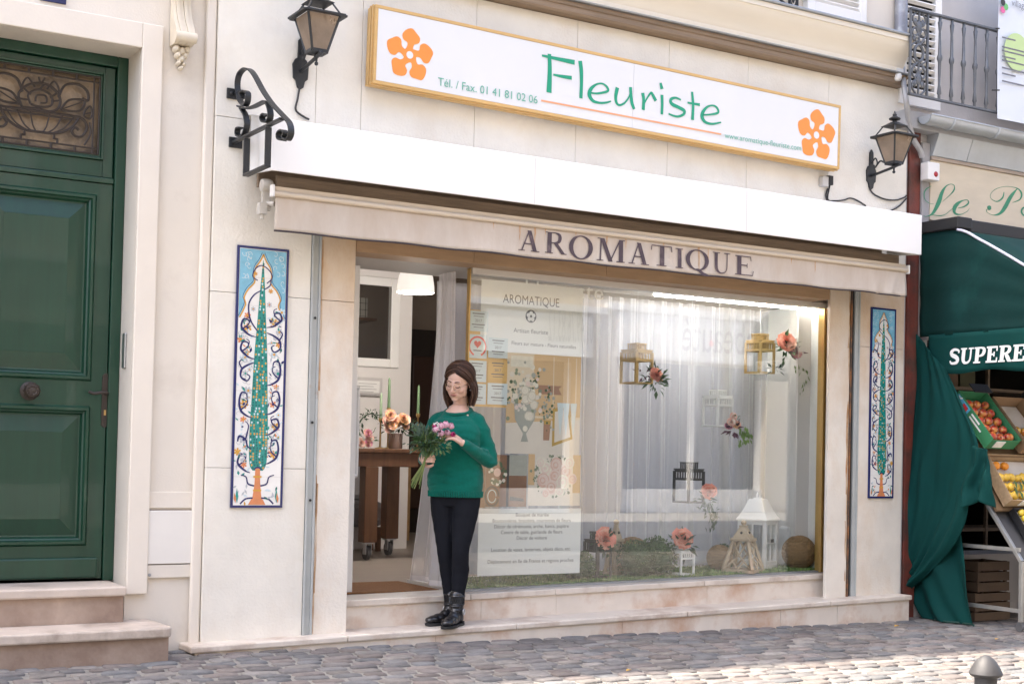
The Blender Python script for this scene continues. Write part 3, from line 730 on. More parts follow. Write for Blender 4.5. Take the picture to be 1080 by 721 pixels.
# two stone steps to the door
ds = thing('doorstep', 'two worn limestone steps in front of the green street door', 'steps', (1.5, -.2, 0))
y2 = -.05
e1 = GR(134, 618, DZ0); t1 = P(172, 651, .05); l_z = t1.z
e2 = GR(184, 661, l_z)
b = MB(); b.box(.2, e1.x, e1.y, .28, DZ0-.052, DZ0); b.build('tread', m_oldtread, ds, bevel=.01)
b = MB(); b.box(.22, e1.x-.008, e1.y+.03, .049, l_z, DZ0-.053); b.build('riser', m_oldriser, ds)
b = MB(); out = [(.1, .049), (.1, e2.y), (e2.x-.06, e2.y)]+[(e2.x-.06+.06*math.sin(a*PI/12), e2.y+.06-.06*math.cos(a*PI/12)) for a in range(1, 7)]+[(e2.x-.02, .049)]
b.prism(out, (0, 0, l_z-.055), X_, Y_, (0, 0, .0545)); b.build('tread', m_oldtread, ds, bevel=.01)
b = MB(); b.box(.12, e2.x-.02, e2.y+.03, .049, -.1, l_z-.056); b.build('riser', m_oldriser, ds)
# ------------------------------------------------------------------ illuminated fascia sign
m_signwhite = mat('sign_acrylic', (.70, .71, .72), .22, var=.02, vs=2, spec=.5)
m_orange = mat('sign_orange', (.78, .27, .05), .35, var=.04, vs=10)
m_teal = mat('sign_green', (.0, .30, .17), .35)
m_teal2 = mat('sign_pale_green', (.12, .40, .30), .4)
m_thinorange = mat('sign_orange_line', (.80, .36, .18), .4)
SY = -.13
tl, bl, trr, brr = P(394.4, 3, SY), P(394.2, 88.5, SY), P(886, 112, SY), P(886, 178, SY)
sgn = thing('shop_sign', 'long white lightbox sign with green lettering and two orange flowers', 'sign', ((tl.x+trr.x)/2, SY, (tl.z+brr.z)/2))
xl, xr = (tl.x+bl.x)/2, (trr.x+brr.x)/2
su = V((xr-xl, 0, ((trr.z+brr.z)-(tl.z+bl.z))/2)); SL = su.length; su.normalize(); sv = V((-su.z, 0, su.x))
SH = ((tl.z-bl.z)+(trr.z-brr.z))/2
so_ = V((xl, SY, (tl.z+bl.z)/2-SH/2))
def S(x, z, y=0): return so_+su*x+sv*z+V((0, y, 0))
def spx(px, py):   # sign-plane coordinates of a picture point
    p = P(px, py, SY-.003)-so_; return p.dot(su), p.dot(sv)
b = MB()
for k, (a, c) in enumerate([(.02, .05), (.052, .075)]):
    y0, y1 = (0, .10)
fw = .020
b.obox(S(SL/2, fw/2, .055), su*(SL/2), sv*(fw/2), (0, .055, 0)); b.obox(S(SL/2, SH-fw/2, .055), su*(SL/2), sv*(fw/2), (0, .055, 0))
b.obox(S(fw/2, SH/2, .055), su*(fw/2), sv*(SH/2-fw), (0, .055, 0)); b.obox(S(SL-fw/2, SH/2, .055), su*(fw/2), sv*(SH/2-fw), (0, .055, 0))
for yy in (.03, .062): # ribs of the extruded profile
    b.obox(S(-.003, SH/2, yy), su*.004, sv*(SH/2+.004), (0, .009, 0)); b.obox(S(SL/2, -.003, yy), su*(SL/2+.004), sv*.004, (0, .009, 0))
b.build('frame', m_goldpaint, sgn, bevel=.002)
b = MB(); b.obox(S(SL/2, SH/2, .12), su*(SL/2-.02), sv*(SH/2-.02), (0, .012, 0)); b.obox(S(SL/2, SH/2, .05), su*(SL/2-.025), sv*(SH/2-.025), (0, .04, 0))
b.build('mounting_box', m_dark, sgn)
sp = spx(668, 115)[0]
b = MB(); b.obox(S((fw+sp)/2, SH/2, .006), su*((sp-fw)/2-.001), sv*(SH/2-fw-.001), (0, .003, 0)); b.obox(S((SL-fw+sp)/2, SH/2, .006), su*((SL-fw-sp)/2-.001), sv*(SH/2-fw-.001), (0, .003, 0))
b.build('face_panel', m_signwhite, sgn)
SF = .0018  # paint layer in front of the panel (panel front at +.003)
def flower(name, px, py, rpx, rot, parent, o, u, v, n, mats, fn):
    cx, cyy = fn(px, py); x2, _ = fn(px+rpx, py); r = abs(x2-cx)
    b = MB(); pts = []
    for k in range(5):
        a0 = PI/2+2*PI*k/5+rot
        for rr, da in [(.27, -.42), (.44, -.33), (.62, -.56), (.80, -.46), (.90, -.20), (1.0, .0), (.93, .24), (.80, .48), (.60, .55), (.44, .30)]:
            pts.append((cx+r*rr*math.cos(a0+da), cyy+r*rr*math.sin(a0+da)))
    ZOFF[0] = 2; flat(b, [(p[0], p[1]) for p in bez([list(p) for p in pts]+[list(pts[0])], 3)[:-1]], o, u, v, n, 0)
    ZOFF[0] = 20; disc(b, cx, cyy, r*.14, o, u, v, n, 1, 18)
    return b.build(name, mats, parent)
so_f = so_+V((0, SF, 0))
flower('flower_emblem', 432.5, 58, 25.5, -.06, sgn, so_f, su, sv, FR, [m_orange, m_signwhite], spx)
flower('flower_emblem', 861.5, 142.5, 20.5, -.06, sgn, so_f, su, sv, FR, [m_orange, m_signwhite], spx)
K6 = 4.909
LET = {'F': [[(97, 34, 16), (99, 100, 18), (98, 160, 20), (95, 234, 23)], [(58, 42, 8), (95, 50, 11), (150, 62, 14), (228, 78, 19)], [(117, 141, 7), (160, 150, 12), (213, 158, 15)]],
 'l': [[(256, 70, 18), (262, 120, 17), (263, 190, 15), (260, 264, 15)]],
 'e': [[(312, 236, 6), (350, 238, 8), (398, 227, 10), (396, 207, 10), (372, 188, 7), (340, 192, 8), (312, 216, 15), (304, 246, 18), (322, 276, 13), (355, 287, 9), (390, 286, 8), (416, 279, 6)]],
 'u': [[(449, 208, 17), (441, 250, 15), (443, 283, 12), (458, 299, 9), (485, 289, 8), (507, 260, 7), (519, 230, 6)], [(517, 206, 14), (520, 250, 14), (525, 290, 15), (536, 320, 13)]],
 'r': [[(580, 236, 16), (585, 270, 14), (583, 324, 15)], [(585, 298, 6), (600, 268, 7), (622, 236, 9), (632, 246, 13), (648, 277, 15)]],
 'i': [[(680, 246, 14), (681, 300, 13), (679, 347, 13)], [(672, 184, 11), (680, 216, 16)]],
 's': [[(778, 272, 7), (750, 261, 9), (726, 270, 13), (730, 292, 15), (765, 310, 14), (795, 328, 14), (790, 348, 11), (757, 358, 9), (714, 344, 7)]],
 't': [[(836, 230, 11), (841, 300, 13), (838, 376, 14)], [(812, 286, 8), (845, 292, 9), (876, 297, 12)]],
 'e2': [[(893, 350, 6), (935, 347, 8), (970, 338, 10), (966, 315, 10), (945, 301, 7), (915, 308, 9), (892, 335, 15), (888, 362, 17), (905, 387, 12), (940, 396, 9), (986, 388, 6)]]}
kpx = SL/492/K6
for k, strokes in LET.items():
    b = MB()
    for s_ in strokes:
        pts = []
        for x, yv, w in s_:
            a, c = spx(560+x/K6, 50+yv/K6); pts.append((a, c, w*kpx*1.08))
        stroke(b, pts, so_f, su, sv, FR)
    b.build('letter', m_teal, sgn)
b = MB(); a0, a1 = spx(571, 106), spx(761, 141.6)
stroke(b, [(a0[0], a0[1], .011), (a1[0], a1[1], .011)], so_f, su, sv, FR, smooth=False); b.build('orange_rule', m_thinorange, sgn)
def wsign(s, px0, py0, px1, py1, size, m):
    b = MB(); a0, a1 = spx(px0, py0), spx(px1, py1); L = math.hypot(a1[0]-a0[0], a1[1]-a0[1])
    u = (su*(a1[0]-a0[0])+sv*(a1[1]-a0[1]))/L; v = V((-u.z, 0, u.x))
    write(b, s, so_f+su*a0[0]+sv*a0[1]+FR*.003, u, v, FR, width=L, size=size); b.build('lettering', m, sgn)
wsign('Tél. / Fax. 01 41 81 02 06', 462, 90, 567, 109.5, .072, m_teal2)
wsign('www.aromatique-fleuriste.com', 764.5, 145.5, 845, 159, .056, m_teal2)

# ------------------------------------------------------------------ awning: hood, roller, valance with the shop name
aw = thing('awning', 'folded shop awning with white hood and stained beige valance reading AROMATIQUE', 'awning', (5.4, 0, 2.8))
HX0, HX1 = 2.80, 7.915
HF = -.40
hz0, hz1 = 2.692, 2.988
b = MB()
out = [(HF, hz0), (HF, hz1), (-.002, hz1+.10), (-.002, hz1+.088), (HF+.012, hz1-.010), (HF+.012, hz0)]
b.add([(HX0, y, z) for y, z in out]+[(HX1, y, z) for y, z in out], [(i, (i+1) % 6, 6+(i+1) % 6, 6+i) for i in range(6)]+[(0, 1, 2, 3, 4, 5)[::-1], (6, 7, 8, 9, 10, 11)])
for x in (HX0, HX1-.012):
    pr = [(HF+.013, hz0), (HF+.013, hz1-.014), (-.06, hz1+.075), (-.06, hz0+.03)]
    b.add([(x, y, z) for y, z in pr]+[(x+.012, y, z) for y, z in pr], [(0, 1, 2, 3)[::-1], (4, 5, 6, 7), (0, 1, 5, 4), (1, 2, 6, 5), (2, 3, 7, 6), (3, 0, 4, 7)])
hd = b.build('hood', m_awnwhite, aw, bevel=.004)
for x in (4.52, 6.22):
    b = MB(); b.box(x, x+.003, HF-.0012, HF-.0002, hz0+.004, hz1-.004); b.build('seam', mat('hood_seam', (.60, .59, .57), .6), hd)
m_roll = stained('rolled_canvas', (.40, .31, .24), (.10, .065, .045), -.3, .2, .85, var=.2, streak=3)
b = MB(); b.tube([(HX0+.02, -.17, 2.80), (HX1-.02, -.17, 2.80)], .062, 16); b.build('fabric_roll', m_roll, aw, smooth=True)
b = MB(); b.box(HX0+.10, HX1-.06, -.235, -.215, 2.625, 2.70); b.box(HX0+.06, HX1-.05, -.05, -.02, 2.66, 2.9); b.build('torsion_bar', m_brownwood, aw)
VY = -.30
m_val = stained('valance_canvas', (.61, .555, .49), (.40, .29, .20), -.62, .02, .85, var=.10, streak=3.5, amount=.75, bump=.12)
vx0, vx1 = P(290, 222, VY).x, P(955, 296, VY).x
zt0, zt1, zb0, zb1 = P(291, 205, VY).z, P(955, 285, VY).z, P(291, 245, VY).z, P(955, 311.5, VY).z
zt0 = zt1 = (zt0+zt1)/2-.005
zb0 = (zb0*2+zb1)/3; zb1 = (zb1*2+zb0)/3
def valp(a, t):
    x = vx0+(vx1-vx0)*a; zt_ = zt0+(zt1-zt0)*a; zb_ = zb0+(zb1-zb0)*a
    wv = .004*math.sin(a*61)*t+.006*math.sin(a*17+1)*t+.003*noise.noise((a*40, t*2, 1))*t
    if a > .93: wv += .008*math.sin((a-.93)*220+t*3)*t
    return V((x, VY+wv, zt_+(zb_-zt_)*t+.003*math.sin(a*50)*t))
b = MB(); b.grid(valp, 220, 8); b.build('valance', m_val, aw, smooth=True, solid=.0015)
b = MB(); b.tube([valp(i/60, 1.0)+V((0, -.001, 0)) for i in range(61)], .0055, 6); b.build('valance_binding', mat('dark_binding', (.05, .04, .045), .8), aw)
m_barc = mat('aluminium_front_bar', (.62, .53, .42), .5, metal=.1, var=.1, vs=6, stretch=(.5, 4, 4))
b = MB(); b.tube([(vx0-.01, VY-.004, zt0+.008), (vx1+.012, VY-.004, zt1+.008)], .017, 12); b.box(vx0, vx1+.005, VY+.004, VY+.06, zt0+.012, zt0+.05); b.build('front_bar', m_barc, aw, smooth=True)
b = MB(); b.box(vx0-.028, vx0-.011, VY-.022, VY+.02, zt0-.012, zt0+.055); b.build('bar_end_cap', m_white, aw, bevel=.003)
b = MB(); b.box(vx1+.012, vx1+.024, VY-.022, VY+.03, zt0-.02, zt0+.045); b.build('bar_end_cap', m_white, aw, bevel=.003)
# crank gear at the left end
gx_ = P(281, 195, -.2).x; gz_ = P(281, 196, -.2).z
b = MB(); b.lathe([(.0, -.035), (.035, -.03), (.04, -.01), (.04, .01), (.035, .03), (0, .035)], (gx_, -.20, gz_), 16, ax='x'); b.box(gx_-.025, gx_+.025, -.215, -.185, gz_-.14, gz_); b.box(gx_-.045, gx_+.0, -.225, -.175, gz_-.165, gz_-.10); b.tube([(gx_, -.2, gz_-.10), (vx0+.02, -.24, gz_-.105)], .016, 10)
b.tube([(gx_-.02, -.2, gz_-.16), (gx_-.02, -.2, gz_-.19)], .012, 8); b.build('crank_gear', mat('aged_white_metal', (.55, .52, .47), .5, var=.2, vs=15), aw, smooth=True)
rv = random.Random(9)
for (px, w_, L_) in [(548, .016, .10), (564, .020, .12), (575, .010, .05), (607, .012, .05), (640, .018, .06), (660, .012, .08), (737, .022, .17), (747, .014, .10), (700, .010, .05), (860, .016, .09), (835, .012, .05), (520, .012, .05)]:
    xr_ = P(px, 250, VY).x; b = MB(); prev = None
    for k in range(13):
        t = (zt0-.004-L_*k/12); ww = w_*(1-k/12)**.7*(.7+.6*abs(noise.noise((px, k*.7, 0)))); xx = xr_+.004*noise.noise((px, k*.4, 5))
        pa_ = [V((x_, valp((x_-vx0)/(vx1-vx0), max(0, (zt0-t)/(zt0-zb0))).y-.0032, t)) for x_ in (xx-ww/2, xx+ww/2)]
        if prev: b.poly([prev[0], prev[1], pa_[1], pa_[0]])
        prev = pa_
    b.build('rust_streak', mat('rust_on_canvas', (.46, .25, .11), .85, var=.2, vs=20, col2=(.57, .44, .33), c2at=.56, c2w=.2, c2s=12), aw)
# AROMATIQUE
m_name = mat('faded_purple_black_paint', (.085, .062, .075), .8, var=.3, vs=14, col2=(.20, .15, .15), c2at=.62, c2w=.08, c2s=9)
zm = [(28, 118, 172, 259), (140, 229, 181, 270), (238, 345, 195, 292), (360, 475, 208, 303), (490, 578, 224, 315), (585, 675, 236, 322), (688, 719, 248, 331), (728, 832, 254, 340), (845, 921, 266, 352), (940, 1016, 280, 361)]
def vfn(px, py): p = P(px, py, VY-.006); return p.x, p.z
SUBL = V((0, 0, 0))
for ch, (xa, xb, ya, yb) in zip('AROMATIQUE', zm):
    b = MB()
    X0, _ = vfn(540+xa/4, 200+yb/4); X1, _ = vfn(540+xb/4, 200+yb/4); _, Z1 = vfn(540+(xa+xb)/8, 200+ya/4); _, Z0 = vfn(540+(xa+xb)/8, 200+yb/4)
    serif_word(b, ch, [(X0, X1)], [(Z0, Z1-Z0)], V((0, VY-.006, 0)), X_, Z_, FR)
    # lie on the rippled canvas
    for i, p in enumerate(b.v):
        a = (p.x-vx0)/(vx1-vx0); t = (zt0-p.z)/(zt0-zb0)
        b.v[i] = V((p.x, valp(a, t).y-.0022+(p.y-VY+.006), p.z))
    b.build('letter', m_name, aw)

# ------------------------------------------------------------------ wrought iron bracket at the left end of the awning
BXX = 2.72
br = thing('iron_bracket', 'black wrought iron scroll bracket with a hanging rectangle beside the awning hood', 'bracket', (BXX, 0, P(245, 125, 0).z))
zz = lambda zx, zy: YZ(225+zx/3.61, 60+zy/3.61, BXX)
def strap(mb, pts, w=.034, t=.009, k=5):
    pp = [V(p) for p in bez([list(zz(*p)) for p in pts], k)]
    n = len(pp); vs = []
    for i, p in enumerate(pp):
        d = (pp[min(i+1, n-1)]-pp[max(i-1, 0)]).normalized(); nn = d.cross(X_).normalized()
        for a, c in ((-1, -1), (1, -1), (1, 1), (-1, 1)): vs.append(p+X_*(a*w/2)+nn*(c*t/2))
    fs = [(i*4+j, i*4+(j+1) % 4, i*4+4+(j+1) % 4, i*4+4+j) for i in range(n-1) for j in range(4)]+[(3, 2, 1, 0), tuple((n-1)*4+j for j in range(4))]
    mb.add(vs, fs)
b = MB(); strap(b, [(268, 318), (252, 312), (250, 292), (264, 280), (276, 290), (270, 306), (284, 316), (296, 290), (290, 252), (262, 220), (225, 180), (190, 130), (160, 75), (140, 50), (118, 47), (98, 70), (92, 110), (100, 160), (118, 186), (130, 172), (132, 140), (118, 130), (108, 142), (114, 158)]); b.build('scroll', m_iron, br, bevel=.001)
b = MB(); strap(b, [(98, 188), (120, 196), (150, 192), (180, 178), (200, 170), (212, 188), (218, 222), (210, 246), (194, 248), (186, 232), (196, 218), (206, 226)]); b.build('scroll', m_iron, br)
b = MB(); strap(b, [(108, 196), (124, 226), (128, 262), (118, 296), (104, 306), (92, 294), (94, 274), (106, 270)]); b.build('scroll', m_iron, br)
b = MB(); p0_, p1_ = zz(70, 330), zz(262, 236); p0_.y = -.01; b.bar(p0_, p1_, .03, .014); b.build('bracket_arm', m_iron, br, bevel=.002)
b = MB()
fy0, fy1 = zz(128, 310), zz(210, 272); fz = zz(128, 440).z; fzb = (zz(128, 442).z+zz(212, 410).z)/2
b.box(BXX-.018, BXX+.018, fy0.y-.006, fy0.y+.006, fzb, fy0.z); b.box(BXX-.018, BXX+.018, fy1.y-.006, fy1.y+.006, fzb, fy0.z); b.box(BXX-.018, BXX+.018, fy1.y-.006, fy0.y+.006, fzb-.014, fzb)
b.build('hanging_frame', m_iron, br, bevel=.002)
for (zx, zy) in ((70, 140), (78, 326)):
    p = P(225+zx/3.61, 60+zy/3.61, -.01); b = MB(); b.box(p.x-.028, BXX+.05, -.014, -.001, p.z-.030, p.z+.030); b.lathe([(.012, 0), (.012, -.006), (.004, -.009), (0, -.009)], (p.x-.004, -.014, p.z), 10, ax='y'); b.tube([(BXX, -.01, p.z), (BXX, -.07, p.z)], .012, 8); b.build('wall_pad', m_iron, br, bevel=.002)

# ------------------------------------------------------------------ wall lanterns
m_pane = mat('smoked_lantern_glass', (.42, .33, .25), .25, var=.25, vs=8, trans=.35, spec=.5)
m_pane.node_tree.nodes['Principled BSDF'].inputs['IOR'].default_value = 1.05
def lantern(loc, label, scl):
    t = thing('wall_lantern', label, 'lantern', loc, 'wall lanterns either side of the sign')
    o = V(loc); A = lambda x, y, z: o+V((x, y, z))*scl
    cyl = -.24   # lantern axis out from wall
    zb, ztp = -.10, .095; rb, rt = .045, .095
    b = MB()
    cb = [A(sx*rb, cyl+sy*rb, zb) for sx, sy in ((-1, -1), (1, -1), (1, 1), (-1, 1))]; ct = [A(sx*rt, cyl+sy*rt, ztp) for sx, sy in ((-1, -1), (1, -1), (1, 1), (-1, 1))]
    for i in range(4):
        b.bar(cb[i], ct[i], .013, .013); b.bar(cb[i], cb[(i+1) % 4], .016, .02)
        e = [A(sx*(rt+.022), cyl+sy*(rt+.022), ztp+.004) for sx, sy in ((-1, -1), (1, -1), (1, 1), (-1, 1))]
        b.bar(e[i], e[(i+1) % 4], .034, .012)
    b.lathe([(.0, -.135), (.014, -.13), (.018, -.12), (.012, -.112), (.045, -.108), (.055, -.10), (.03, -.096)], A(0, cyl, 0), 14)
    b.v[-14*7:] = [o+V((0, cyl, 0))*scl+(p-A(0, cyl, 0))*scl for p in b.v[-14*7:]]
    b.build('cage', m_iron, t, bevel=.0015)
    b = MB()
    for i in range(4): b.add([cb[i], cb[(i+1) % 4], ct[(i+1) % 4], ct[i]], [(0, 1, 2, 3)])
    b.build('glass_panes', m_pane, t, solid=.003)
    b = MB()
    # open gallery and cap with finial
    r1, r2, z1, z2 = rt+.004, .058, ztp+.012, ztp+.085
    lo = [A(sx*r1, cyl+sy*r1, z1) for sx, sy in ((-1, -1), (1, -1), (1, 1), (-1, 1))]; hi = [A(sx*r2, cyl+sy*r2, z2) for sx, sy in ((-1, -1), (1, -1), (1, 1), (-1, 1))]
    hi2 = [A(sx*(r2+.016), cyl+sy*(r2+.016), z2-.004) for sx, sy in ((-1, -1), (1, -1), (1, 1), (-1, 1))]; tp = [A(sx*.022, cyl+sy*.022, z2+.03) for sx, sy in ((-1, -1), (1, -1), (1, 1), (-1, 1))]
    for i in range(4): b.bar(lo[i], hi[i], .010, .010)
    b.add(hi2+tp, [(0, 1, 5, 4), (1, 2, 6, 5), (2, 3, 7, 6), (3, 0, 4, 7), (3, 2, 1, 0), (4, 5, 6, 7)])
    k0 = len(b.v)
    b.lathe([(.02, 0), (.02, .018), (.05, .028), (.056, .04), (.03, .056), (.018, .064), (.022, .075), (.012, .09), (.003, .112), (0, .113)], (0, 0, 0), 14)
    b.v[k0:] = [A(0, cyl, z2+.025)+p*scl*.8 for p in b.v[k0:]]
    b.build('cap', m_iron, t, bevel=.0015)
    b = MB()
    out = [(-.045, -.20), (-.028, -.215), (-.02, -.25), (0, -.265), (.02, -.25), (.028, -.215), (.045, -.20), (.05, -.12), (.035, -.09), (.02, -.08), (.018, .02), (0, .045), (-.018, .02), (-.02, -.08), (-.035, -.09), (-.05, -.12)]
    b.prism([(x*scl, z*scl) for x, z in out], o, X_, Z_, (0, -.014, 0))
    b.build('wall_plate', m_iron, t, bevel=.002)
    b = MB()
    b.tube([A(0, -.012, -.155), A(0, -.08, -.15), A(0, cyl, -.128), A(0, cyl-.05, -.118)], .011*scl, 8)
    b.ball(A(0, cyl-.058, -.116), .014*scl, 8); b.tube([A(0, cyl, -.16), A(0, cyl, -.10)], [.006*scl, .010*scl], 8); b.ball(A(0, cyl, -.165), .012*scl, 8)
    b.tube([V(p) for p in bez([list(A(0, -.012, -.06)), list(A(0, -.05, -.03)), list(A(0, -.07, -.07)), list(A(0, -.05, -.10)), list(A(0, -.035, -.08))], 5)], .006*scl, 6)
    b.tube([V(p) for p in bez([list(A(0, -.05, -.10)), list(A(0, -.10, -.06)), list(A(0, -.15, -.08)), list(A(0, cyl, -.11))], 5)], .007*scl, 6)
    b.build('bracket', m_iron, t, smooth=True)
    b = MB(); b.lathe([(.012*scl, 0), (.014*scl, .03*scl), (.0, .032*scl)], A(0, cyl, -.095), 10); b.lathe([(.012*scl, .0), (.02*scl, .03*scl), (.018*scl, .055*scl), (0, .066*scl)], A(0, cyl, -.063), 12)
    b.build('bulb', mat('milky_bulb', (.55, .5, .42), .3), t, smooth=True)
    return t
lp = P(318, 66, -.02); p2 = P(324, 45, -.23)
lantern((lp.x, -.0, lp.z+.11), 'black wall lantern above the left end of the awning, cap cut by the picture top', 1.02)
rp = P(919, 180, -.0)
lantern((rp.x-.01, -.0, rp.z+.115), 'black wall lantern right of the white sign, with cables below it', 1.0)

# ------------------------------------------------------------------ cables and junction box
m_cable = mat('black_cable', (.03, .028, .027), .6)
def cable(pts, lab, r=.006, y=-.012):
    b = MB(); b.tube([V(p) for p in bez([list(P(px, py, y)) for px, py in pts], 6)], r, 6)
    return tag(b.build('cable', m_cable, smooth=True), lab, 'cable', 'cables on the shop wall')
cable([(316, 92), (314, 104), (312, 116), (320, 123), (326, 126)], 'black cable hanging from the lantern at the left of the sign')
cable([(917, 199), (922, 205), (933, 210), (945, 211), (954, 208), (956, 206)], 'thin black cable drooping from the lantern at the right of the sign')
cable([(956, 209), (951, 215), (946, 219), (940, 222)], 'short black cable running down to the right end of the awning hood')
cable([(873, 199), (871, 206), (873, 213)], 'black cable dropping straight from the junction box')
cable([(876, 186), (875, 196), (873, 210), (880, 212), (890, 211), (897, 209), (905, 212), (913, 217)], 'long black cable looping along the top of the awning hood')
jb = thing('junction_box', 'small grey and black junction box under the right end of the sign', 'box', P(871, 191, 0))
b = MB(); a0, a1 = P(865.5, 186, -.02), P(871.5, 197.5, -.02); b.box(a0.x, a1.x, -.045, -.001, a1.z, a0.z); b.build('casing', mat('grey_plastic', (.5, .49, .47), .5), jb, bevel=.003)
b = MB(); a0, a1 = P(871.7, 185.5, -.02), P(876, 196, -.02); b.box(a0.x, a1.x, -.05, -.001, a1.z, a0.z); b.build('plug', m_black, jb, bevel=.003)

# ------------------------------------------------------------------ painted tile panels (cypress between flowering branches)
m_tile = mat('glazed_white_tile', (.80, .79, .76), .18, var=.04, vs=10, coat=.4)
m_navy = mat('glaze_navy', (.018, .024, .12), .2, var=.15, vs=30)
m_sky = mat('glaze_sky_blue', (.20, .47, .62), .2, var=.2, vs=25)
m_cyp = mat('glaze_turquoise', (.02, .27, .23), .2, var=.35, vs=40)
m_cyp2 = mat('glaze_dark_green', (.012, .12, .11), .2)
m_och = mat('glaze_ochre', (.62, .33, .05), .2, var=.15, vs=30)
m_trunk = mat('glaze_orange', (.66, .24, .10), .2, var=.15, vs=30)
m_grey = mat('glaze_pale_grey', (.45, .47, .50), .2)
m_pale = mat('glaze_pale_blue', (.55, .66, .70), .2)
TM = [m_tile, m_navy, m_sky, m_cyp, m_cyp2, m_och, m_trunk, m_grey, m_pale]
def tile_panel(x0, x1, z0, z1, label, mirror=False):
    t = thing('tile_panel', label, 'tile panel', ((x0+x1)/2, 0, z0), 'cypress tile panels either side of the shop front')
    rr = random.Random(11)
    w, h = x1-x0, z1-z0; YF = -.012
    b = MB(); rows = 9
    bw = .014
    for r in range(rows):
        for c in range(2):
            xa, xb = x0+bw+(w-2*bw)*c/2, x0+bw+(w-2*bw)*(c+1)/2; za, zb_ = z0+bw+(h-2*bw)*r/rows, z0+bw+(h-2*bw)*(r+1)/rows
            b.box(xa+.0006, xb-.0006, YF, -.001, za+.0006, zb_-.0006)
    b.box(x0+.001, x1-.001, YF+.003, -.001, z0+.001, z1-.001, 1)
    b.build('tiles', [m_tile, mat('tile_grout', (.45, .44, .42), .9)], t)
    b = MB()
    for a in ((x0, x1, z0, z0+bw-.0005), (x0, x1, z1-bw+.0005, z1)): b.box(a[0], a[1], YF-.0015, -.001, a[2], a[3])
    for a in ((x0, x0+bw-.0005), (x1-bw+.0005, x1)): b.box(a[0], a[1], YF-.0015, -.001, z0+bw, z1-bw)
    b.build('border', m_navy, t)
    # drawing space: u 0..1 across, v 0..H up with H = h/w ; painted layer
    o = V((x0, YF-.0006, z0)); U = X_*w; Wv = Z_*w; H = h/w
    if mirror: o = V((x1, YF-.0006, z0)); U = -X_*w
    P2 = MB()
    def fl(pts, mi): flat(P2, pts, o, U, Wv, FR, mi, dz=.00003)
    def st_(pts, mi): stroke(P2, pts, o, U, Wv, FR, mi, dz=.00003)
    # blue spandrels with an ogee arch
    arch = [(.07, H-1.32), (.14, H-1.18), (.18, H-1.06), (.15, H-.95), (.22, H-.80), (.34, H-.66), (.33, H-.52), (.36, H-.38), (.44, H-.26), (.5, H-.13)]
    arc = bez([list(p) for p in arch], 4)
    for s in (0, 1):
        f = (lambda p: p) if not s else (lambda p: (1-p[0], p[1]))
        for a, c in zip(arc[:-1], arc[1:]):
            pts = [f((.052, a[1])), f((a[0], a[1])), f((c[0], c[1])), f((.052, c[1]))]
            ZOFF[0] = 1; fl(pts if not s else pts[::-1], 2)
        pts = [f((.052, H-.13)), f((.5, H-.13)), f((.5, H-.055)), f((.052, H-.055))]
        ZOFF[0] = 1; fl(pts, 2)
        st_([(*f(p), .028) for p in arch], 5)
        st_([(*f((p[0]-.025, p[1]+.03)), .010) for p in arch], 1)
        for k in range(16):
            x_, y_ = rr.uniform(.09, .30), H-rr.uniform(.12, .95)
            lim = [p[0] for p in arc if abs(p[1]-y_) < .12]
            if lim and x_ > min(lim)-.07: continue
            a = rr.uniform(0, 6.28)
            st_([(*f((x_+.05*math.cos(a+t*.9)*(1-t*.13), y_+.06*math.sin(a+t*.9)*(1-t*.13))), .010) for t in range(6)], 8)
    def floret(x, y, r, mi, mc, k=6):
        a0 = rr.uniform(0, 6)
        for q in range(k):
            a = a0+2*PI*q/k; ZOFF[0] = 4+q % 5
            fl([(x+r*.2*math.cos(a-.9), y+r*.2*math.sin(a-.9)), (x+r*.8*math.cos(a-.35), y+r*.8*math.sin(a-.35)), (x+r*math.cos(a), y+r*math.sin(a)), (x+r*.8*math.cos(a+.35), y+r*.8*math.sin(a+.35)), (x+r*.2*math.cos(a+.9), y+r*.2*math.sin(a+.9))], mi)
        ZOFF[0] = 12; disc(P2, x, y, r*.30, o, U, Wv, FR, mc, 10)
    def leafp(x, y, a, L, wd, mi):
        c, s = math.cos(a), math.sin(a)
        fl([(x, y), (x+c*L*.45-s*wd, y+s*L*.45+c*wd), (x+c*L, y+s*L), (x+c*L*.45+s*wd, y+s*L*.45-c*wd)][::-1], mi)
    # curling branches either side, then flowers and leaves on them
    for s in (0, 1):
        f = (lambda x: x) if not s else (lambda x: 1-x)
        y = .62+s*.16
        n_b = 0
        while y < H-1.30:
            x_in = .345+.09*y/H
            span = rr.uniform(.34, .58)
            k = rr.random()
            if k < .45:
                st_([(f(x_in), y+.02, .012), (f(.27), y+.05, .032), (f(.15), y+.14, .044), (f(.11), y+span*.55, .040), (f(.15), y+span*.84, .034), (f(.24), y+span*.82, .026), (f(.26), y+span*.66, .02)], 1)
                st_([(f(.14), y+.16, .028), (f(.24), y+.24, .026), (f(.27), y+.34, .018), (f(.21), y+.38, .014)], 1)
            elif k < .75:
                st_([(f(x_in), y+span*.9, .014), (f(.26), y+span*.80, .034), (f(.14), y+span*.62, .042), (f(.13), y+span*.34, .034), (f(.24), y+span*.20, .028), (f(.30), y+span*.36, .024), (f(.24), y+span*.46, .018)], 1)
                st_([(f(.15), y+span*.64, .03), (f(.09), y+span*.86, .026), (f(.14), y+span*1.0, .018)], 1)
            else:
                st_([(f(x_in), y+.04, .014), (f(.29), y+.10, .030), (f(.25), y+.22, .034), (f(.13), y+.28, .038), (f(.10), y+.18, .026)], 1)
                st_([(f(.25), y+.22, .03), (f(.30), y+span*.8, .024), (f(.24), y+span*.95, .016)], 1)
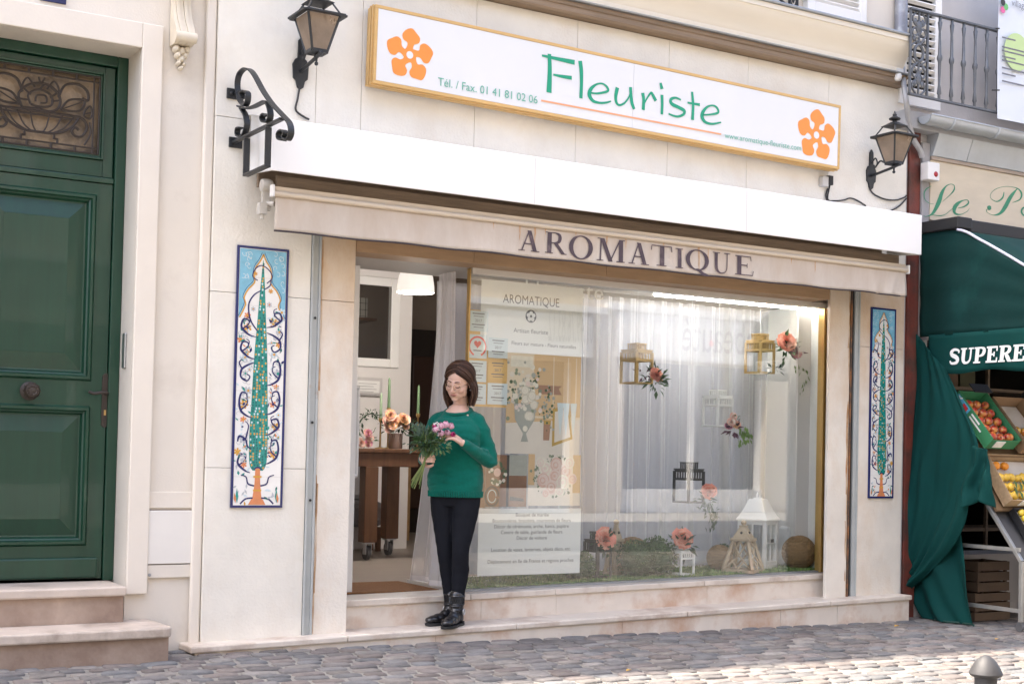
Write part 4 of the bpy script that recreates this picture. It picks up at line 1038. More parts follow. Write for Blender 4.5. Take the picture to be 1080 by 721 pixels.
            floret(f(rr.uniform(.15, .24)), y+span*rr.uniform(.3, .5), rr.uniform(.065, .10), rr.choice([5, 6, 5, 7]), rr.choice([6, 1, 3]))
            floret(f(rr.uniform(.10, .28)), y+span*rr.uniform(.9, 1.1), rr.uniform(.055, .08), rr.choice([7, 8, 6, 5]), 5)
            floret(f(rr.uniform(.24, .30)), y+span*rr.uniform(.5, .7), .045, rr.choice([7, 8]), 5, 5)
            for k in range(12):
                leafp(f(rr.uniform(.08, .32)), y+rr.uniform(-.05, span), rr.uniform(0, 6.28), rr.uniform(.05, .13), rr.uniform(.012, .026), rr.choice([1, 3, 7, 8, 4, 6, 3, 7, 7]))
            for k in range(5):
                xx, yy, aa = f(rr.uniform(.09, .30)), y+rr.uniform(0, span), rr.uniform(0, 6)
                st_([(xx+.05*math.cos(aa+t)*(1-t*.12), yy+.05*math.sin(aa+t)*(1-t*.12), .009) for t in range(5)], 7)
            y += span*rr.uniform(.96, 1.08)
    st_([(.40, H-.62, .02), (.30, H-.55, .02), (.36, H-.40, .022), (.48, H-.34, .02), (.62, H-.42, .022), (.68, H-.55, .02), (.58, H-.66, .02)], 1)
    st_([(.47, H-.80, .02), (.33, H-.90, .026), (.24, H-1.08, .03), (.28, H-1.35, .03), (.42, H-1.55, .024)], 1)
    st_([(.53, H-.78, .02), (.64, H-.70, .024), (.66, H-.60, .02)], 1)
    floret(.36, H-.50, .04, 5, 6); floret(.66, H-.80, .05, 5, 6); floret(.64, H-1.05, .055, 7, 6); floret(.33, H-1.15, .05, 7, 5); floret(.70, H-1.35, .06, 5, 1)
    # cypress
    side = [(.40, .68), (.335, .82), (.32, 1.3), (.345, 2.0), (.375, 2.8), (.41, H-1.45), (.455, H-.75), (.495, H-.24)]
    sd_ = bez([list(p) for p in side], 6)
    for a, c in zip(sd_[:-1], sd_[1:]):
        ZOFF[0] = 15; fl([(a[0], a[1]), (1-a[0], a[1]), (1-c[0], c[1]), (c[0], c[1])], 3)
    yv = .72
    while yv < H-.32:
        xw = 1
        for a, c in zip(sd_[:-1], sd_[1:]):
            if a[1] <= yv <= c[1]: xw = a[0]+(c[0]-a[0])*(yv-a[1])/max(1e-6, c[1]-a[1])
        n_ = max(1, int((1-2*xw)/.055))
        for k in range(n_):
            xx = xw+(1-2*xw)*(k+.5)/n_+rr.uniform(-.01, .01)
            ZOFF[0] = 17+k % 3
            fl([(xx-.020, yv+.012), (xx, yv-.022), (xx+.020, yv+.012), (xx, yv+.03)], 5 if rr.random() < .28 else rr.choice([4, 4, 4, 8, 3]))
        yv += .052
    # trunk with rings
    for a, c, wa, wb in [(.055, .20, .17, .085), (.20, .44, .085, .055), (.44, .72, .055, .045)]:
        ZOFF[0] = 21; fl([(.5-wa, a), (.5+wa, a), (.5+wb, c), (.5-wb, c)], 6)
    for yv in (.30, .55): ZOFF[0] = 22; fl([(.42, yv), (.58, yv), (.58, yv+.035), (.42, yv+.035)], 5)
    st_([(.42, .70, .02), (.5, .74, .03), (.58, .70, .02)], 1)
    for s in (0, 1):
        f = (lambda x: x) if not s else (lambda x: 1-x)
        st_([(f(.42), .18, .03), (f(.28), .16, .03), (f(.18), .07, .03)], 1); st_([(f(.44), .40, .03), (f(.32), .44, .03), (f(.28), .56, .024), (f(.18), .60, .02)], 1)
        for k in range(7): leafp(f(rr.uniform(.08, .3)), rr.uniform(.08, .5), rr.uniform(0, 6.28), .10, .02, rr.choice([3, 5, 7, 6, 4, 8]))
        leafp(f(.12), .08, 1.6, .28, .03, 3); leafp(f(.09), .08, 1.7, .20, .025, 6)
    P2.build('cypress_painting', TM, t)
    return t
a, c = P(250, 259, 0), P(297, 533, 0)
tile_panel(P(246, 400, 0).x, P(300.5, 400, 0).x, P(269, 535, 0).z, P(277, 261, 0).z, 'wide blue bordered cypress tile panel between green door and grey rail')
tile_panel(P(916.5, 420, 0).x, P(942.5, 420, 0).x, P(928, 525, 0).z, P(930, 325, 0).z, 'cypress tile panel in shade beside the green grocery curtain', True)
# ------------------------------------------------------------------ houses across the street (they stand behind the camera and show in the glass)
YO = -13.1
def RF(px, py):
    p = P(px, py, .23); k = (.23-CAM.y+.23-YO)/(.23-CAM.y); return V((CAM.x+(p.x-CAM.x)*k, YO, CAM.z+(p.z-CAM.z)*k))
m_far = mat('sunlit_render', (.62, .55, .45), .8, var=.06, vs=1.5)
m_far2 = mat('ochre_render', (.55, .44, .31), .8, var=.06, vs=1.5)
m_fascia = mat('white_fascia', (.78, .77, .75), .5)
m_greytext = mat('grey_letters', (.16, .16, .17), .5)
m_redtext = mat('red_letters', (.7, .05, .04), .5)
m_farglass = mat('far_window_glass', (.035, .04, .045), .08, spec=.6)
def far_house(x0, x1, h, wall, label, shop_band, fronts):
    t = thing('street_house', label, 'building', ((x0+x1)/2, YO, 0), 'houses across the street')
    zt, zb = shop_band
    n = max(1, int((x1-x0)/2.4)); wx = [x0+(x1-x0)*(i+.5)/n for i in range(n)]
    b = MB(); w = .55
    # ground floor piers and walls between windows of the upper floors
    for i in range(len(fronts)+1):
        a = x0 if i == 0 else fronts[i-1][1]; c = x1 if i == len(fronts) else fronts[i][0]
        if c > a: b.box(a, c, YO-.4, YO, -.3, zb)
    b.box(x0, x1, YO-.4, YO, zb, zt)
    fl = zt; levels = []
    while fl+2.9 < h: levels.append(fl); fl += 2.9
    for f in levels:
        b.box(x0, x1, YO-.4, YO, f, f+.7); b.box(x0, x1, YO-.4, YO, f+2.4, f+2.9)
        ed = [x0]+[e for x in wx for e in (x-w, x+w)]+[x1]
        for k in range(0, len(ed), 2): b.box(ed[k], ed[k+1], YO-.4, YO, f+.7, f+2.4)
    b.box(x0, x1, YO-.4, YO, fl, h); b.box(x0, x1, YO-8, YO-.4, h-.3, h); b.box(x0, x1, YO-8, YO-7.7, -.3, h-.3)
    b.build('wall', wall, t)
    for f in levels:
        for x in wx:
            b = MB(); b.box(x-w, x+w, YO-.25, YO-.22, f+.7, f+2.4); g_ = b.build('window', m_farglass, t)
            b = MB()
            for xx in (x-w, x-.03, x+w-.06): b.box(xx, xx+.06, YO-.215, YO-.18, f+.7, f+2.4)
            b.build('window_frame', m_white, g_)
            b = MB(); b.box(x-w-.45, x-w-.02, YO+.005, YO+.04, f+.7, f+2.4); b.build('shutter', m_white, t)
            b = MB(); b.box(x+w+.02, x+w+.45, YO+.005, YO+.04, f+.7, f+2.4); b.build('shutter', m_white, t)
    for a, c in fronts:
        b = MB(); b.box(a, c, YO-.30, YO-.27, .06, zb); g_ = b.build('shop_window', m_farglass, t)
        b = MB(); k = max(1, int((c-a)/1.3))
        for i in range(k+1): xx = a+(c-a-.09)*i/k; b.box(xx, xx+.09, YO-.265, YO-.15, .5, zb)
        b.box(a, c, YO-.265, YO-.1, .06, .5); b.build('window_frame', m_white, g_)
    b = MB(); b.box(x0, x1, YO+.002, YO+.14, zt+.02, zt+.14); b.build('string_course', m_fascia, t)
    return t
zt_ = RF(760, 338).z; zb_ = RF(760, 386).z
xm = RF(900, 360).x; xa_ = RF(636, 360).x; xb_ = RF(520, 350).x
far_house(xa_, xm+1.5, 10.5, m_far, 'cream beauty salon house mirrored in the right half of the shop window', (zt_, zb_), [(xa_+.5, xa_+4.0), (xa_+5.0, xm+.9)])
far_house(xb_-3.5, xa_-.005, 11.5, m_far2, 'ochre house mirrored in the left half of the shop window', (zt_-.1, zb_-.1), [(xb_-2.9, xb_-.6), (xb_+.2, xa_-.6)])
far_house(-14, xb_-3.51, 10, m_far, 'pale house across the street, left of the ochre one', (zt_, zb_), [(-12, -9), (-7, -4), (-2, 1), (2.2, xb_-4.2)])
far_house(xm+1.51, 42, 11, m_far2, 'ochre house across the street, right of the beauty salon', (zt_, zb_), [(xm+2.4, xm+6), (xm+8, xm+12)])
bs = thing('salon_sign', 'white salon fascia with thin grey lettering, mirrored in the window', 'sign', ((xa_+xm)/2, YO, zt_))
b = MB(); b.box(xa_+.25, xm+1.3, YO+.002, YO+.10, zb_+.05, zt_-.01); b.build('board', m_fascia, bs)
e0, e1 = RF(838, 372), RF(716, 352)
b = MB(); write(b, 'housebeauté', V((e0.x, YO+.104, (zt_+zb_)/2-.20)), -X_, Z_, Y_, width=e0.x-e1.x, size=.95); b.build('lettering', m_greytext, bs)
b = MB(); b.ball((RF(746.5, 358).x, YO+.106, (zt_+zb_)/2-.03), (.06, .006, .06), 10); b.build('red_dot', m_redtext, bs)
ps = thing('phone_sign', 'white fascia with a telephone number, mirrored behind the poster', 'sign', ((xa_+xb_)/2, YO, zt_))
b = MB(); b.box(xb_-.2, xa_-.3, YO+.002, YO+.10, zb_+.0, zt_-.15); b.build('board', m_fascia, ps)
e0, e1 = RF(622, 350), RF(575, 350)
b = MB(); write(b, '01.49.76.83.12', V((e0.x, YO+.104, zb_+.25)), -X_, Z_, Y_, width=e0.x-e1.x, size=.9); b.build('lettering', m_greytext, ps)
# ------------------------------------------------------------------ inside the flower shop
FZ = .236
m_iwall = mat('white_interior_wall', (.72, .69, .67), .7, var=.03, vs=2)
m_taupe = mat('taupe_back_wall', (.26, .205, .165), .8, var=.06, vs=2)
m_floor = mat('grey_oak_floor', (.30, .255, .22), .5, var=.18, vs=3, stretch=(1, 6, 1), bump=.05)
m_wood = mat('reddish_brown_wood', (.15, .068, .032), .45, var=.3, vs=4, stretch=(6, 6, .8), bump=.06, bs=20)
m_pine = mat('light_pine', (.42, .25, .11), .5, var=.2, vs=4, stretch=(8, 8, .8))
b = MB(); b.box(2.9, 8.05, .401, 6.5, -.1, FZ); structure(b.build('shop_floor', m_floor))
b = MB(); b.box(2.9, 8.05, .751, 6.5, 3.30, 3.4); b.box(3.512, 7.68, .752, .80, 2.36, 3.30); structure(b.build('shop_ceiling', m_iwall))
b = MB(); b.box(2.9, 8.05, 6.3, 6.5, FZ, 3.30); structure(b.build('shop_wall', m_taupe))
b = MB(); b.box(2.8, 2.9, .401, 6.5, FZ, 3.30); b.box(7.95, 8.05, .401, 6.5, FZ, 3.30); b.box(2.9, 3.50, .401, .42, FZ, 3.3); b.box(7.45, 7.95, .401, .42, FZ, 3.3); structure(b.build('shop_wall', m_iwall))
PY = 4.0
pa, pb = P(413.5, 340, PY).x, P(433, 400, PY).x; pzt, pzb = P(395, 300, PY).z, P(395, 379, PY).z
par = thing('partition_wall', 'white partition with an internal window behind the shop counter', 'partition', (4.6, PY, FZ))
b = MB(); b.box(2.9, pb, PY, PY+.08, FZ, pzb); b.box(pa, pb, PY, PY+.08, pzb, pzt); b.box(2.9, pb, PY, PY+.08, pzt, 3.29); b.build('wall', m_iwall, par)
b = MB(); b.box(pa-.02, pa+.07, PY-.025, PY-.001, pzb-.07, pzt+.07); b.box(3.2, pa-.02, PY-.025, PY-.001, pzb-.07, pzb+.01); b.box(3.2, pa-.02, PY-.025, PY-.001, pzt-.01, pzt+.07); b.build('window_frame', m_white, par, bevel=.008)
b = MB(); b.box(3.2, pa-.02, PY+.02, PY+.026, pzb+.01, pzt-.01); b.build('window_pane', m_panelglass, par)
# dark doorway to the back room: door leaf with arched panel
dw = thing('back_door', 'dark wooden door in the shadowy back of the shop', 'door', (6.9, 6.2, FZ))
x0, x1 = P(434, 400, 6.2).x-.1, P(470, 400, 6.2).x
b = MB(); b.box(x0, x1, 6.2, 6.28, FZ, 2.5); b.build('leaf', mat('very_dark_wood', (.022, .014, .011), .5), dw)
b = MB(); b.box(x0+.1, x1-.1, 6.17, 6.199, .5, 2.2); b.build('door_panel', mat('dark_red_wood', (.05, .02, .012), .5), dw, bevel=.02)
# framed card on the partition
p0_, p1_ = P(372, 397, PY-.03), P(403, 418, PY-.03)
cf = thing('wall_card', 'white framed card of faint writing on the partition above the counter', 'picture', (p0_.x, PY-.03, p1_.z))
b = MB(); b.box(p0_.x, p1_.x, PY-.03, PY-.002, p1_.z, p0_.z); b.build('frame', mat('pale_grey_frame', (.50, .48, .47), .5), cf, bevel=.004)
b = MB(); b.box(p0_.x+.03, p1_.x-.03, PY-.034, PY-.031, p1_.z+.03, p0_.z-.03); b.build('card', m_white, cf)
b = MB()
for k in range(5): b.box(p0_.x+.06, p1_.x-.06-.03*(k % 2), PY-.0355, PY-.0345, p0_.z-.06-k*.025, p0_.z-.055-k*.025)
b.build('writing_lines', mat('pencil_grey', (.3, .3, .3), .7), cf)
# boxes seen through the internal window
bx_ = thing('storage_box', 'pale patterned box on a shelf seen through the internal window', 'box', P(380, 335, 5.6))
a0, a1 = P(372, 313, 5.6), P(387.5, 335, 5.6)
b = MB(); b.box(a0.x, a1.x, 5.6, 5.9, a1.z, a0.z); b.build('carton', mat('pale_box', (.5, .46, .40), .6), bx_, bevel=.004)
b = MB()
for k in range(3): b.box(a0.x+.004, a1.x-.004, 5.597, 5.5995, a1.z+.01+(a0.z-a1.z)*k/3, a1.z+.014+(a0.z-a1.z)*k/3); b.box(a0.x+(a1.x-a0.x)*(k+.5)/3, a0.x+(a1.x-a0.x)*(k+.5)/3+.005, 5.5945, 5.5965, a1.z, a0.z)
b.build('printed_lines', m_dark, bx_)
b = MB(); b.box(a0.x-.6, a1.x+.1, 5.58, 5.95, a1.z-.03, a1.z-.001); tag(b.build('wall_shelf', m_wood), 'brown shelf carrying the pale box behind the internal window', 'shelf')
# workbench on casters
TY0, TY1 = 2.75, 3.45
tzp = P(410, 473, TY0).z; tx0, tx1 = P(362, 480, TY0).x, P(446, 480, TY0).x
tb = thing('workbench', 'reddish brown wooden counter table standing on grey casters', 'table', ((tx0+tx1)/2, 3.1, FZ))
b = MB(); b.box(tx0, tx1, TY0, TY1, tzp-.035, tzp); b.build('table_top', m_wood, tb, bevel=.006)
b = MB(); b.box(tx0+.03, tx1-.03, TY0+.02, TY1-.02, tzp-.15, tzp-.036); b.build('apron', m_wood, tb, bevel=.004)
m_grey = mat('grey_rubber', (.10, .10, .105), .6); m_steel = mat('steel', (.55, .55, .56), .3, metal=.9)
lgx = P(391, 540, TY0+.03).x
for (x, yv) in ((lgx, TY0+.08), (tx1-.05, TY0+.5), (tx0+.06, TY0+.08), (tx0+.14, TY1-.1)):
    b = MB(); b.box(x-.06, x+.06, yv-.06, yv+.06, FZ+.15, tzp-.151); l_ = b.build('leg', m_wood, tb, bevel=.006)
    b = MB(); b.box(x-.045, x+.045, yv-.045, yv+.045, FZ+.138, FZ+.149); b.box(x-.028, x-.022, yv-.03, yv+.03, FZ+.05, FZ+.138); b.box(x+.022, x+.028, yv-.03, yv+.03, FZ+.05, FZ+.138); b.build('caster_fork', m_steel, l_)
    b = MB(); b.lathe([(.03, -.018), (.058, -.016), (.062, 0), (.058, .016), (.03, .018)], (x, yv+.015, FZ+.063), 18, ax='x'); b.build('caster_wheel', m_grey, l_, smooth=True)
cb_ = thing('cabinet', 'light pine cabinet with two panels behind the counter table', 'cabinet', (6.3, 5, FZ))
a0, a1 = P(396, 486, 5.0), P(432, 562, 5.0)
b = MB(); b.box(a0.x, a1.x, 5.0, 5.45, FZ, a0.z); b.build('carcass', m_pine, cb_, bevel=.005)
for z0, z1 in ((FZ+.06, FZ+(a0.z-FZ)*.54), (FZ+(a0.z-FZ)*.56, a0.z-.04)):
    b = MB(); b.box(a0.x+.05, a1.x-.05, 4.98, 4.999, z0, z1); b.build('door_panel', m_pine, cb_, bevel=.006)
ch = thing('armchair', 'grey upholstered chair half hidden behind the stone pillar', 'chair', (4.9, 3.7, FZ))
m_gfab = mat('grey_fabric', (.22, .21, .22), .9, var=.1, vs=20)
a0 = P(371, 495, 3.8); 
b = MB(); b.box(a0.x-.35, a0.x+.30, 3.7, 4.0-.05, FZ+.22, FZ+.45); b.build('seat', m_gfab, ch, bevel=.06)
b = MB(); b.box(a0.x-.35, a0.x+.30, 3.86, 3.97, FZ+.451, FZ+.82); b.build('backrest', m_gfab, ch, bevel=.05)
for x in (a0.x-.3, a0.x+.25):
    for yv in (3.74, 3.9):
        b = MB(); b.box(x-.02, x+.02, yv-.02, yv+.02, FZ, FZ+.219); b.build('leg', m_wood, ch)
# candles, wreath and flowers on the bench
m_candle = mat('sage_candle', (.10, .17, .085), .5); m_candle2 = mat('pale_green_candle', (.25, .34, .22), .5); m_brass = mat('brass', (.55, .36, .15), .3, metal=.9)
TYc = TY0+.22
def taper(px, y0, y1, yb, m, lab):
    q0, q1 = P(px, y0, TYc), P(px, y1, TYc); t = thing('taper_candle', lab, 'candle', (q1.x, TYc, tzp), 'taper candles on the counter')
    b = MB(); b.tube([(q1.x, TYc, q1.z), (q1.x, TYc, q0.z-.02), (q1.x, TYc, q0.z)], [.014, .010, .004], 10); b.build('candle', m, t, smooth=True)
    b = MB(); b.lathe([(.045, 0), (.045, .006), (.008, .014), (.007, q1.z-tzp-.03), (.018, q1.z-tzp-.012), (.018, q1.z-tzp+.01), (.012, q1.z-tzp+.01)], (q1.x, TYc, tzp), 14); b.build('candle_holder', m_brass, t, smooth=True)
taper(401.5, 414, 442, 470, m_candle2, 'pale green taper candle, shortest, left of the tall dark one')
taper(410, 398, 431, 470, m_candle, 'tall sage green taper candle behind the flower vase')
taper(441, 406, 437, 472, m_candle, 'sage green taper candle in front of the dark doorway')
m_leaf = mat('leaf_green', (.045, .10, .030), .55, var=.35, vs=12); m_leafd = mat('dark_leaf', (.020, .055, .022), .5, var=.3, vs=12); m_leafb = mat('blue_green_leaf', (.06, .11, .075), .6, var=.3, vs=12)
m_leafy = mat('bright_leaf', (.14, .24, .05), .55, var=.3, vs=12)
m_coral = mat('coral_petal', (.80, .30, .22), .6, var=.25, vs=30); m_blush = mat('blush_petal', (.72, .42, .35), .6, var=.2, vs=30); m_pinkp = mat('pink_petal', (.62, .22, .34), .6, var=.2, vs=30)
m_whitep = mat('white_petal', (.75, .70, .62), .6, var=.1, vs=30); m_peach = mat('peach_petal', (.72, .40, .20), .6, var=.2, vs=30); m_plum = mat('plum_leaf', (.10, .03, .055), .6, var=.2, vs=30)
def bloom(b, c, r, mi, rnd, axis=(0, -1, .3), layers=4):
    alt = {2: 10, 3: 5, 6: 3, 4: 3, 7: 4}.get(mi, mi); mi0 = mi
    """cupped bloom of overlapping curled petals"""
    c = V(c); ax = V(axis).normalized(); e1 = ax.orthogonal().normalized(); e2 = ax.cross(e1)
    for L in range(layers):
        t = (L+.6)/layers; n = 4+L*2
        for k in range(n):
            mi = alt if rnd.random() < .35 else mi0
            a = 2*PI*(k+.5*(L % 2))/n+rnd.uniform(-.2, .2); d = e1*math.cos(a)+e2*math.sin(a)
            w = e1*-math.sin(a)+e2*math.cos(a)
            op = t*1.25; ln = r*(.55+.5*t)*rnd.uniform(.9, 1.1); hw = r*(.28+.26*t)
            pts = []
            for v_ in (0, .5, 1):
                out = d*(ln*math.sin(op)*(v_+.25*v_*v_)); up = ax*(ln*math.cos(op)*v_*.9-.35*r*t*(1 if v_ < 2 else 0))
                for u_ in (-1, 0, 1): pts.append(c+out+up+w*(u_*hw*(.35+.65*math.sin(min(1, v_+.25)*PI*.62)))+ax*(-abs(u_)*r*.06)+d*(-abs(u_)*r*.07*(1-t)+rnd.uniform(-.02, .02)*r))
            b.add(pts, [(0, 1, 4, 3), (1, 2, 5, 4), (3, 4, 7, 6), (4, 5, 8, 7)], mi)
def spray(b, c, R, n, mi, rnd, L=(.03, .06), squash=(1, 1, 1), dirn=None):
    for k in range(n):
        d = V((rnd.gauss(0, 1), rnd.gauss(0, 1), rnd.gauss(0, 1))).normalized()
        if dirn: d = (d+V(dirn)).normalized()
        p = V(c)+V((d.x*squash[0], d.y*squash[1], d.z*squash[2]))*R*rnd.uniform(.25, 1)
        l_ = rnd.uniform(*L); b.leaf(p, d+V((rnd.uniform(-.5, .5), rnd.uniform(-.5, .5), rnd.uniform(-.5, .5))), l_, l_*rnd.uniform(.3, .5), (rnd.uniform(-1, 1), rnd.uniform(-1, 1), 1), mi)
FM = [m_leaf, m_leafd, m_coral, m_blush, m_pinkp, m_whitep, m_peach, m_plum, m_leafb, m_leafy, mat('pale_coral_petal', (.85, .45, .34), .6, var=.15, vs=30)]
rf = random.Random(5)
vp_ = P(417, 470, TYc-.05); v_ = thing('flower_vase', 'glass vase of peach and blush flowers on the counter', 'vase', (vp_.x, TYc-.05, tzp))
b = MB(); b.lathe([(.055, 0), (.060, .01), (.060, .13), (.056, .13), (.056, .012), (0, .012)], (vp_.x, TYc-.05, tzp+.001), 18); b.build('vase', mat('blush_glass', (.5, .36, .30), .15, trans=.5), v_, smooth=True)
b = MB(); fc = V((vp_.x+.02, TYc-.05, tzp+.19)); spray(b, fc, .15, 70, 0, rf, squash=(1.2, .8, .6)); spray(b, fc, .17, 40, 8, rf, squash=(1.3, .8, .5))
b.build('foliage', FM, v_)
for k in range(11):
    b = MB(); bloom(b, fc+V((rf.uniform(-.13, .13), rf.uniform(-.1, .05), rf.uniform(-.03, .10))), rf.uniform(.03, .05), rf.choice([3, 6, 6, 3, 4]), rf, (rf.uniform(-.4, .4), -1, .5)); b.build('flower', FM, v_)
w_ = thing('wire_wreath', 'thin leafy wire arch with pink blooms at the left end of the counter', 'wreath', (P(386, 470, TYc).x, TYc, tzp))
b = MB(); pts = [(372, 470), (376, 452), (383, 440), (392, 436), (398, 440)]; W3 = [P(x, yv, TYc) for x, yv in pts]; b.tube([V(p) for p in bez([list(p) for p in W3], 5)], .006, 6, mi=1)
for p in bez([list(p) for p in W3], 5): spray(b, p, .03, 3, 1, rf, L=(.03, .055))
spray(b, P(386, 462, TYc), .10, 45, 0, rf)
for k in range(5): bloom(b, P(384+rf.uniform(-5, 6), 461+rf.uniform(-6, 6), TYc-.05), .035, rf.choice([4, 3]), rf)
b.build('wreath', FM, w_)
# pendant lamp (lit)
LY = 2.4
pl, plb, plt = P(438.5, 300, LY), P(438.5, 308.5, LY), P(438.5, 288, LY)
pend = thing('pendant_lamp', 'lit white dome pendant lamp hanging above the counter', 'lamp', (pl.x, LY, plb.z))
rr_ = (P(456, 305, LY)-P(421, 305, LY)).length/2
m_shade = emit_mat('lit_opal_shade', (1, .95, .88), .11)
b = MB(); b.lathe([(rr_, 0), (rr_*.985, .05), (rr_*.90, .13), (rr_*.74, .20), (rr_*.45, .25), (.03, .27)], (pl.x, LY, plb.z), 28); b.build('shade', m_shade, pend, smooth=True, solid=.004)
b = MB(); b.ball((pl.x, LY, plb.z+.10), .05, 12); b.build('bulb', emit_mat('bulb_glow', (1, .85, .68), 4), pend, smooth=True)
b = MB(); b.tube([(pl.x, LY, plb.z+.26), (pl.x, LY, 3.30)], .006, 6); b.build('cord', m_black, pend)
pt = bpy.data.lights.new('pendant_light', 'POINT'); pt.energy = 13; pt.color = (1, .92, .83); pt.shadow_soft_size = .12
po = bpy.data.objects.new('pendant_light', pt); COL.objects.link(po); po.location = (0, 0, -.08); po.parent = pend
# inside doorway: mat, glass door with pull handle
b = MB()
q = [GR(366, 628.5, FZ+.012), GR(468, 621, FZ+.012), GR(449, 606.5, FZ+.012), GR(378, 609, FZ+.012)]
q[1].x += .1; q[2].x += .15; q[0].x -= .03; q[3].x -= .1
ym = max(q[0].y, .42)
b.prism([(3.56, .415), (4.36, .415), (4.36, 1.02), (3.56, 1.02)], (0, 0, FZ+.001), X_, Y_, (0, 0, .013))
tag(b.build('doormat', mat('coir', (.25, .115, .045), .95, var=.3, vs=60, bump=.6, bs=200), bevel=.004), 'brown coir doormat inside the open shop doorway', 'doormat')
gd = thing('glass_door', 'open glass shop door with a white tubular pull handle by the pillar', 'door', (3.6, .45, FZ))
hx = P(376.5, 450, .55)
dxp = hx.x-.075
b = MB(); b.box(dxp-.02, dxp+.02, .44, .49, FZ+.01, 2.33); b.box(dxp-.02, dxp+.02, 1.25, 1.30, FZ+.01, 2.33); b.box(dxp-.02, dxp+.02, .49, 1.25, FZ+.01, FZ+.10); b.box(dxp-.02, dxp+.02, .49, 1.25, 2.25, 2.33); b.build('frame', m_white, gd, bevel=.003)
b = MB(); b.box(dxp-.004, dxp+.004, .49, 1.25, FZ+.10, 2.25); b.build('glass', m_panelglass, gd)
h0, h1 = P(376, 408, .55).z, P(376, 502, .55).z
b = MB(); b.tube([V(p) for p in bez([[dxp+.02, .50, h0], [dxp+.06, .53, h0-.005], [dxp+.078, .55, h0-.05], [dxp+.078, .55, h1+.05], [dxp+.06, .53, h1+.005], [dxp+.02, .50, h1]], 5)], .012, 10); b.build('pull_handle', mat('white_enamel_tube', (.75, .74, .73), .25), gd, smooth=True)

# ------------------------------------------------------------------ shop window: gold frame, glass
GXE = P(868, 450, .22).x+.03
GXL, GXR = P(492, 450, .22).x, P(868, 450, .22).x
win = thing('shop_window', 'large display window in a thin gold frame under the beige valance', 'window', ((GXL+GXR)/2, .22, sz(5.5)))
b = MB(); b.box(GXL-.008, GXL+.001, .205, .245, sz(GXL)+.002, 2.35); b.box(GXR-.028, GXR-.012, .195, .26, sz(GXR)+.002, 2.31); b.box(GXR+.004, GXE, .17, .26, sz(GXR)+.002, 2.335); b.box(GXR-.0115, GXR-.0065, .21, .25, sz(GXR)+.002, 2.31); b.build('gold_frame', m_gold, win, bevel=.002)
b = MB(); b.box(GXL+.002, GXE, .19, .27, 2.312, 2.353); b.build('head_frame', mat('pale_aluminium', (.60, .57, .52), .4, metal=.3), win, bevel=.002)
b = MB(); b.add([(GXL+.002, yv, z) for yv in (.222, .230) for z in (0, 1)]+[(GXR-.013, yv, z) for yv in (.222, .230) for z in (0, 1)], [])
zb0_, zb1_ = sz(GXL)+.006, sz(GXR)+.006
b = MB(); b.add([(GXL+.002, .222, zb0_), (GXR-.013, .222, zb1_), (GXR-.013, .222, 2.31), (GXL+.002, .222, 2.31), (GXL+.002, .230, zb0_), (GXR-.013, .230, zb1_), (GXR-.013, .230, 2.31), (GXL+.002, .230, 2.31)], [(0, 1, 2, 3), (7, 6, 5, 4), (0, 4, 5, 1), (1, 5, 6, 2), (2, 6, 7, 3), (3, 7, 4, 0)])
b.build('glass', m_glass, win)
b = MB(); b.add([(GXL+.002, .215, zb0_-.005), (GXR-.01, .215, zb1_-.005), (GXR-.01, .235, zb1_-.005), (GXL+.002, .235, zb0_-.005), (GXL+.002, .215, zb0_+.006), (GXR-.01, .215, zb1_+.006), (GXR-.01, .235, zb1_+.006), (GXL+.002, .235, zb0_+.006)], [(0, 3, 2, 1), (0, 1, 5, 4), (3, 7, 6, 2), (4, 5, 1, 0)]); b.build('bottom_bead', m_zinc, win)
# display floor and turf mat
DFZ = lambda x: sz(x)+.012
b = MB(); b.add([(GXL-.01, .236, sz(GXL)-.02), (GXE, .236, sz(7.4)-.02), (GXE, 1.0, sz(7.4)-.02), (GXL-.01, 1.0, sz(GXL)-.02), (GXL-.01, .236, DFZ(GXL)), (GXE, .236, DFZ(GXE)), (GXE, 1.0, DFZ(GXE)), (GXL-.01, 1.0, DFZ(GXL))], [(0, 3, 2, 1), (4, 5, 6, 7), (0, 1, 5, 4), (2, 3, 7, 6), (3, 0, 4, 7), (1, 2, 6, 5)])
tag(b.build('display_platform', m_white), 'low white platform behind the shop window glass', 'platform')
rg = random.Random(8)
b = MB(); m_turf = mat('turf_backing', (.07, .15, .035), .9, var=.3, vs=20)
b.add([(4.47, .25, DFZ(4.5)+.004), (7.56, .25, DFZ(7.38)+.004), (7.56, .90, DFZ(7.38)+.004), (4.47, .90, DFZ(4.5)+.004)], [(0, 1, 2, 3)])
for k in range(9000):
    x, yv = rg.uniform(4.47, 7.55), .25+.62*rg.random()**1.4
    h = rg.uniform(.012, .024); a = rg.uniform(0, 6.28); dx, dy = .004*math.cos(a), .004*math.sin(a); z = DFZ(x)+.003
    b.add([(x-dx, yv-dy, z), (x+dx, yv+dy, z), (x+rg.uniform(-.010, .010), yv+rg.uniform(-.010, .010), z+h)], [(0, 1, 2)], rg.choice([0, 1, 1, 2]))
tag(b.build('artificial_turf_mat', [m_turf, mat('turf_blade', (.11, .24, .045), .6, var=.3, vs=9), mat('turf_blade_pale', (.24, .34, .09), .6)]), 'green artificial turf mat covering the display floor', 'turf mat')
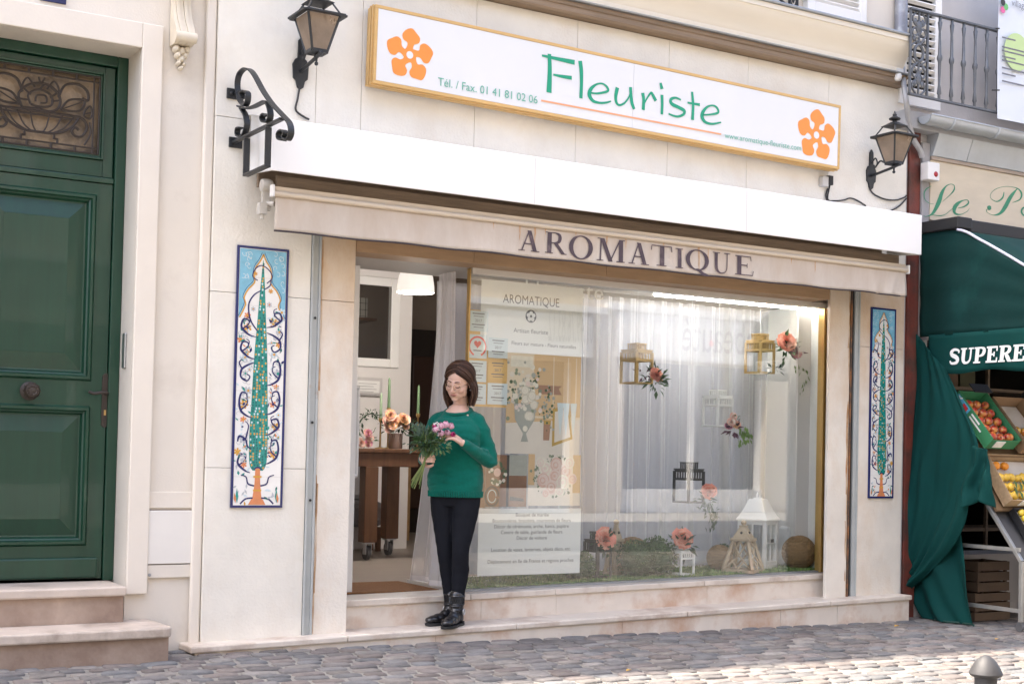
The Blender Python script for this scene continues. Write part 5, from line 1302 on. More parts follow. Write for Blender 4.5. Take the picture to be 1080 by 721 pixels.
# lit tubes along the head of the window
tubes_m = emit_mat('lit_tube', (1, .97, .92), 16)
for (xa, ya, xb, yb2, lab) in [(690, 309.5, 842, 319, 'long lit strip lamp under the head of the shop window'), (846, 319.5, 863, 321, 'short lit strip lamp at the right end of the window head')]:
    a0, a1 = P(xa, ya, .40), P(xb, yb2, .40); t = thing('strip_lamp', lab, 'lamp', a0, 'strip lamps in the window head')
    z = min(2.318, (a0.z+a1.z)/2)
    b = MB(); b.tube([(a0.x, .40, z), (a1.x, .40, z)], .0075, 8); b.build('tube', tubes_m, t)
    b = MB(); b.box(a0.x, a1.x, .385, .42, z+.0115, 2.354); b.build('batten', m_white, t)
# ------------------------------------------------------------------ curtains
m_sheer = sheer_mat('white_voile', (.86, .86, .89), .44)
m_sheer2 = sheer_mat('grey_voile', (.82, .80, .81), .55)
m_hem = sheer_mat('voile_hem', (.80, .78, .79), .85)
rc = random.Random(4)
def curtain(x0, x1, z0f, z1, y, lab, folds, amp, name='sheer_curtain', mt=m_sheer, wob=.0):
    b = MB()
    ph = [rc.uniform(0, 6) for _ in range(6)]
    def fn(a, t):
        x = x0+(x1-x0)*a
        f = math.sin(a*folds*6.28+ph[0]+1.6*math.sin(a*7+ph[1]))*amp+math.sin(a*folds*2.3*6.28+ph[2]+math.sin(a*11+ph[4]))*amp*.35
        return V((x+wob*math.sin(t*2+a*5)+.02*math.sin(a*folds*6.28*1.0+ph[3])*t, y+f*(.45+.55*t), z1+(z0f(x)-z1)*t))
    b.grid(fn, 240, 6); return tag(b.build(name, mt, smooth=True), lab, 'curtain', 'sheer curtains behind the shop window')
ca, cb2, cc, cd = P(614, 450, .82).x-.05, P(742, 450, .82).x, P(745, 450, .82).x, P(826, 450, .82).x
curtain(4.55, ca, lambda x: DFZ(x)+.02, 2.34, .90, 'white voile curtain behind the poster at the left of the window', 6, .03)
curtain(ca+.04, cb2, lambda x: DFZ(x)+.02, 2.34, .86, 'white voile curtain hanging between the gold and the white hanging lanterns', 9, .045)
curtain(cc+.03, cd, lambda x: DFZ(x)+.02, 2.34, .90, 'white voile curtain behind the large white floor lantern', 5, .045)
m_lining = mat('blue_grey_lining', (.74, .76, .86), .9, var=.06, vs=3)
b = MB()
b.grid(lambda a, t: V((4.64+a*(cd-4.61), 1.06+.03*math.sin(a*40)+.015*math.sin(a*97), 2.34+(sz(5)+.02-2.34)*t)), 200, 2); tag(b.build('back_curtain', m_lining, smooth=True), 'opaque blue grey curtain closing off the window display', 'curtain')
# hanging side curtain in the doorway
b = MB()
def side(a, t):
    yv = .30+.20*a+.16*a*t*t
    return V((4.352+.012*math.sin(a*31)+.025*math.sin(a*9+t*1.5)*(.4+t)-.05*t*a, yv, 2.33+(.275+.02*a-2.33)*t))
b.grid(side, 70, 12); dc = b.build('door_curtain', m_sheer2, smooth=True); tag(dc, 'grey voile curtain hanging beside the woman in the open doorway', 'curtain')
b = MB(); b.grid(lambda a, t: side(a, .985+t*.017)+V((-.002, 0, 0)), 70, 1); b.build('hem', m_hem, dc)
b = MB(); b.grid(lambda a, t: side(.97+.032*a, t)+V((-.003, 0, 0)), 1, 12); b.build('hem', m_hem, dc)
# venetian blind at the right
vb = thing('venetian_blind', 'white venetian blind at the right of the window display', 'blind', (7.1, .95, sz(7)))
x0, x1 = P(786, 450, .9).x, GXE
b = MB(); z = .55
while z < 2.26: b.obox(((x0+x1)/2, .97, z), ((x1-x0)/2, 0, 0), (0, .017, .008), (0, -.0004, .0008)); z += .030
b.build('slats', m_white, vb)
b = MB(); b.box(x0, x1, .95, .99, 2.27, 2.31); b.build('headrail', m_white, vb)
b = MB(); b.box(x0, x1, .955, .985, .50, .525); b.build('bottom_rail', m_white, vb)
b = MB(); b.box(x0-.1, GXE+.05, 1.05, 1.08, sz(7), 2.33); tag(b.build('display_back_panel', mat('pale_panel', (.62, .60, .56), .6)), 'pale panel closing the window display behind the blind', 'panel')
b = MB(); b.box(GXE+.003, GXE+.03, .27, 1.0, sz(7.4), 2.35); tag(b.build('end_panel', m_white), 'white end panel at the right side of the window display', 'panel')
# ------------------------------------------------------------------ posters and certificates stuck inside the glass
PYG = .2395
def pg(px, py, y=PYG): return P(px, py, y)
m_paper = mat('white_paper', (.78, .78, .76), .6, trans=0); m_paperblue = mat('blueish_paper', (.62, .69, .70), .6)
m_ink = mat('black_ink', (.03, .03, .032), .6); m_inkgrey = mat('grey_ink', (.16, .16, .17), .6)
m_peachb = mat('peach_wall_print', (.68, .46, .25), .6, var=.1, vs=3); m_peach2 = mat('cream_print', (.75, .62, .45), .6); m_linen = mat('linen_print', (.74, .66, .57), .6, var=.05, vs=10)
m_stoneprint = mat('urn_print', (.40, .40, .35), .6, var=.1, vs=20); m_brownprint = mat('brown_print', (.24, .12, .065), .6, var=.2, vs=10); m_darkprint = mat('dark_print', (.06, .05, .045), .6); m_greenprint = mat('green_print', (.09, .13, .06), .6, var=.3, vs=30)
m_goldprint = mat('gold_print', (.52, .33, .08), .5); m_roseprint = mat('rose_print', (.72, .48, .40), .6, var=.1, vs=30); m_creamprint = mat('cream_rose_print', (.78, .72, .60), .6, var=.1, vs=30); m_blushprint = mat('blush_print', (.76, .60, .53), .6); m_woodprint = mat('mantel_print', (.40, .22, .14), .6); m_heart = mat('red_heart', (.68, .07, .05), .5); m_orangepaper = mat('orange_paper', (.72, .45, .16), .6)
PM = [m_paper, m_peachb, m_peach2, m_linen, m_stoneprint, m_brownprint, m_darkprint, m_greenprint, m_goldprint, m_roseprint, m_creamprint, m_blushprint, m_woodprint, m_inkgrey, m_paperblue, m_ink, mat('sage_print', (.24, .28, .19), .6), mat('shadow_cream_print', (.60, .54, .44), .6)]
post = thing('window_poster', 'tall printed poster with wedding flower photographs inside the shop window', 'poster', pg(560, 600))
OG = V((0, PYG, 0))
def rect(px0, py0, px1, py1, y=PYG):
    a, c = P(px0, py0, y), P(px1, py1, y); return a.x, c.x, c.z, a.z
# vertical extents are given at the left edge and are level in the world
def sheet(px0, py0, px1, pyb, m, name, par, th=.0012, y=PYG):
    a, c = P(px0, py0, y), P(px0, pyb, y); x1 = P(px1, (py0+pyb)/2, y).x
    b = MB(); b.box(a.x, x1, y, y+th, c.z, a.z); return b.build(name, m, par), (a.x, x1, c.z, a.z)
hdr, (hx0, hx1, hz0_, hz1_) = sheet(508, 294, 614.5, 369, m_paper, 'header_panel', post)
W_H = hx1-hx0
def T(s, px, py, width, m, par=post, size=None, name='lettering', align='C'):
    p = P(px, py, PYG-.0015); b = MB(); write(b, s, p, X_, Z_, FR, width=width, size=size, align=align); return b.build(name, m, par)
mpx = (P(600, 330, PYG).x-P(540, 330, PYG).x)/60
T('AROMATIQUE', 560.5, 321.5, 59*mpx, m_ink, size=.085)
b = MB(); p = P(560, 333.5, PYG-.0015)
ZOFF[0] = 0; disc(b, 0, 0, .043, p, X_, Z_, FR, 1, 24)
for k in range(5):
    a = PI/2+2*PI*k/5; ZOFF[0] = 20+k
    disc(b, .022*math.cos(a), .022*math.sin(a), .0145, p, X_, Z_, FR, 0, 10)
ZOFF[0] = 40; disc(b, 0, 0, .006, p, X_, Z_, FR, 1, 8)
b.build('flower_emblem', [m_paper, m_ink], post)
T('Artisan fleuriste', 560, 351.5, 36*mpx, m_inkgrey)
T('Fleurs sur mesure - Fleurs naturelles', 574, 365.5, 68*mpx, m_inkgrey)
b = MB(); vp = P(592, 315, PYG-.004); b = MB(); write(b, 'Fleuriste', V((P(636, 313, PYG).x, PYG-.004, P(600, 313.5, PYG).z)), X_, Z_, FR, width=84*mpx, size=.155, align='R')
tag(b.build('window_lettering', m_paper), 'large white adhesive lettering along the top of the shop window', 'lettering')
# photo of a wedding table
ZMOD[0] = 900
ph, (x0, x1, z0, z1) = sheet(535, 371, 612, 478, m_peachb, 'table_photo', post, y=PYG)
w, h = x1-x0, z1-z0
O = V((x0, PYG-.0006, z0))
b = MB(); rr5 = random.Random(12)
fl = lambda pts, mi: flat(b, pts, O, X_*w, Z_*h, FR, mi, dz=.000012)
def dk(x, y, r, mi, k=10, ry=None):
    q = (ry or r)*w/h
    x = min(max(x, r), 1-r); y = min(max(y, q), 1-q)
    flat(b, [(x+r*math.cos(2*PI*i/k), y+q*math.sin(2*PI*i/k)) for i in range(k)], O, X_*w, Z_*h, FR, mi, dz=.000012)
ZOFF[0] = 0
fl([(0, 0), (1, 0), (1, .36), (0, .30)], 3); fl([(0, .55), (.36, .55), (.36, 1), (0, 1)], 2); fl([(.05, .86), (.34, .86), (.34, .97), (.05, .97)], 10)
fl([(.3, .36), (1, .36), (1, .38), (.3, .38)], 2)
fl([(.42, .60), (.74, .60), (.70, .66), (.74, .69), (.42, .69)], 12)
for x in (.62, .82, .93): fl([(x, .4), (x+.012, .4), (x+.012, .98), (x, .98)], 2)
for k in range(90): dk(rr5.gauss(.30, .15), rr5.gauss(.60, .13), rr5.uniform(.010, .026), rr5.choice([7, 7, 4, 4, 16]), 6)
fl([(.20, .12), (.30, .12), (.27, .2), (.38, .34), (.40, .50), (.10, .50), (.12, .34), (.23, .2)], 4)
for k in range(80):
    x, yv = .27+rr5.gauss(0, .10), .60+rr5.gauss(0, .11); dk(x, yv, rr5.uniform(.012, .034), rr5.choice([10, 10, 3, 4, 16, 10, 17, 11]), 8)
for k in range(7):
    x, yv = .28+rr5.gauss(0, .07), .57+rr5.gauss(0, .07)
    for q, mi in ((1, 17), (.8, 10), (.5, 3), (.25, 10)): dk(x+rr5.uniform(-.008, .008), yv, .055*q, mi, 9)
fl([(.50, .14), (.58, .14), (.60, .34), (.50, .34)], 12); fl([(.51, .30), (.59, .30), (.60, .34), (.50, .34)], 8)
fl([(.62, .08), (.90, .16), (.84, .50), (.62, .46)], 8); fl([(.65, .12), (.87, .18), (.82, .46), (.65, .43)], 3)
for k in range(40): dk(rr5.gauss(.54, .045), rr5.gauss(.44, .09), rr5.uniform(.008, .02), rr5.choice([7, 16, 16, 4]), 6)
for x in (.72, .80, .90): fl([(x, .2), (x+.01, .2), (x+.05, .52), (x-.04, .52)], 14)
b.build('photo_print', PM, ph)
# photo of a bicycle wheel wreath, photo of a bridal bouquet
ph2, (x0, x1, z0, z1) = sheet(513, 479, 555.5, 534, m_brownprint, 'bicycle_photo', post); w, h = x1-x0, z1-z0; O = V((x0, PYG-.0006, z0)); b = MB(); ZOFF[0] = 0
fl([(.52, .6), (1, .6), (1, 1), (.52, 1)], 4); fl([(.52, 0), (.95, 0), (.95, .6), (.6, .6)], 5); fl([(.50, 0), (.56, 0), (.56, 1), (.50, 1)], 6)
fl([(.58, .12), (.94, .10), (.92, .16), (.60, .2)], 6)
for k in range(44):
    a = rr5.uniform(0, 6.28); dk(.27+.17*math.cos(a)+rr5.gauss(0, .03), .66+.22*math.sin(a)*1.0+rr5.gauss(0, .02), rr5.uniform(.02, .05), rr5.choice([3, 7, 4, 10, 7]), 7)
dk(.27, .66, .09, 9, 12)
stroke(b, [(.15+.16*math.cos(t*.5), .2+.18*math.sin(t*.5), .04) for t in range(13)], O, X_*w, Z_*h, FR, 6)
stroke(b, [(.15+.10*math.cos(t*.5), .2+.12*math.sin(t*.5), .02) for t in range(13)], O, X_*w, Z_*h, FR, 14)
b.build('photo_print', PM, ph2)
ph3, (x0, x1, z0, z1) = sheet(557.5, 478.5, 612, 533, m_linen, 'bouquet_photo', post); w, h = x1-x0, z1-z0; O = V((x0, PYG-.0006, z0)); b = MB(); ZOFF[0] = 0
fl([(.85, .25), (1, .25), (1, 1), (.85, 1)], 1); fl([(0, .4), (.12, .4), (.12, 1), (0, 1)], 1); fl([(0, 0), (1, 0), (.9, .2), (.1, .2)], 3)
for k in range(40):
    a = rr5.uniform(0, 6.28); r = rr5.uniform(.25, .42)
    for q in range(3): dk(.5+r*math.cos(a)+rr5.gauss(0, .03), .56+r*math.sin(a)+rr5.gauss(0, .03), rr5.uniform(.012, .03), rr5.choice([7, 4, 16, 16, 10]), 6)
for (x, yv, r, mi) in [(.32, .72, .12, 10), (.52, .80, .12, 9), (.70, .68, .13, 11), (.28, .50, .12, 9), (.50, .58, .11, 11), (.66, .46, .13, 10), (.44, .36, .12, 11), (.78, .84, .10, 10), (.60, .28, .09, 10), (.22, .84, .09, 10), (.84, .52, .09, 11), (.34, .24, .07, 11)]:
    n_ = 0
    for q in (1, .74, .48, .26):
        dk(x+rr5.uniform(-.01, .01), yv+rr5.uniform(-.01, .01), r*q, mi if n_ % 2 == 0 else {10: 11, 9: 11, 11: 9}[mi], 11); n_ += 1
b.build('photo_print', PM, ph3)
ZMOD[0] = 97
tp_, (x0, x1, z0, z1) = sheet(505, 536, 612, 607, m_paper, 'text_panel', post)
LN = ['Bouquet de mariée', 'Boutonnières, bracelets, couronnes de fleurs', 'Décor de cérémonie, arche, bancs, pupitre', 'Centre de table, guirlande de fleurs', 'Décor de voiture', None, 'Location de vases, lanternes, objets déco, etc.', None, 'Déplacement en Ile de France et régions proches']
xc = P(561, 560, PYG).x; zt_l = P(505, 544.5, PYG).z; step = .0385
for i, s in enumerate(LN):
    if not s: continue
    b = MB(); write(b, s, V((xc, PYG-.0015, zt_l-step*i)), X_, Z_, FR, size=.034, align='C'); b.build('lettering', m_inkgrey, post)
sheet(497, 481, 512, 535, m_brownprint, 'side_photo', post)
sheet(535.5, 369.6, 614, 371.5, m_white, 'white_divider', post, y=PYG-.001)
# certificates
bk, _ = sheet(493.5, 326, 536.5, 428, m_orangepaper, 'certificate_backing', None, y=PYG+.004)
tag(bk, 'orange paper sheet behind the small certificates in the window', 'paper')
PYC = PYG-.0035
def cert(px0, py0, px1, py1, lab, m=m_paper, heart=False):
    a, c = P(px0, py0, PYC), P(px0, py1, PYC); x1 = P(px1, (py0+py1)/2, PYC).x
    t = thing('certificate', lab, 'certificate', (a.x, PYC, c.z), 'small certificates at the left of the window')
    b = MB(); b.box(a.x, x1, PYC, PYC+.002, c.z, a.z); b.build('sheet', m, t)
    w, h = x1-a.x, a.z-c.z; o = V((a.x, PYC-.0006, c.z)); b = MB(); ZOFF[0] = 0
    if heart:
        stroke(b, [(w/2+w*.44*math.cos(k*PI/14), h/2+w*.44*math.sin(k*PI/14), .012) for k in range(-5, 20)], o, X_, Z_, FR, 1, False)
        pts = []
        for k in range(24):
            t_ = 2*PI*k/24; pts.append((w/2+w*.012*16*math.sin(t_)**3, h*.60+w*.0125*(13*math.cos(t_)-5*math.cos(2*t_)-2*math.cos(3*t_)-math.cos(4*t_))))
        flat(b, pts[::-1], o, X_, Z_, FR, 1)
        b.build('heart_badge', [m_inkgrey, m_heart], t)
        b = MB(); b.box(o.x+w*.28, o.x+w*.72, PYC-.0016, PYC-.0010, o.z+h*.30, o.z+h*.35); b.build('printed_line', m_inkgrey, t)
    else:
        for fy, fw_, th_ in ((.84, .62, .05), (.72, .50, .03), (.30, .66, .05), (.18, .5, .03)):
            b = MB(); b.box(o.x+w*(.5-fw_/2), o.x+w*(.5+fw_/2), PYC-.0016, PYC-.0010, o.z+h*fy, o.z+h*(fy+th_)); b.build('printed_line', m_inkgrey, t)
        b = MB(); write(b, '2017', o+X_*(w/2)+Z_*(h*.46)+FR*.001, X_, Z_, FR, width=w*.34, align='C'); b.build('lettering', m_inkgrey, t)
cert(494.5, 327, 515, 348.5, 'pale certificate at the top left, above the red heart badge', m_paperblue)
cert(494, 352, 513.5, 377, 'round red badge with a heart, between two pale certificates', m_paperblue, True)
cert(515.5, 355.5, 535.5, 377, 'pale certificate right of the red heart badge', m_paperblue)
cert(493.5, 379.5, 513, 402, 'pale certificate directly under the red heart badge', m_paperblue)
cert(515, 379.5, 535, 401, 'orange certificate, the only coloured one among the pale ones', m_orangepaper)
cert(493, 404, 512.5, 425.5, 'pale certificate at the lower left, beside the woman', m_paperblue)
cert(514.5, 403.5, 535, 426, 'pale certificate at the lower right under the orange one', m_paperblue)

# ------------------------------------------------------------------ lanterns and flowers in the window
m_goldl = mat('gold_lantern_metal', (.50, .33, .12), .4, metal=.3); m_blackl = mat('black_lantern_metal', (.03, .028, .028), .5); m_whitel = mat('white_lantern_metal', (.78, .78, .77), .5)
m_ash = mat('natural_ash_wood', (.46, .36, .25), .6, var=.2, vs=6, stretch=(5, 5, 1)); m_lglass = glass_mat('lantern_glass', (.97, .98, .98), .35)
def slatted_lantern(loc, w, h, m, label, hang=None, rz=.12):
    """square metal candle lantern: open lower body, slatted band, smaller slatted chimney"""
    o = V(loc); t = thing('candle_lantern', label, 'lantern', loc, 'slatted candle lanterns in the window')
    R = Matrix.Rotation(rz, 4, 'Z'); hw = w/2
    def B(mb, *a): mb.box(*a)
    s = .009*w/.17
    zb, zm, zt, zc = 0, h*.58, h*.78, h
    b = MB()
    b.box(-hw-.008, hw+.008, -hw-.008, hw+.008, 0, .012)
    for sx in (-1, 1):
        for sy in (-1, 1): b.box(sx*hw-s, sx*hw+s, sy*hw-s, sy*hw+s, .0121, zt)
    for z in (zm, zt):
        for sy in (-1, 1): b.box(-hw+s*1.01, hw-s*1.01, sy*hw-s*.9, sy*hw+s*.9, z-s, z+s); b.box(sy*hw-s*.9, sy*hw+s*.9, -hw+s*1.01, hw-s*1.01, z-s, z+s)
    b.box(-hw-.004, hw+.004, -hw-.004, hw+.004, zt+s+.0005, zt+s+.010)
    b.xf(Matrix.Translation(o) @ R); b.build('frame', m, t, bevel=.001)
    b = MB(); n = 6
    for k in range(n):
        p = -hw+w*(k+.5)/n
        for sy in (-1, 1): b.box(p-s*.5, p+s*.5, sy*hw-s*.5, sy*hw+s*.5, zm+s, zt-s); b.box(sy*hw-s*.5, sy*hw+s*.5, p-s*.5, p+s*.5, zm+s, zt-s)
    b.xf(Matrix.Translation(o) @ R); b.build('slatted_band', m, t)
    b = MB(); c = hw*.56
    z0 = zt+s+.011
    for k in range(5):
        p = -c+2*c*k/4
        for sy in (-1, 1): b.box(p-s*.5, p+s*.5, sy*c-s*.5, sy*c+s*.5, z0, zc-.010); 
        if 0 < k < 4:
            for sy in (-1, 1): b.box(sy*c-s*.5, sy*c+s*.5, p-s*.5, p+s*.5, z0, zc-.010)
    b.box(-c-.006, c+.006, -c-.006, c+.006, zc-.0095, zc)
    b.xf(Matrix.Translation(o) @ R); b.build('chimney', m, t)
    if hang:
        b = MB(); b.tube([o+V((0, 0, h)), V((o.x, o.y, hang))], .0015, 4); b.build('hanging_thread', m_whitel, t)
    return t
def arrangement(loc, label, blooms, greens, trail=None, group='flower arrangements on the lanterns', name='flower_arrangement', seed=1):
    rn = random.Random(seed); b = MB()
    for (dx, dy, dz, R, n, mi, L) in greens: spray(b, V(loc)+V((dx, dy, dz)), R, n, mi, rn, L=L)
    for (dx, dy, dz, r, mi) in blooms: bloom(b, V(loc)+V((dx, dy, dz)), r*.86, mi, rn, (rn.uniform(-.5, .0), -1, rn.uniform(.2, .6)), 6)
    if trail:
        (dx, dz, ln, mi) = trail
        for k in range(46):
            t = rn.random(); p = V(loc)+V((dx+.05*math.sin(t*3)+rn.gauss(0, .022), -.02+rn.gauss(0, .02), dz-ln*t)); b.leaf(p, (rn.uniform(-.6, .6), rn.uniform(-.6, .2), -1), .045, .018, (rn.uniform(-1, 1), -1, 0), mi)
    return tag(b.build(name, FM), label, 'flowers', group)
YD = .55
def lan(px0, px1, pyt, pyb, m, lab, hang=True, y=YD, **k):
    a, c = P((px0+px1)/2, pyb, y), P((px0+px1)/2, pyt, y); w = (P(px1, pyb, y).x-P(px0, pyb, y).x)
    cs = 1/(math.cos(.12)+.55)
    slatted_lantern((a.x, y, a.z), w*.66, c.z-a.z, m, lab, 2.352 if hang else None, **k); return V((a.x, y, a.z)), w
l1, w1 = lan(657, 685, 362, 405, m_goldl, 'gold slatted lantern with a coral peony, hanging top left')
arrangement(l1+V((w1*.28, -.10, .07)), 'coral peony with dark leaves on the gold lantern top left', [(.02, -.03, .0, .058, 2)], [(.03, 0, -.05, .075, 34, 0, (.04, .07)), (-.06, .02, .0, .06, 14, 7, (.03, .06)), (.03, 0, .0, .09, 14, 1, (.05, .08))], seed=2)
l2, w2 = lan(744, 769, 411, 450, m_whitel, 'white slatted lantern with a small peach bouquet, hanging')
arrangement(l2+V((w2*.25, -.10, .03)), 'peach and plum flowers with a green tail on the white hanging lantern', [(-.02, -.02, .01, .035, 3), (.03, -.02, -.01, .032, 6), (-.03, 0, -.02, .03, 7), (.0, -.02, .05, .03, 3)], [(.01, 0, -.04, .05, 16, 7, (.05, .08)), (0, 0, .02, .05, 14, 0, (.03, .05))], trail=(.07, -.02, .13, 9), seed=3)
l3, w3 = lan(713, 739, 487, 530, m_blackl, 'black slatted lantern with coral peony and ivy, hanging low')
arrangement(l3+V((w3*.38, -.10, .07)), 'coral peony with trailing ivy on the black hanging lantern', [(.0, -.03, .02, .058, 2)], [(.0, 0, -.04, .07, 24, 0, (.04, .07)), (.02, 0, -.14, .07, 16, 1, (.03, .05))], trail=(0, -.05, .20, 1), seed=4)
l4, w4 = lan(789, 813, 352, 394, m_goldl, 'gold slatted lantern half hidden by a large pink bloom, hanging right')
arrangement(l4+V((w4*.55, -.11, .22)), 'large coral bloom with pink lilies and a fern tail, hanging right', [(.02, -.03, .03, .075, 2), (.13, -.02, -.05, .045, 4), (.17, 0, .02, .05, 3), (.08, -.02, -.02, .04, 7)], [(.05, 0, -.02, .09, 34, 0, (.04, .08)), (.14, 0, -.05, .06, 14, 7, (.04, .07)), (-.06, 0, -.18, .05, 14, 1, (.03, .06))], trail=(.14, -.12, .25, 9), seed=5)
l5, w5 = lan(857, 871, 362, 402, m_goldl, 'dark gold lantern at the right edge of the shop window', y=.42)
# standing pieces on the turf
zD = lambda px, py, y: V((P(px, py, y).x, y, DFZ(P(px, py, y).x)+.006))
YS = .50
def stand(px0, px1, pyt, m, lab, y, **k):
    a = zD((px0+px1)/2, 598, y); w = P(px1, 590, y).x-P(px0, 590, y).x; top = P((px0+px1)/2, pyt, y).z
    slatted_lantern(a, w*.68, top-a.z, m, lab, None, **k); return a, w, top
s1, sw, stp = stand(618, 642, 560, m_blackl, 'black slatted lantern standing on the turf beside the wooden lantern', .46)
arrangement(V((P(637, 567, .40).x, .40, P(637, 567, .40).z)), 'coral peony on top of the black lantern standing on the turf', [(0, -.02, 0, .075, 2)], [(0, 0, -.03, .08, 22, 1, (.05, .08)), (.06, 0, -.08, .05, 12, 0, (.04, .07))], seed=6)
s2, sw2, stp2 = stand(707, 729, 575, m_whitel, 'small white slatted lantern standing on the turf under a peony', .36)
arrangement(V((P(718, 567, .32).x, .32, P(718, 567, .32).z)), 'coral peony with white buds on the small white standing lantern', [(0, -.02, 0, .075, 2), (.09, .02, -.01, .03, 5)], [(0, 0, -.04, .10, 26, 1, (.06, .10)), (.08, 0, -.06, .06, 10, 0, (.05, .08))], seed=7)
def wood_lantern(px0, px1, pyt, y, lab, rz=.35):
    a = zD((px0+px1)/2, 598, y); w = (P(px1, 590, y).x-P(px0, 590, y).x)*.70; h = P((px0+px1)/2, pyt, y).z-a.z
    t = thing('wooden_lantern', lab, 'lantern', a, 'pale wooden pyramid lanterns on the turf'); M_ = Matrix.Translation(a) @ Matrix.Rotation(rz, 4, 'Z')
    hb, ht = w/2, w/2*.52; zt = h*.62; b = MB(); b.box(-hb-.012, hb+.012, -hb-.012, hb+.012, 0, .022)
    Cn = lambda sx, sy, t: V((sx*(hb+(ht-hb)*t), sy*(hb+(ht-hb)*t), .022+(zt-.022)*t))
    for sx, sy in ((-1, -1), (1, -1), (1, 1), (-1, 1)): b.bar(Cn(sx, sy, 0), Cn(sx, sy, 1), .022, .022)
    b.box(-ht-.018, ht+.018, -ht-.018, ht+.018, zt, zt+.02)
    b.xf(M_); b.build('frame', m_ash, t, bevel=.002)
    b = MB()
    for (p, q) in (((-1, -1), (1, -1)), ((1, -1), (1, 1)), ((1, 1), (-1, 1)), ((-1, 1), (-1, -1))):
        L = lambda u, v_: Cn(*p, v_).lerp(Cn(*q, v_), u)
        for k in range(1): b.bar(L(.06, .04), L(.5, .5), .011, .010); b.bar(L(.94, .04), L(.5, .5), .011, .010); b.bar(L(.06, .96), L(.5, .5), .011, .010); b.bar(L(.94, .96), L(.5, .5), .011, .010); b.bar(L(.5, .02), L(.28, .27), .009, .010); b.bar(L(.5, .02), L(.72, .27), .009, .010); b.bar(L(.5, .98), L(.28, .73), .009, .01); b.bar(L(.5, .98), L(.72, .73), .009, .01)
    b.xf(M_); b.build('diamond_lattice', m_ash, t)
    b = MB(); r = ht+.006; zz_ = zt+.0205; tp2 = h*.90
    b.add([(-r, -r, zz_), (r, -r, zz_), (r, r, zz_), (-r, r, zz_)]+[(sx*r*.36, sy*r*.36, tp2) for sx, sy in ((-1, -1), (1, -1), (1, 1), (-1, 1))], [(0, 1, 5, 4), (1, 2, 6, 5), (2, 3, 7, 6), (3, 0, 4, 7), (4, 5, 6, 7), (3, 2, 1, 0)])
    b.box(-r*.42, r*.42, -r*.42, r*.42, tp2+.0005, tp2+.012)
    b.xf(M_); rf_ = b.build('roof', m_ash, t, bevel=.002)
    b = MB()
    for sx, sy in ((0, -1), (-1, 0), (1, 0)): b.ball((sx*r*.70, sy*r*.70, (zz_+tp2)/2), .011, 8)
    b.xf(M_); b.build('vent_hole', m_dark, rf_)
    b = MB(); b.lathe([(.012, 0), (.02, .01), (.022, .022), (.014, .034), (0, h-tp2-.012 if h-tp2-.012 > .036 else .04)], (0, 0, tp2+.0125), 12); b.xf(M_); b.build('finial', m_ash, t, smooth=True)
wood_lantern(640, 658, 549, .58, 'pale wooden pyramid lantern behind the coral peony', .3)
wood_lantern(766, 801, 550, .36, 'pale wooden pyramid lantern standing in front of the white house lantern', .5)
def house_lantern(px0, px1, pyt, y, lab, rz=.45):
    a = zD((px0+px1)/2, 598, y); w = (P(px1, 590, y).x-P(px0, 590, y).x)*.60; h = P((px0+px1)/2, pyt, y).z-a.z
    t = thing('house_lantern', lab, 'lantern', a, 'large white house lanterns on the turf'); M_ = Matrix.Translation(a) @ Matrix.Rotation(rz, 4, 'Z')
    hb = w/2*.84; zt = h*.63
    b = MB(); b.box(-hb-.015, hb+.015, -hb-.015, hb+.015, 0, .03)
    for sx, sy in ((-1, -1), (1, -1), (1, 1), (-1, 1)): b.box(sx*hb-.014, sx*hb+.014, sy*hb-.014, sy*hb+.014, .0305, zt)
    for z in (.045, zt-.015):
        for s in (-1, 1): b.box(-hb+.0145, hb-.0145, s*hb-.012, s*hb+.012, z-.014, z+.014); b.box(s*hb-.012, s*hb+.012, -hb+.0145, hb-.0145, z-.014, z+.014)
    for s in (-1, 1): b.box(-.006, .006, s*hb-.008, s*hb+.008, .06, zt-.03); b.box(-hb+.015, -.0065, s*hb-.007, s*hb+.007, zt*.52, zt*.52+.012); b.box(.0065, hb-.015, s*hb-.007, s*hb+.007, zt*.52, zt*.52+.012); b.box(s*hb-.008, s*hb+.008, -.006, .006, .06, zt-.03)
    b.xf(M_); b.build('frame', m_whitel, t, bevel=.0015)
    b = MB()
    for s in (-1, 1): b.box(-hb+.015, hb-.015, s*hb-.002, s*hb+.002, .06, zt-.03); b.box(s*hb-.002, s*hb+.002, -hb+.015, hb-.015, .06, zt-.03)
    b.xf(M_); b.build('glass', m_lglass, t)
    b = MB(); hr = hb*.90; pr = [(hr*1.36, zt+.001), (hr*1.35, zt+.014), (hr*1.2, zt+.035), (hr*.92, zt+.085), (hr*.58, zt+.165), (hr*.5, h*.88), (hr*.60, h*.885), (hr*.60, h*.90), (hr*.40, h*.91), (hr*.2, h*.935)]
    b.lathe([(r*1.414, z) for r, z in pr], (0, 0, 0), 4, ph=PI/4)
    b.xf(M_); rf_ = b.build('roof', m_whitel, t)
    b = MB(); b.tube([(.03*math.cos(k*PI/8), 0, h*.955+.028*math.sin(k*PI/8)) for k in range(16)], .006, 6, closed=True); b.xf(M_); b.build('ring', m_whitel, rf_)
    b = MB(); b.box(-.02, .02, -hb-.022, -hb-.0125, zt*.55, zt*.62); b.xf(M_); b.build('latch', m_blackl, t)
house_lantern(777, 820, 519, .56, 'large white house lantern with four pane door on the turf')
house_lantern(832, 874, 528, .80, 'large white house lantern at the far right, behind the wicker ball', .4)
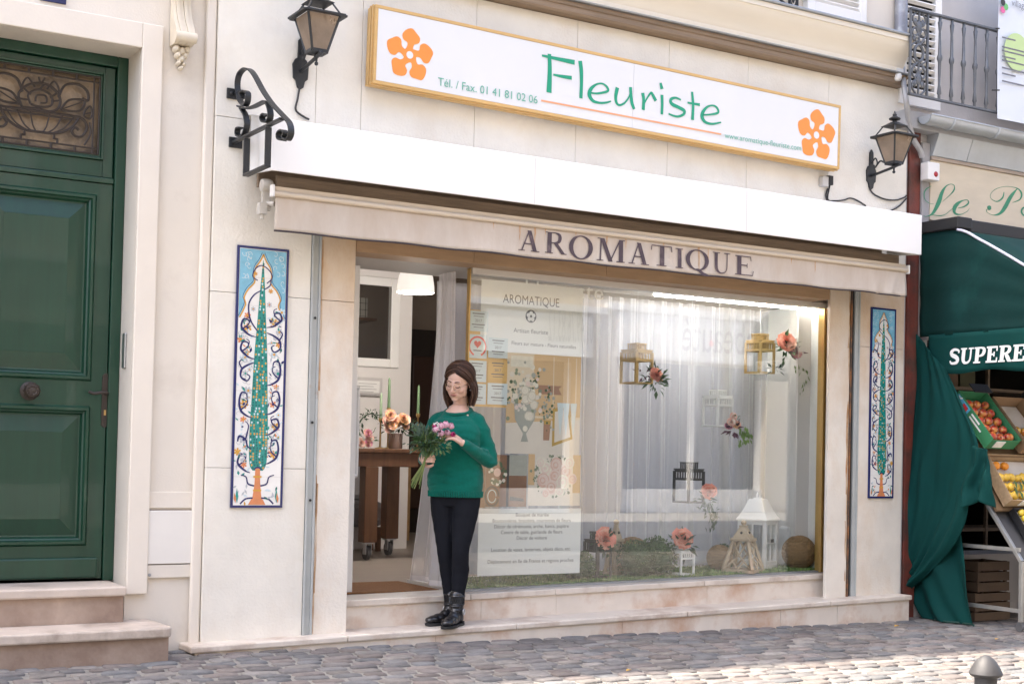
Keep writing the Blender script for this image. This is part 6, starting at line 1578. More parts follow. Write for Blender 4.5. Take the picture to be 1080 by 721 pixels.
# clipped box balls and wicker balls
def boxball(px, py, rpx, y, lab, seed):
    rn = random.Random(seed); c = P(px, py, y); r = (P(px+rpx, py, y)-P(px-rpx, py, y)).length/2*.93
    c.z = DFZ(c.x)+r*.90
    b = MB(); b.ball(c, r*.86, 14, 1)
    for k in range(900):
        d = V((rn.gauss(0, 1), rn.gauss(0, 1), rn.gauss(0, 1))).normalized(); s = r*rn.uniform(.86, 1.04)
        b.leaf(c+d*s, d+V((rn.uniform(-1, 1), rn.uniform(-1, 1), rn.uniform(-1, 1)))*.8, .020, .013, (rn.uniform(-1, 1), rn.uniform(-1, 1), 1), rn.choice([0, 0, 1, 2]))
    tag(b.build('box_ball', [m_leaf, mat('inner_green', (.03, .07, .02), .8), mat('box_pale', (.10, .17, .055), .6)]), lab, 'topiary', 'clipped green box balls on the turf')
boxball(611, 589, 14.5, .42, 'clipped green box ball beside the lower right corner of the poster', 1)
boxball(671, 589, 17.5, .42, 'clipped green box ball right of the wooden lantern, left of its twin', 2)
boxball(692, 589, 18.5, .40, 'clipped green box ball left of the small white lantern', 3)
boxball(762, 578, 11, .64, 'small green box ball behind the front wooden pyramid lantern', 4)
m_wick = mat('woven_wicker', (.30, .185, .085), .75, var=.35, vs=18, stretch=(1, 1, 5), bump=.5, bs=50)
def wicker(px, py, rpx, y, lab):
    c = P(px, py, y); r = (P(px+rpx, py, y)-P(px-rpx, py, y)).length/2*.93; c.z = DFZ(c.x)+r*.96; rn = random.Random(int(px))
    b = MB(); b.ball(c, r*.95, 20)
    for k in range(70):
        n = V((rn.gauss(0, 1), rn.gauss(0, 1), rn.gauss(0, 2.0))).normalized(); e1 = n.orthogonal().normalized(); e2 = n.cross(e1); hgt = rn.uniform(-.35, .35)*r; rad = math.sqrt(r*r-hgt*hgt)*.985
        b.tube([c+n*hgt+e1*(rad*math.cos(q*PI/12))+e2*(rad*math.sin(q*PI/12)) for q in range(24)], .0035, 4, closed=True)
    tag(b.build('wicker_ball', m_wick, smooth=True), lab, 'wicker ball', 'brown wicker balls in the window')
wicker(667, 576, 17, .68, 'brown wicker ball behind the two middle box balls')
wicker(759, 587, 11.5, .56, 'brown wicker ball half hidden behind the front wooden lantern')
wicker(842.5, 588, 14.5, .40, 'brown wicker ball standing alone near the right window edge')
# white upholstered cube at the far right
b = MB(); a = zD(851, 598, .62); b.box(a.x-.17, GXE-.02, .60, .72, a.z-.005, a.z+.30); tag(b.build('white_plinth', mat('white_cloth', (.72, .74, .76), .8, var=.04, vs=4), bevel=.02), 'low white cloth covered plinth behind the lone wicker ball', 'plinth')
# ------------------------------------------------------------------ grocery on the right
m_gwall = mat('grey_plaster', (.50, .48, .47), .85, var=.12, vs=2.5, bump=.15, bs=60)
m_creamboard = mat('cream_fascia', (.66, .57, .43), .55, var=.10, vs=3, stretch=(1, 1, 3), col2=(.50, .40, .27), c2at=.68, c2w=.1, c2s=2)
m_zincsheet = mat('zinc_sheet', (.50, .53, .56), .45, metal=.35, var=.15, vs=4, bump=.05)
m_canvas = mat('green_canvas', (.001, .030, .028), .8, var=.14, vs=5, bump=.15, bs=25, col2=(.004, .046, .042), c2at=.66, c2w=.1, c2s=2.5, spec=.25)
m_canvas2 = mat('green_tarpaulin', (.001, .043, .039), .85, var=.14, vs=4, bump=.12, bs=20, spec=.2)
m_railgrey = mat('weathered_grey_iron', (.13, .14, .155), .5, metal=.4, var=.3, vs=14)
AX = 8.30
gb = thing('grocery_building', 'narrow building with a balcony above the green grocery awning', 'building', (10, 0, 0))
gl = 8.42
fzb, fzt = P(1040, 241, 0).z, P(1040, 180, 0).z
b = MB(); b.box(8.18, 16, .03, .4, 3.86, TOP); b.box(8.18, 16, .03, .4, fzb-.05, 3.86); b.box(8.18, 8.42, .03, .4, -.3, fzb-.05); b.box(12.2, 16, .03, .4, -.3, fzb-.05); b.box(8.42, 12.2, .03, .4, -.3, .42)
b.build('wall', m_gwall, gb)
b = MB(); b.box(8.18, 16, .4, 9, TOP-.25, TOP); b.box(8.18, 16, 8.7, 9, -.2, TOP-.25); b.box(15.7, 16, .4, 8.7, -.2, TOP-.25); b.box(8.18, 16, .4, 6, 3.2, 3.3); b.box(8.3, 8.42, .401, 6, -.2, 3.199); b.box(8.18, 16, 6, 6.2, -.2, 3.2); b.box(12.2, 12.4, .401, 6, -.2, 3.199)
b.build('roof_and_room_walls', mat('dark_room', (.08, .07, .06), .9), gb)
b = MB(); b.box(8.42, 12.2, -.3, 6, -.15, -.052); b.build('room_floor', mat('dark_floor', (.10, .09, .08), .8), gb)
rx0, rx1 = P(957.5, 200, .02).x, P(969, 200, .02).x
b = MB(); b.box(max(8.176, rx0), rx1, .005, .0295, -.1, P(963, 128, 0).z); b.build('red_brown_pilaster', m_redbrown, gb, bevel=.003)
b = MB(); b.box(rx1+.002, 8.415, -.012, .0295, P(970, 390, 0).z, 3.66); b.build('grey_corner_post', mat('grey_post', (.36, .35, .35), .6, var=.15, vs=6), gb, bevel=.004)
b = MB(); b.box(8.417, 12.5, -.018, .0285, fzb, fzt); fb = b.build('fascia_board', m_creamboard, gb, bevel=.002)
b = MB(); b.box(8.417, 12.5, -.03, .0285, fzt+.001, fzt+.03); b.build('fascia_moulding', mat('brown_moulding', (.40, .32, .25), .6, var=.15, vs=5), gb, bevel=.004)
zf0, zf1 = fzt+.032, P(1040, 152, -.05).z
cuts = [8.417, P(1021, 160, -.05).x, P(1100, 175, -.05).x, 11.2, 12.5]
for a, c in zip(cuts[:-1], cuts[1:]):
    b = MB(); b.add([(a+.002, -.035, zf0), (c-.002, -.035, zf0), (c-.002, -.10, zf1), (a+.002, -.10, zf1), (a+.002, .028, zf0), (c-.002, .028, zf0), (c-.002, .028, zf1), (a+.002, .028, zf1)], [(0, 1, 2, 3), (4, 7, 6, 5), (0, 3, 7, 4), (1, 5, 6, 2), (3, 2, 6, 7), (0, 4, 5, 1)]); b.build('zinc_apron', m_zincsheet, gb, bevel=.003)
# half-round gutter
gzc = P(1040, 136, -.17).z+.005
b = MB(); K = 12; r = .068
x0, x1 = P(975, 128, -.17).x, 12.5
pr = [(-.17+r*math.cos(PI+PI*k/K), gzc+r*math.sin(PI+PI*k/K)) for k in range(K+1)]
pr2 = [(-.17+(r-.004)*math.cos(PI+PI*k/K), gzc+(r-.004)*math.sin(PI+PI*k/K)) for k in range(K, -1, -1)]
mould(b, pr+pr2+[pr[0]], x0, x1)
b.poly([(x0, y, z) for y, z in pr], 0)
b.tube([(x0, -.17-r, gzc), (x1, -.17-r, gzc)], .008, 6)
gt = b.build('gutter', m_zincsheet, gb, smooth=True)
for px in (1000, 1047):
    xx = P(px, 135, -.17).x; b = MB(); b.tube([(xx, y, z-.003) for y, z in pr], .010, 6); b.build('gutter_joint', m_zincsheet, gt)
# balcony with iron railing; slab behind the gutter
by = -.24
bx0, bx1 = P(959, 60, by).x, 12.4
rz1, rz0 = P(1010, 22, by).z, P(1010, 110, by).z
b = MB(); b.box(bx0+.12, bx1, -.095, .029, zf1+.001, rz0-.07); b.build('balcony_slab', mat('slab_grey', (.42, .42, .43), .7, var=.1, vs=4), gb, bevel=.004)
rl = thing('balcony_railing', 'grey iron balcony railing with an ornate end panel above the gutter', 'railing', ((bx0+bx1)/2, by, rz0))
b = MB(); b.bar((bx0, by, rz1), (bx1, by, rz1), .04, .014, mi=0); b.bar((bx0, by, rz0), (bx1, by, rz0), .03, .014); b.build('rails', m_railgrey, rl)
ox1 = P(978, 60, by).x
b = MB(); b.box(bx0, bx0+.016, by-.008, by+.008, rz0, rz1); b.box(ox1-.008, ox1+.008, by-.008, by+.008, rz0, rz1)
xc_ = (bx0+.016+ox1-.008)/2; hw = (ox1-bx0-.024)/2
zc_ = (rz0+rz1)/2
def oloop(pts, r=.008): b.tube([V((xc_+x*hw, by, zc_+z)) for x, z in bez([list(p) for p in pts], 6)], r, 6)
H2 = (rz1-rz0)/2
b.tube([V((xc_+.55*hw*math.cos(k*PI/10), by, zc_+.062*math.sin(k*PI/10))) for k in range(20)], .012, 6, closed=True)
for s in (-1, 1):
    for q in (-1, 1):
        oloop([(0, s*.06), (q*.5, s*.10), (q*.85, s*.15), (q*.5, s*.19), (q*.15, s*.15), (q*.45, s*.13)]); oloop([(0, s*.20), (q*.6, s*.22), (q*.8, s*.27), (q*.3, s*(H2-.01))]); oloop([(0, s*.10), (q*.9, s*.05), (q*.95, 0)], .006)
        b.ball((xc_+q*.45*hw, by, zc_+s*.235), (.018, .01, .03), 6); b.ball((xc_+q*.6*hw, by, zc_+s*.105), (.018, .01, .02), 6)
    b.tube([(xc_, by, zc_+s*.06), (xc_, by, zc_+s*H2)], .009, 6); b.ball((xc_, by, zc_+s*.20), (.026, .014, .05), 8)
b.build('ornate_panel', m_railgrey, rl, smooth=True)
xb = ox1
k = 0
step_ = P(1015.5, 60, by).x-P(1003, 60, by).x
xb = P(991, 60, by).x
while xb < bx1:
    b = MB(); b.lathe([(.012, rz0), (.012, rz0+.04), (.018, rz0+.05), (.010, rz0+.12), (.013, zc_-.03), (.021, zc_-.01), (.021, zc_+.01), (.013, zc_+.03), (.010, rz1-.12), (.018, rz1-.05), (.012, rz1-.04), (.012, rz1-.007)], (xb, by, 0), 10); b.build('baluster', m_railgrey, rl, smooth=True); xb += step_
# balcony banner
e0, e1 = P(1050, 0, by-.03), P(1052, 125, by-.03)
bn = thing('banner', 'pale printed banner tied to the balcony railing with green circle motif', 'banner', (e1.x+.5, by-.03, e1.z))
b = MB(); b.grid(lambda a, t: V((e1.x+1.1*a, by-.03+.008*math.sin(a*6+t*3), e1.z+(5.0-e1.z)*(1-t))), 16, 8); b.build('sheet', mat('banner_vinyl', (.66, .70, .76), .45, var=.03, vs=3), bn, smooth=True)
bp2 = lambda px, py: P(px, py, by-.045)
b = MB()
o_ = V((0, by-.042, 0)); g_ = bp2(1073, 55); disc(b, g_.x, g_.z, .15, o_, X_, Z_, FR, 0, 24)
g_ = bp2(1060, 7); 
for k, mi in enumerate((1, 2, 3)): disc(b, g_.x-.02+.035*(k % 2), g_.z+.03*(k-1), .028, o_, X_, Z_, FR, mi, 10)
b.build('coloured_motif', [mat('pale_lime', (.50, .64, .30), .5), mat('motif_pink', (.65, .12, .30), .5), mat('motif_green', (.15, .45, .15), .5), mat('motif_black', (.03, .03, .03), .5)], bn)
b = MB(); a0 = bp2(1067, 6); write(b, 'village', a0, X_, Z_, FR, size=.075); b.build('lettering', mat('banner_ink', (.16, .16, .18), .5), bn)
for k, py in enumerate((40, 50, 54, 60, 64, 72, 78, 86)):
    b = MB(); a0 = bp2(1057, py); b.box(a0.x, a0.x+.16+.10*((k*7) % 3), by-.0435, by-.0425, a0.z, a0.z+.012)
    b.build('printed_line', mat('banner_ink', (.16, .16, .18), .5), bn)
b = MB()
for py in (30, 95): a0 = P(1050, py, by-.02); b.tube([(a0.x-.02, by, a0.z), (a0.x+.03, by-.035, a0.z)], .005, 6)
b.build('tie', m_black, bn)
# louvred shutter behind the railing
sx0, sx1 = P(972, 40, 0).x, P(991, 40, 0).x
sh2 = thing('louvred_shutter', 'white louvred shutter behind the balcony railing', 'shutter', (sx0, 0, rz0))
b = MB(); b.box(sx0-.25, sx0-.18, -.02, .028, rz0, 5.6); b.box(sx1-.07, sx1, -.02, .028, rz0, 5.6); b.box(sx0-.18, sx1-.07, -.02, .028, rz0, rz0+.09); b.box(sx0-.18, sx1-.07, .02, .028, rz0+.09, 5.6, 1); b.build('frame', [m_white, m_dark], sh2)
b = MB(); z = rz0+.12
while z < 5.55: b.obox(((sx0-.18+sx1-.07)/2, -.004, z), ((sx1-sx0+.11)/2-.001, 0, 0), (0, -.014, .010), (0, .004, .005)); z += .058
b.build('slats', m_white, sh2)
# rainwater pipes between the buildings
m_pipe = mat('grey_downpipe', (.27, .28, .32), .45, metal=.3, var=.25, vs=7, col2=(.42, .44, .47), c2at=.58, c2w=.08, c2s=6)
dpx = P(947, 20, -.03).x
b = MB(); b.tube([(dpx+.05, -.015, P(950, 60, 0).z), (dpx+.05, -.015, TOP)], .05, 14); 
for z in (P(950, 50, 0).z, 5.4): b.tube([(dpx+.05, -.015, z), (dpx+.05, -.015, z+.02)], .058, 14)
tag(b.build('downpipe', m_pipe, smooth=True), 'fat grey zinc downpipe at the corner above the cornice end', 'pipe')
b = MB(); b.tube([V(p) for p in bez([list(P(*q)) for q in ((951, 70, -.02), (953, 88, -.10), (956, 108, -.14), (958, 126, -.10), (963, 146, -.06), (970, 158, -.04), (972.5, 166, -.03))], 6)], .022, 8)
tag(b.build('lead_pipe', mat('pale_lead', (.42, .42, .43), .5, metal=.3, var=.2, vs=8), smooth=True), 'thin curved grey pipe in front of the red brown pilaster', 'pipe')
b = MB(); p = P(947, 77, -.10); b.lathe([(.022, 0), (.03, -.02), (.03, -.045), (.02, -.06), (0, -.065)], p, 12); b.box(p.x-.03, p.x+.04, p.y-.02, p.y+.09, p.z+.001, p.z+.03); tag(b.build('spotlight', m_white, smooth=True), 'small white spotlight under the right end of the cornice', 'spotlight')
# alarm box
a0, a1 = P(975, 171, -.06), P(987, 192, -.06)
al = thing('alarm_box', 'white alarm box with a red lens on the cream grocery fascia', 'alarm box', ((a0.x+a1.x)/2, -.05, a1.z))
b = MB(); b.box(a0.x, a1.x, -.10, -.0185, a1.z, a0.z); b.build('casing', m_white, al, bevel=.008)
b = MB(); b.ball(((a0.x+a1.x)/2+.02, -.10, a1.z+.05), (.022, .012, .022), 10); b.build('red_lens', mat('red_lens', (.35, .02, .03), .2), al, smooth=True)
# script lettering on the fascia
m_script = mat('green_script', (.03, .25, .13), .5, var=.3, vs=9)
LE = [[(120, 160, 4), (70, 190, 10), (46, 235, 12), (55, 300, 8), (100, 338, 5), (145, 345, 3)],
 [(235, 322, 3), (310, 255, 8), (355, 200, 17), (356, 155, 10), (320, 140, 6), (270, 165, 14), (230, 230, 40), (200, 320, 52), (150, 420, 34), (110, 460, 14), (60, 475, 5), (40, 466, 4)], [(105, 452, 4), (200, 466, 8), (260, 455, 6), (320, 410, 5), (362, 368, 4)],
 [(395, 388, 4), (460, 372, 13), (505, 335, 17), (492, 305, 8), (440, 312, 12), (385, 350, 38), (356, 400, 48), (372, 445, 22), (430, 452, 7), (490, 422, 5), (515, 390, 3)],
 [(872, 222, 10), (858, 280, 18), (800, 320, 10), (740, 290, 5), (735, 240, 5), (790, 190, 5), (880, 165, 4), (960, 170, 5), (1020, 190, 12), (1055, 240, 26), (1035, 300, 14), (960, 330, 4)],
 [(1010, 186, 8), (940, 275, 44), (882, 380, 48), (830, 442, 26), (760, 460, 6), (700, 432, 6), (690, 400, 12)], [(700, 390, 30), (720, 385, 46), (740, 384, 28)],
 [(1100, 372, 8), (1065, 392, 20), (1055, 430, 26), (1085, 466, 14), (1130, 440, 5)], [(1130, 365, 14), (1112, 430, 22), (1130, 464, 12), (1165, 440, 4)]]
YFs = -.0195
for s_ in LE:
    b = MB(); pts = []
    for x, y, w in s_:
        p = P(970+x/9.818, 180+y/9.818, YFs); pts.append((p.x, p.z, w/9.818*.0078*1.05))
    stroke(b, pts, V((0, YFs, 0)), X_, Z_, FR); b.build('script_letter', m_script, fb)
# awning: side cheek, slope, side valance with bold lettering
ga = thing('grocery_awning', 'dark green grocery awning with SUPERETTE lettering on its side valance', 'awning', (AX, -.7, 2.9))
AF = -1.45
top = [(-.03, 2.94), (-.40, 2.915), (-.62, 2.81), (-.85, 2.68), (-1.05, 2.562), (AF, 2.345)]
tp_ = [V((0, *p)) for p in bez([list(p) for p in top], 6)]
def topz(y):
    for a, c in zip(tp_[:-1], tp_[1:]):
        if c.y <= y <= a.y: return a.z+(c.z-a.z)*(a.y-y)/max(1e-6, a.y-c.y)
    return tp_[-1].z
b = MB(); b.grid(lambda a, t: V((AX+.008*math.sin(a*9+t*2)+.004*math.sin(t*21+a*4)+.010*math.sin(a*23)*t, -.03+(AF+.03)*a, topz(-.03+(AF+.03)*a)*(1-t)+2.125*t)), 40, 16); b.build('side_cheek', m_canvas, ga, smooth=True, solid=.002)
b = MB(); b.grid(lambda a, t: V((AX+4.2*a, -.40+(AF+.40)*t, topz(-.40+(AF+.40)*t)+.003-.02*math.sin(a*9)*t*0)), 12, 12); b.build('canopy', m_canvas, ga, smooth=True, solid=.002)
b = MB(); b.grid(lambda a, t: V((AX+4.2*a, AF-.003+.006*math.sin(a*60)*t, 2.34-.3*t)), 60, 4); b.build('front_valance', m_canvas, ga, smooth=True, solid=.002)
def sval(a, t):
    y = -.14+(AF+.14)*a
    zb = 1.835+.012*math.cos(a*2*PI*2.2)
    return V((AX-.012-.010*t+.006*math.sin(a*15+1)*t, y, 2.135+(zb-2.135)*t))
b = MB(); b.grid(sval, 50, 8); b.build('side_valance', m_canvas2, ga, smooth=True, solid=.002)
b = MB(); b.tube([V((AX-.004, y.y, y.z+.006)) for y in tp_ if y.y < -.38], .010, 6); b.build('white_piping', mat('white_blue_piping', (.62, .63, .75), .6), ga)
b = MB(); b.box(AX-.02, AX+.14, -.42, -.02, 2.93, 3.02); b.box(AX+.141, 12.4, -.25, -.02, 2.95, 3.05); b.build('cassette', m_black, ga, bevel=.01)
b = MB(); b.box(AX+.005, AX+.03, AF, -.02, 2.10, 2.125); b.box(AX+.005, 12.4, AF, AF+.03, 2.30, 2.33); b.build('awning_arm', m_steel, ga)
# bold slab capitals; text runs from the wall towards the street
m_wtext = mat('white_letters', (.80, .81, .80), .5)
def slab(ch):
    T, t = .26, .12; bx = lambda x0, y0, x1, y1: [(x0, y0), (x1, y0), (x1, y1), (x0, y1)]
    if ch == 'S': return .74, [], [[(.66, .70, .10), (.66, .84, .12), (.50, .92, .15), (.28, .92, .17), (.13, .78, .23), (.20, .60, .25), (.45, .48, .27), (.62, .32, .25), (.58, .13, .20), (.38, .07, .16), (.18, .09, .14), (.08, .24, .10)]]
    if ch == 'U': return .90, [bx(0, .90, .44, 1), bx(.56, .90, .92, 1)], [[(.22, .97, .26), (.22, .34, .26), (.30, .12, .21), (.47, .06, .14), (.64, .14, .13), (.73, .36, .12), (.73, .97, .12)]]
    if ch == 'P': return .80, [bx(.10, .03, .10+T, .97), bx(0, 0, .5, .10), bx(0, .90, .2, 1)], [[(.2, .945, .11), (.50, .945, .11), (.68, .86, .2), (.70, .70, .24), (.62, .53, .19), (.45, .45, .11), (.3, .45, .11)]]
    if ch == 'E': return .80, [bx(.10, .03, .10+T, .97), bx(0, 0, .78, .115), bx(0, .885, .76, 1), bx(.3, .45, .56, .56), bx(.70, .1, .79, .30), bx(.68, .70, .77, .9), bx(.50, .36, .59, .66)], []
    if ch == 'R': return .88, [bx(.10, .03, .10+T, .97), bx(0, 0, .46, .10), bx(0, .90, .2, 1), bx(.68, 0, .92, .10)], [[(.2, .945, .11), (.50, .945, .11), (.68, .88, .18), (.71, .73, .24), (.62, .58, .18), (.45, .51, .11), (.3, .51, .11)], [(.45, .50, .16), (.60, .30, .25), (.74, .06, .24)]]
    if ch == 'T': return .78, [bx(.27, .03, .27+T, .97), bx(.14, 0, .66, .10), bx(0, .885, .80, 1), bx(0, .68, .09, .9), bx(.71, .68, .80, .9)], []
y_a, y_b = YZ(1001.5, 375, AX-.02).y, YZ(1081, 372, AX-.02).y
zt_, zb_ = YZ(1040, 365.5, AX-.02).z, YZ(1040, 382.5, AX-.02).z
word = 'SUPERE'; tot = sum(slab(c)[0]+.07 for c in word)-.07
kx = (y_a-y_b)/tot; cap = zt_-zb_; cur = 0
for ch in 'SUPERETTE':
    w, polys, sts = slab(ch); b = MB(); sh_ = .18*cap/kx
    o_ = V((AX-.030, y_a, zb_))
    ZOFF[0] = 0
    for p in polys: flat(b, [((cur+x+y*sh_*.6)*kx, y*cap) for x, y in p], o_, -Y_, Z_, -X_)
    for s_ in sts: stroke(b, [((cur+x+y*sh_*.6)*kx, y*cap, ww*(kx+cap)/2) for x, y, ww in s_], o_, -Y_, Z_, -X_)
    b.build('letter', m_wtext, ga); cur += w+.07
# hanging green tarpaulin gathered at the side of the stand
def outline(pts, t):
    n = len(pts)-1; i = min(int(t*n), n-1); f = t*n-i
    return V(pts[i]).lerp(V(pts[i+1]), f)
tarp = thing('side_tarpaulin', 'green tarpaulin hanging from the grocery awning down to the cobbles', 'tarpaulin', (AX, -.4, .0))
Lf = bez([[968, 352, 0], [966, 400, 0], [961, 460, 0], [955, 530, 0], [950, 590, 0], [948, 628, 0]], 6)
Rt = bez([[1000, 392, 0], [1018, 430, 0], [1034, 468, 0], [1033, 500, 0], [1024, 528, 0], [1020, 548, 0], [1006, 576, 0], [984, 600, 0], [960, 620, 0], [949, 629, 0]], 6)
def tf(a, t):
    l, r = outline(Lf, t), outline(Rt, t); p = l.lerp(r, a)
    off = .030*math.sin(a*9+t*5)+.022*abs(math.sin(a*11-t*6))+.014*math.sin(a*31+t*4)+.02*noise.noise((a*4, t*7, 2))
    q = YZ(p.x, p.y, AX-.02); q.x += off*(.3+.7*t)-.02
    return q
b = MB(); b.grid(tf, 44, 60); b.build('upper_fold', m_canvas2, tarp, smooth=True, solid=.003)
# swag falling from the corner of the crate
Lg = bez([[1026, 470, 0], [1022, 490, 0], [1012, 513, 0], [1016, 530, 0]], 6); Rg = bez([[1043, 474, 0], [1046, 492, 0], [1047, 512, 0], [1048, 531, 0]], 6)
def tg(a, t):
    l, r = outline(Lg, t), outline(Rg, t); p = l.lerp(r, a); q = YZ(p.x, p.y, AX-.06); q.x += .040*math.sin(a*11+t*3)*(.35+.8*t)+.02*noise.noise((a*5, t*5, 8))-.02*t; q.z -= .03*t*math.sin(a*7+.6)
    return q
b = MB(); b.grid(tg, 24, 20); b.build('swag', m_canvas2, tarp, smooth=True, solid=.003)
Lh = bez([[952, 618, 0], [960, 630, 0], [970, 650, 0], [984, 662, 0]], 6); Rh = bez([[1010, 560, 0], [1016, 590, 0], [1021, 630, 0], [1029, 663, 0]], 6)
def th(a, t):
    l, r = outline(Lh, t), outline(Rh, t); p = l.lerp(r, a); q = YZ(p.x, p.y, AX+.02)
    q.x += .030*math.sin(a*8+t*2.0)+.014*math.sin(a*19-t*3); return V((q.x, q.y, max(q.z, gz(q.x)+.012)))
b = MB(); b.grid(th, 40, 30); b.build('lower_fold', m_canvas2, tarp, smooth=True, solid=.003)
b = MB(); b.tube([th(i/20, 1.0)+V((-.004, 0, .004)) for i in range(21)], .008, 6); b.build('hem', mat('dark_green_hem', (.003, .04, .03), .7), tarp)
# fruit stand: steel frame
SXL, SXR = 8.42, 11.6
fs = thing('fruit_stand', 'steel fruit stand on casters under the green awning', 'stand', (SXL, -.6, 0))
m_alu = mat('dull_aluminium', (.42, .42, .40), .4, metal=.7, var=.15, vs=12)
k0, k1 = YZ(1030, 512, SXL), YZ(1077.5, 592, SXL)
ft = YZ(1076, 664, SXL); g0 = gz(SXL)
for X in (SXL, 9.6, SXR):
    b = MB(); b.bar((X, k0.y+.25, k0.z+.32), (X, k1.y, k1.z), .028, .028, up=(1, 0, 0)); b.bar((X, k1.y, k1.z), (X, k1.y, g0+.075), .028, .028, up=(1, 0, 0))
    zc1, zc2 = YZ(1045, 577, SXL).z, YZ(1045, 640, SXL).z
    b.bar((X, k1.y+.015, zc1), (X, -.02, zc1), .024, .028); b.bar((X, k1.y+.015, zc2), (X, -.02, zc2), .024, .028); b.bar((X, -.03, g0+.075), (X, -.03, 1.5), .028, .028, up=(1, 0, 0))
    leg = b.build('frame_leg', m_alu, fs, bevel=.002)
    for yv in (k1.y, -.03):
        b = MB(); b.box(X-.02, X+.02, yv-.018, yv+.018, g0+.055, g0+.074); b.lathe([(.012, -.012), (.032, -.011), (.034, 0), (.032, .011), (.012, .012)], (X, yv+.008, g0+.036), 14, ax='x'); b.build('caster', m_grey, leg, smooth=True)
sl_ = (k1-k0).normalized(); nn_ = V((0, sl_.z, -sl_.y)); nn_ = nn_ if nn_.z > 0 else -nn_
b = MB(); m0 = k0.lerp(k1, .28)-nn_*.02; m1 = k0.lerp(k1, .98)-nn_*.02
b.add([(SXL+.016, m0.y, m0.z), (SXR, m0.y, m0.z), (SXR, m1.y, m1.z), (SXL+.016, m1.y, m1.z)], [(0, 1, 2, 3)]); b.build('grey_panel', mat('grey_board', (.085, .085, .09), .7, var=.15, vs=5), fs, solid=.012)
for X in (9.2, 10.4):
    pass
for (q0, q1) in (((1001, 425), (1040, 477)), ((1030, 486), (1056, 536))):
    a0, a1 = YZ(*q0, 8.44), YZ(*q1, 8.44); d_ = (a1-a0).normalized(); n2 = V((0, d_.z, -d_.y)); n2 = n2 if n2.z > 0 else -n2
    b = MB(); b.add([(SXL, a0.y, a0.z)-n2*.03 if False else V((SXL, a0.y, a0.z))-n2*.035, V((SXR, a0.y, a0.z))-n2*.035, V((SXR, a1.y, a1.z))-n2*.035, V((SXL, a1.y, a1.z))-n2*.035], [(0, 1, 2, 3)]); b.build('sloping_shelf', mat('worn_plywood', (.20, .13, .07), .8, var=.25, vs=6), fs, solid=.02)
# crates of fruit
m_gcrate = mat('green_cardboard', (.035, .20, .085), .65, var=.1, vs=8); m_bcrate = mat('brown_cardboard', (.27, .17, .095), .8, var=.15, vs=8); m_wcrate = mat('poplar_crate', (.42, .30, .18), .75, var=.25, vs=5, stretch=(2, 8, 8)); m_kcrate = mat('black_plastic', (.02, .02, .022), .4)
m_liner = mat('paper_liner', (.62, .60, .58), .8, var=.06, vs=15)
def crate(x0, x1, A, B, dep, m, label, linerfrac=0, logo=False):
    """open fruit crate lying on the slope from A (back) to B (front)"""
    d_ = (B-A); L = d_.length; d_.normalize(); n2 = V((0, d_.z, -d_.y)); n2 = n2 if n2.z > 0 else -n2
    t = thing('fruit_crate', label, 'crate', (x0, A.y, A.z), 'crates of fruit on the stand')
    Q = lambda x, s, n: V((x, A.y, A.z))+d_*s+n2*n
    w = x1-x0; th_ = .006
    b = MB()
    b.obox(Q((x0+x1)/2, L/2, th_), X_*(w/2), d_*(L/2), n2*(th_/2)); b.obox(Q(x0+th_, L/2, dep/2+.01), X_*(th_/2), d_*(L/2), n2*(dep/2)); b.obox(Q(x1-th_, L/2, dep/2+.01), X_*(th_/2), d_*(L/2), n2*(dep/2))
    b.obox(Q((x0+x1)/2, th_/2, dep/2+.01), X_*(w/2-th_*1.6), d_*(th_/2), n2*(dep/2)); b.obox(Q((x0+x1)/2, L-th_/2, dep*.42+.01), X_*(w/2-th_*1.6), d_*(th_/2), n2*(dep*.42))
    b.build('box', m, t, bevel=.001)
    b = MB(); b.obox(Q((x0+x1)/2, L/2, .016), X_*(w/2-.02), d_*(L/2-.015), n2*.004); b.build('paper_tray', m_liner, t)
    if logo:
        o_ = Q(x0+th_/2-.0015-.003, .02, .02)
        b = MB(); ZOFF[0] = 0
        u_, v2 = d_, n2
        flat(b, [(0, -.002), (.17, -.002), (.17, dep-.02), (0, dep-.02)], o_, u_, v2, -X_, 0)
        ZOFF[0] = 3; flat(b, [(.09, .018), (.15, .018), (.15, .068), (.09, .068)], o_, u_, v2, -X_, 2); ZOFF[0] = 4
        stroke(b, [(.015, .02, .012), (.02, .075, .014)], o_, u_, v2, -X_, 1, False); stroke(b, [(.02, .05, .012), (.055, .08, .014)], o_, u_, v2, -X_, 1, False); stroke(b, [(.02, .05, .012), (.06, .02, .014)], o_, u_, v2, -X_, 1, False)
        for k in range(2): ZOFF[0] = 8+k; flat(b, [(.20, .03+.028*k), (.36-.05*k, .03+.028*k), (.36-.05*k, .045+.028*k), (.20, .045+.028*k)], o_, u_, v2, -X_, 1)
        b.build('printed_logo', [mat('logo_blue', (.10, .42, .62), .5), m_white, mat('logo_red', (.65, .04, .05), .5)], t)
    return Q, L
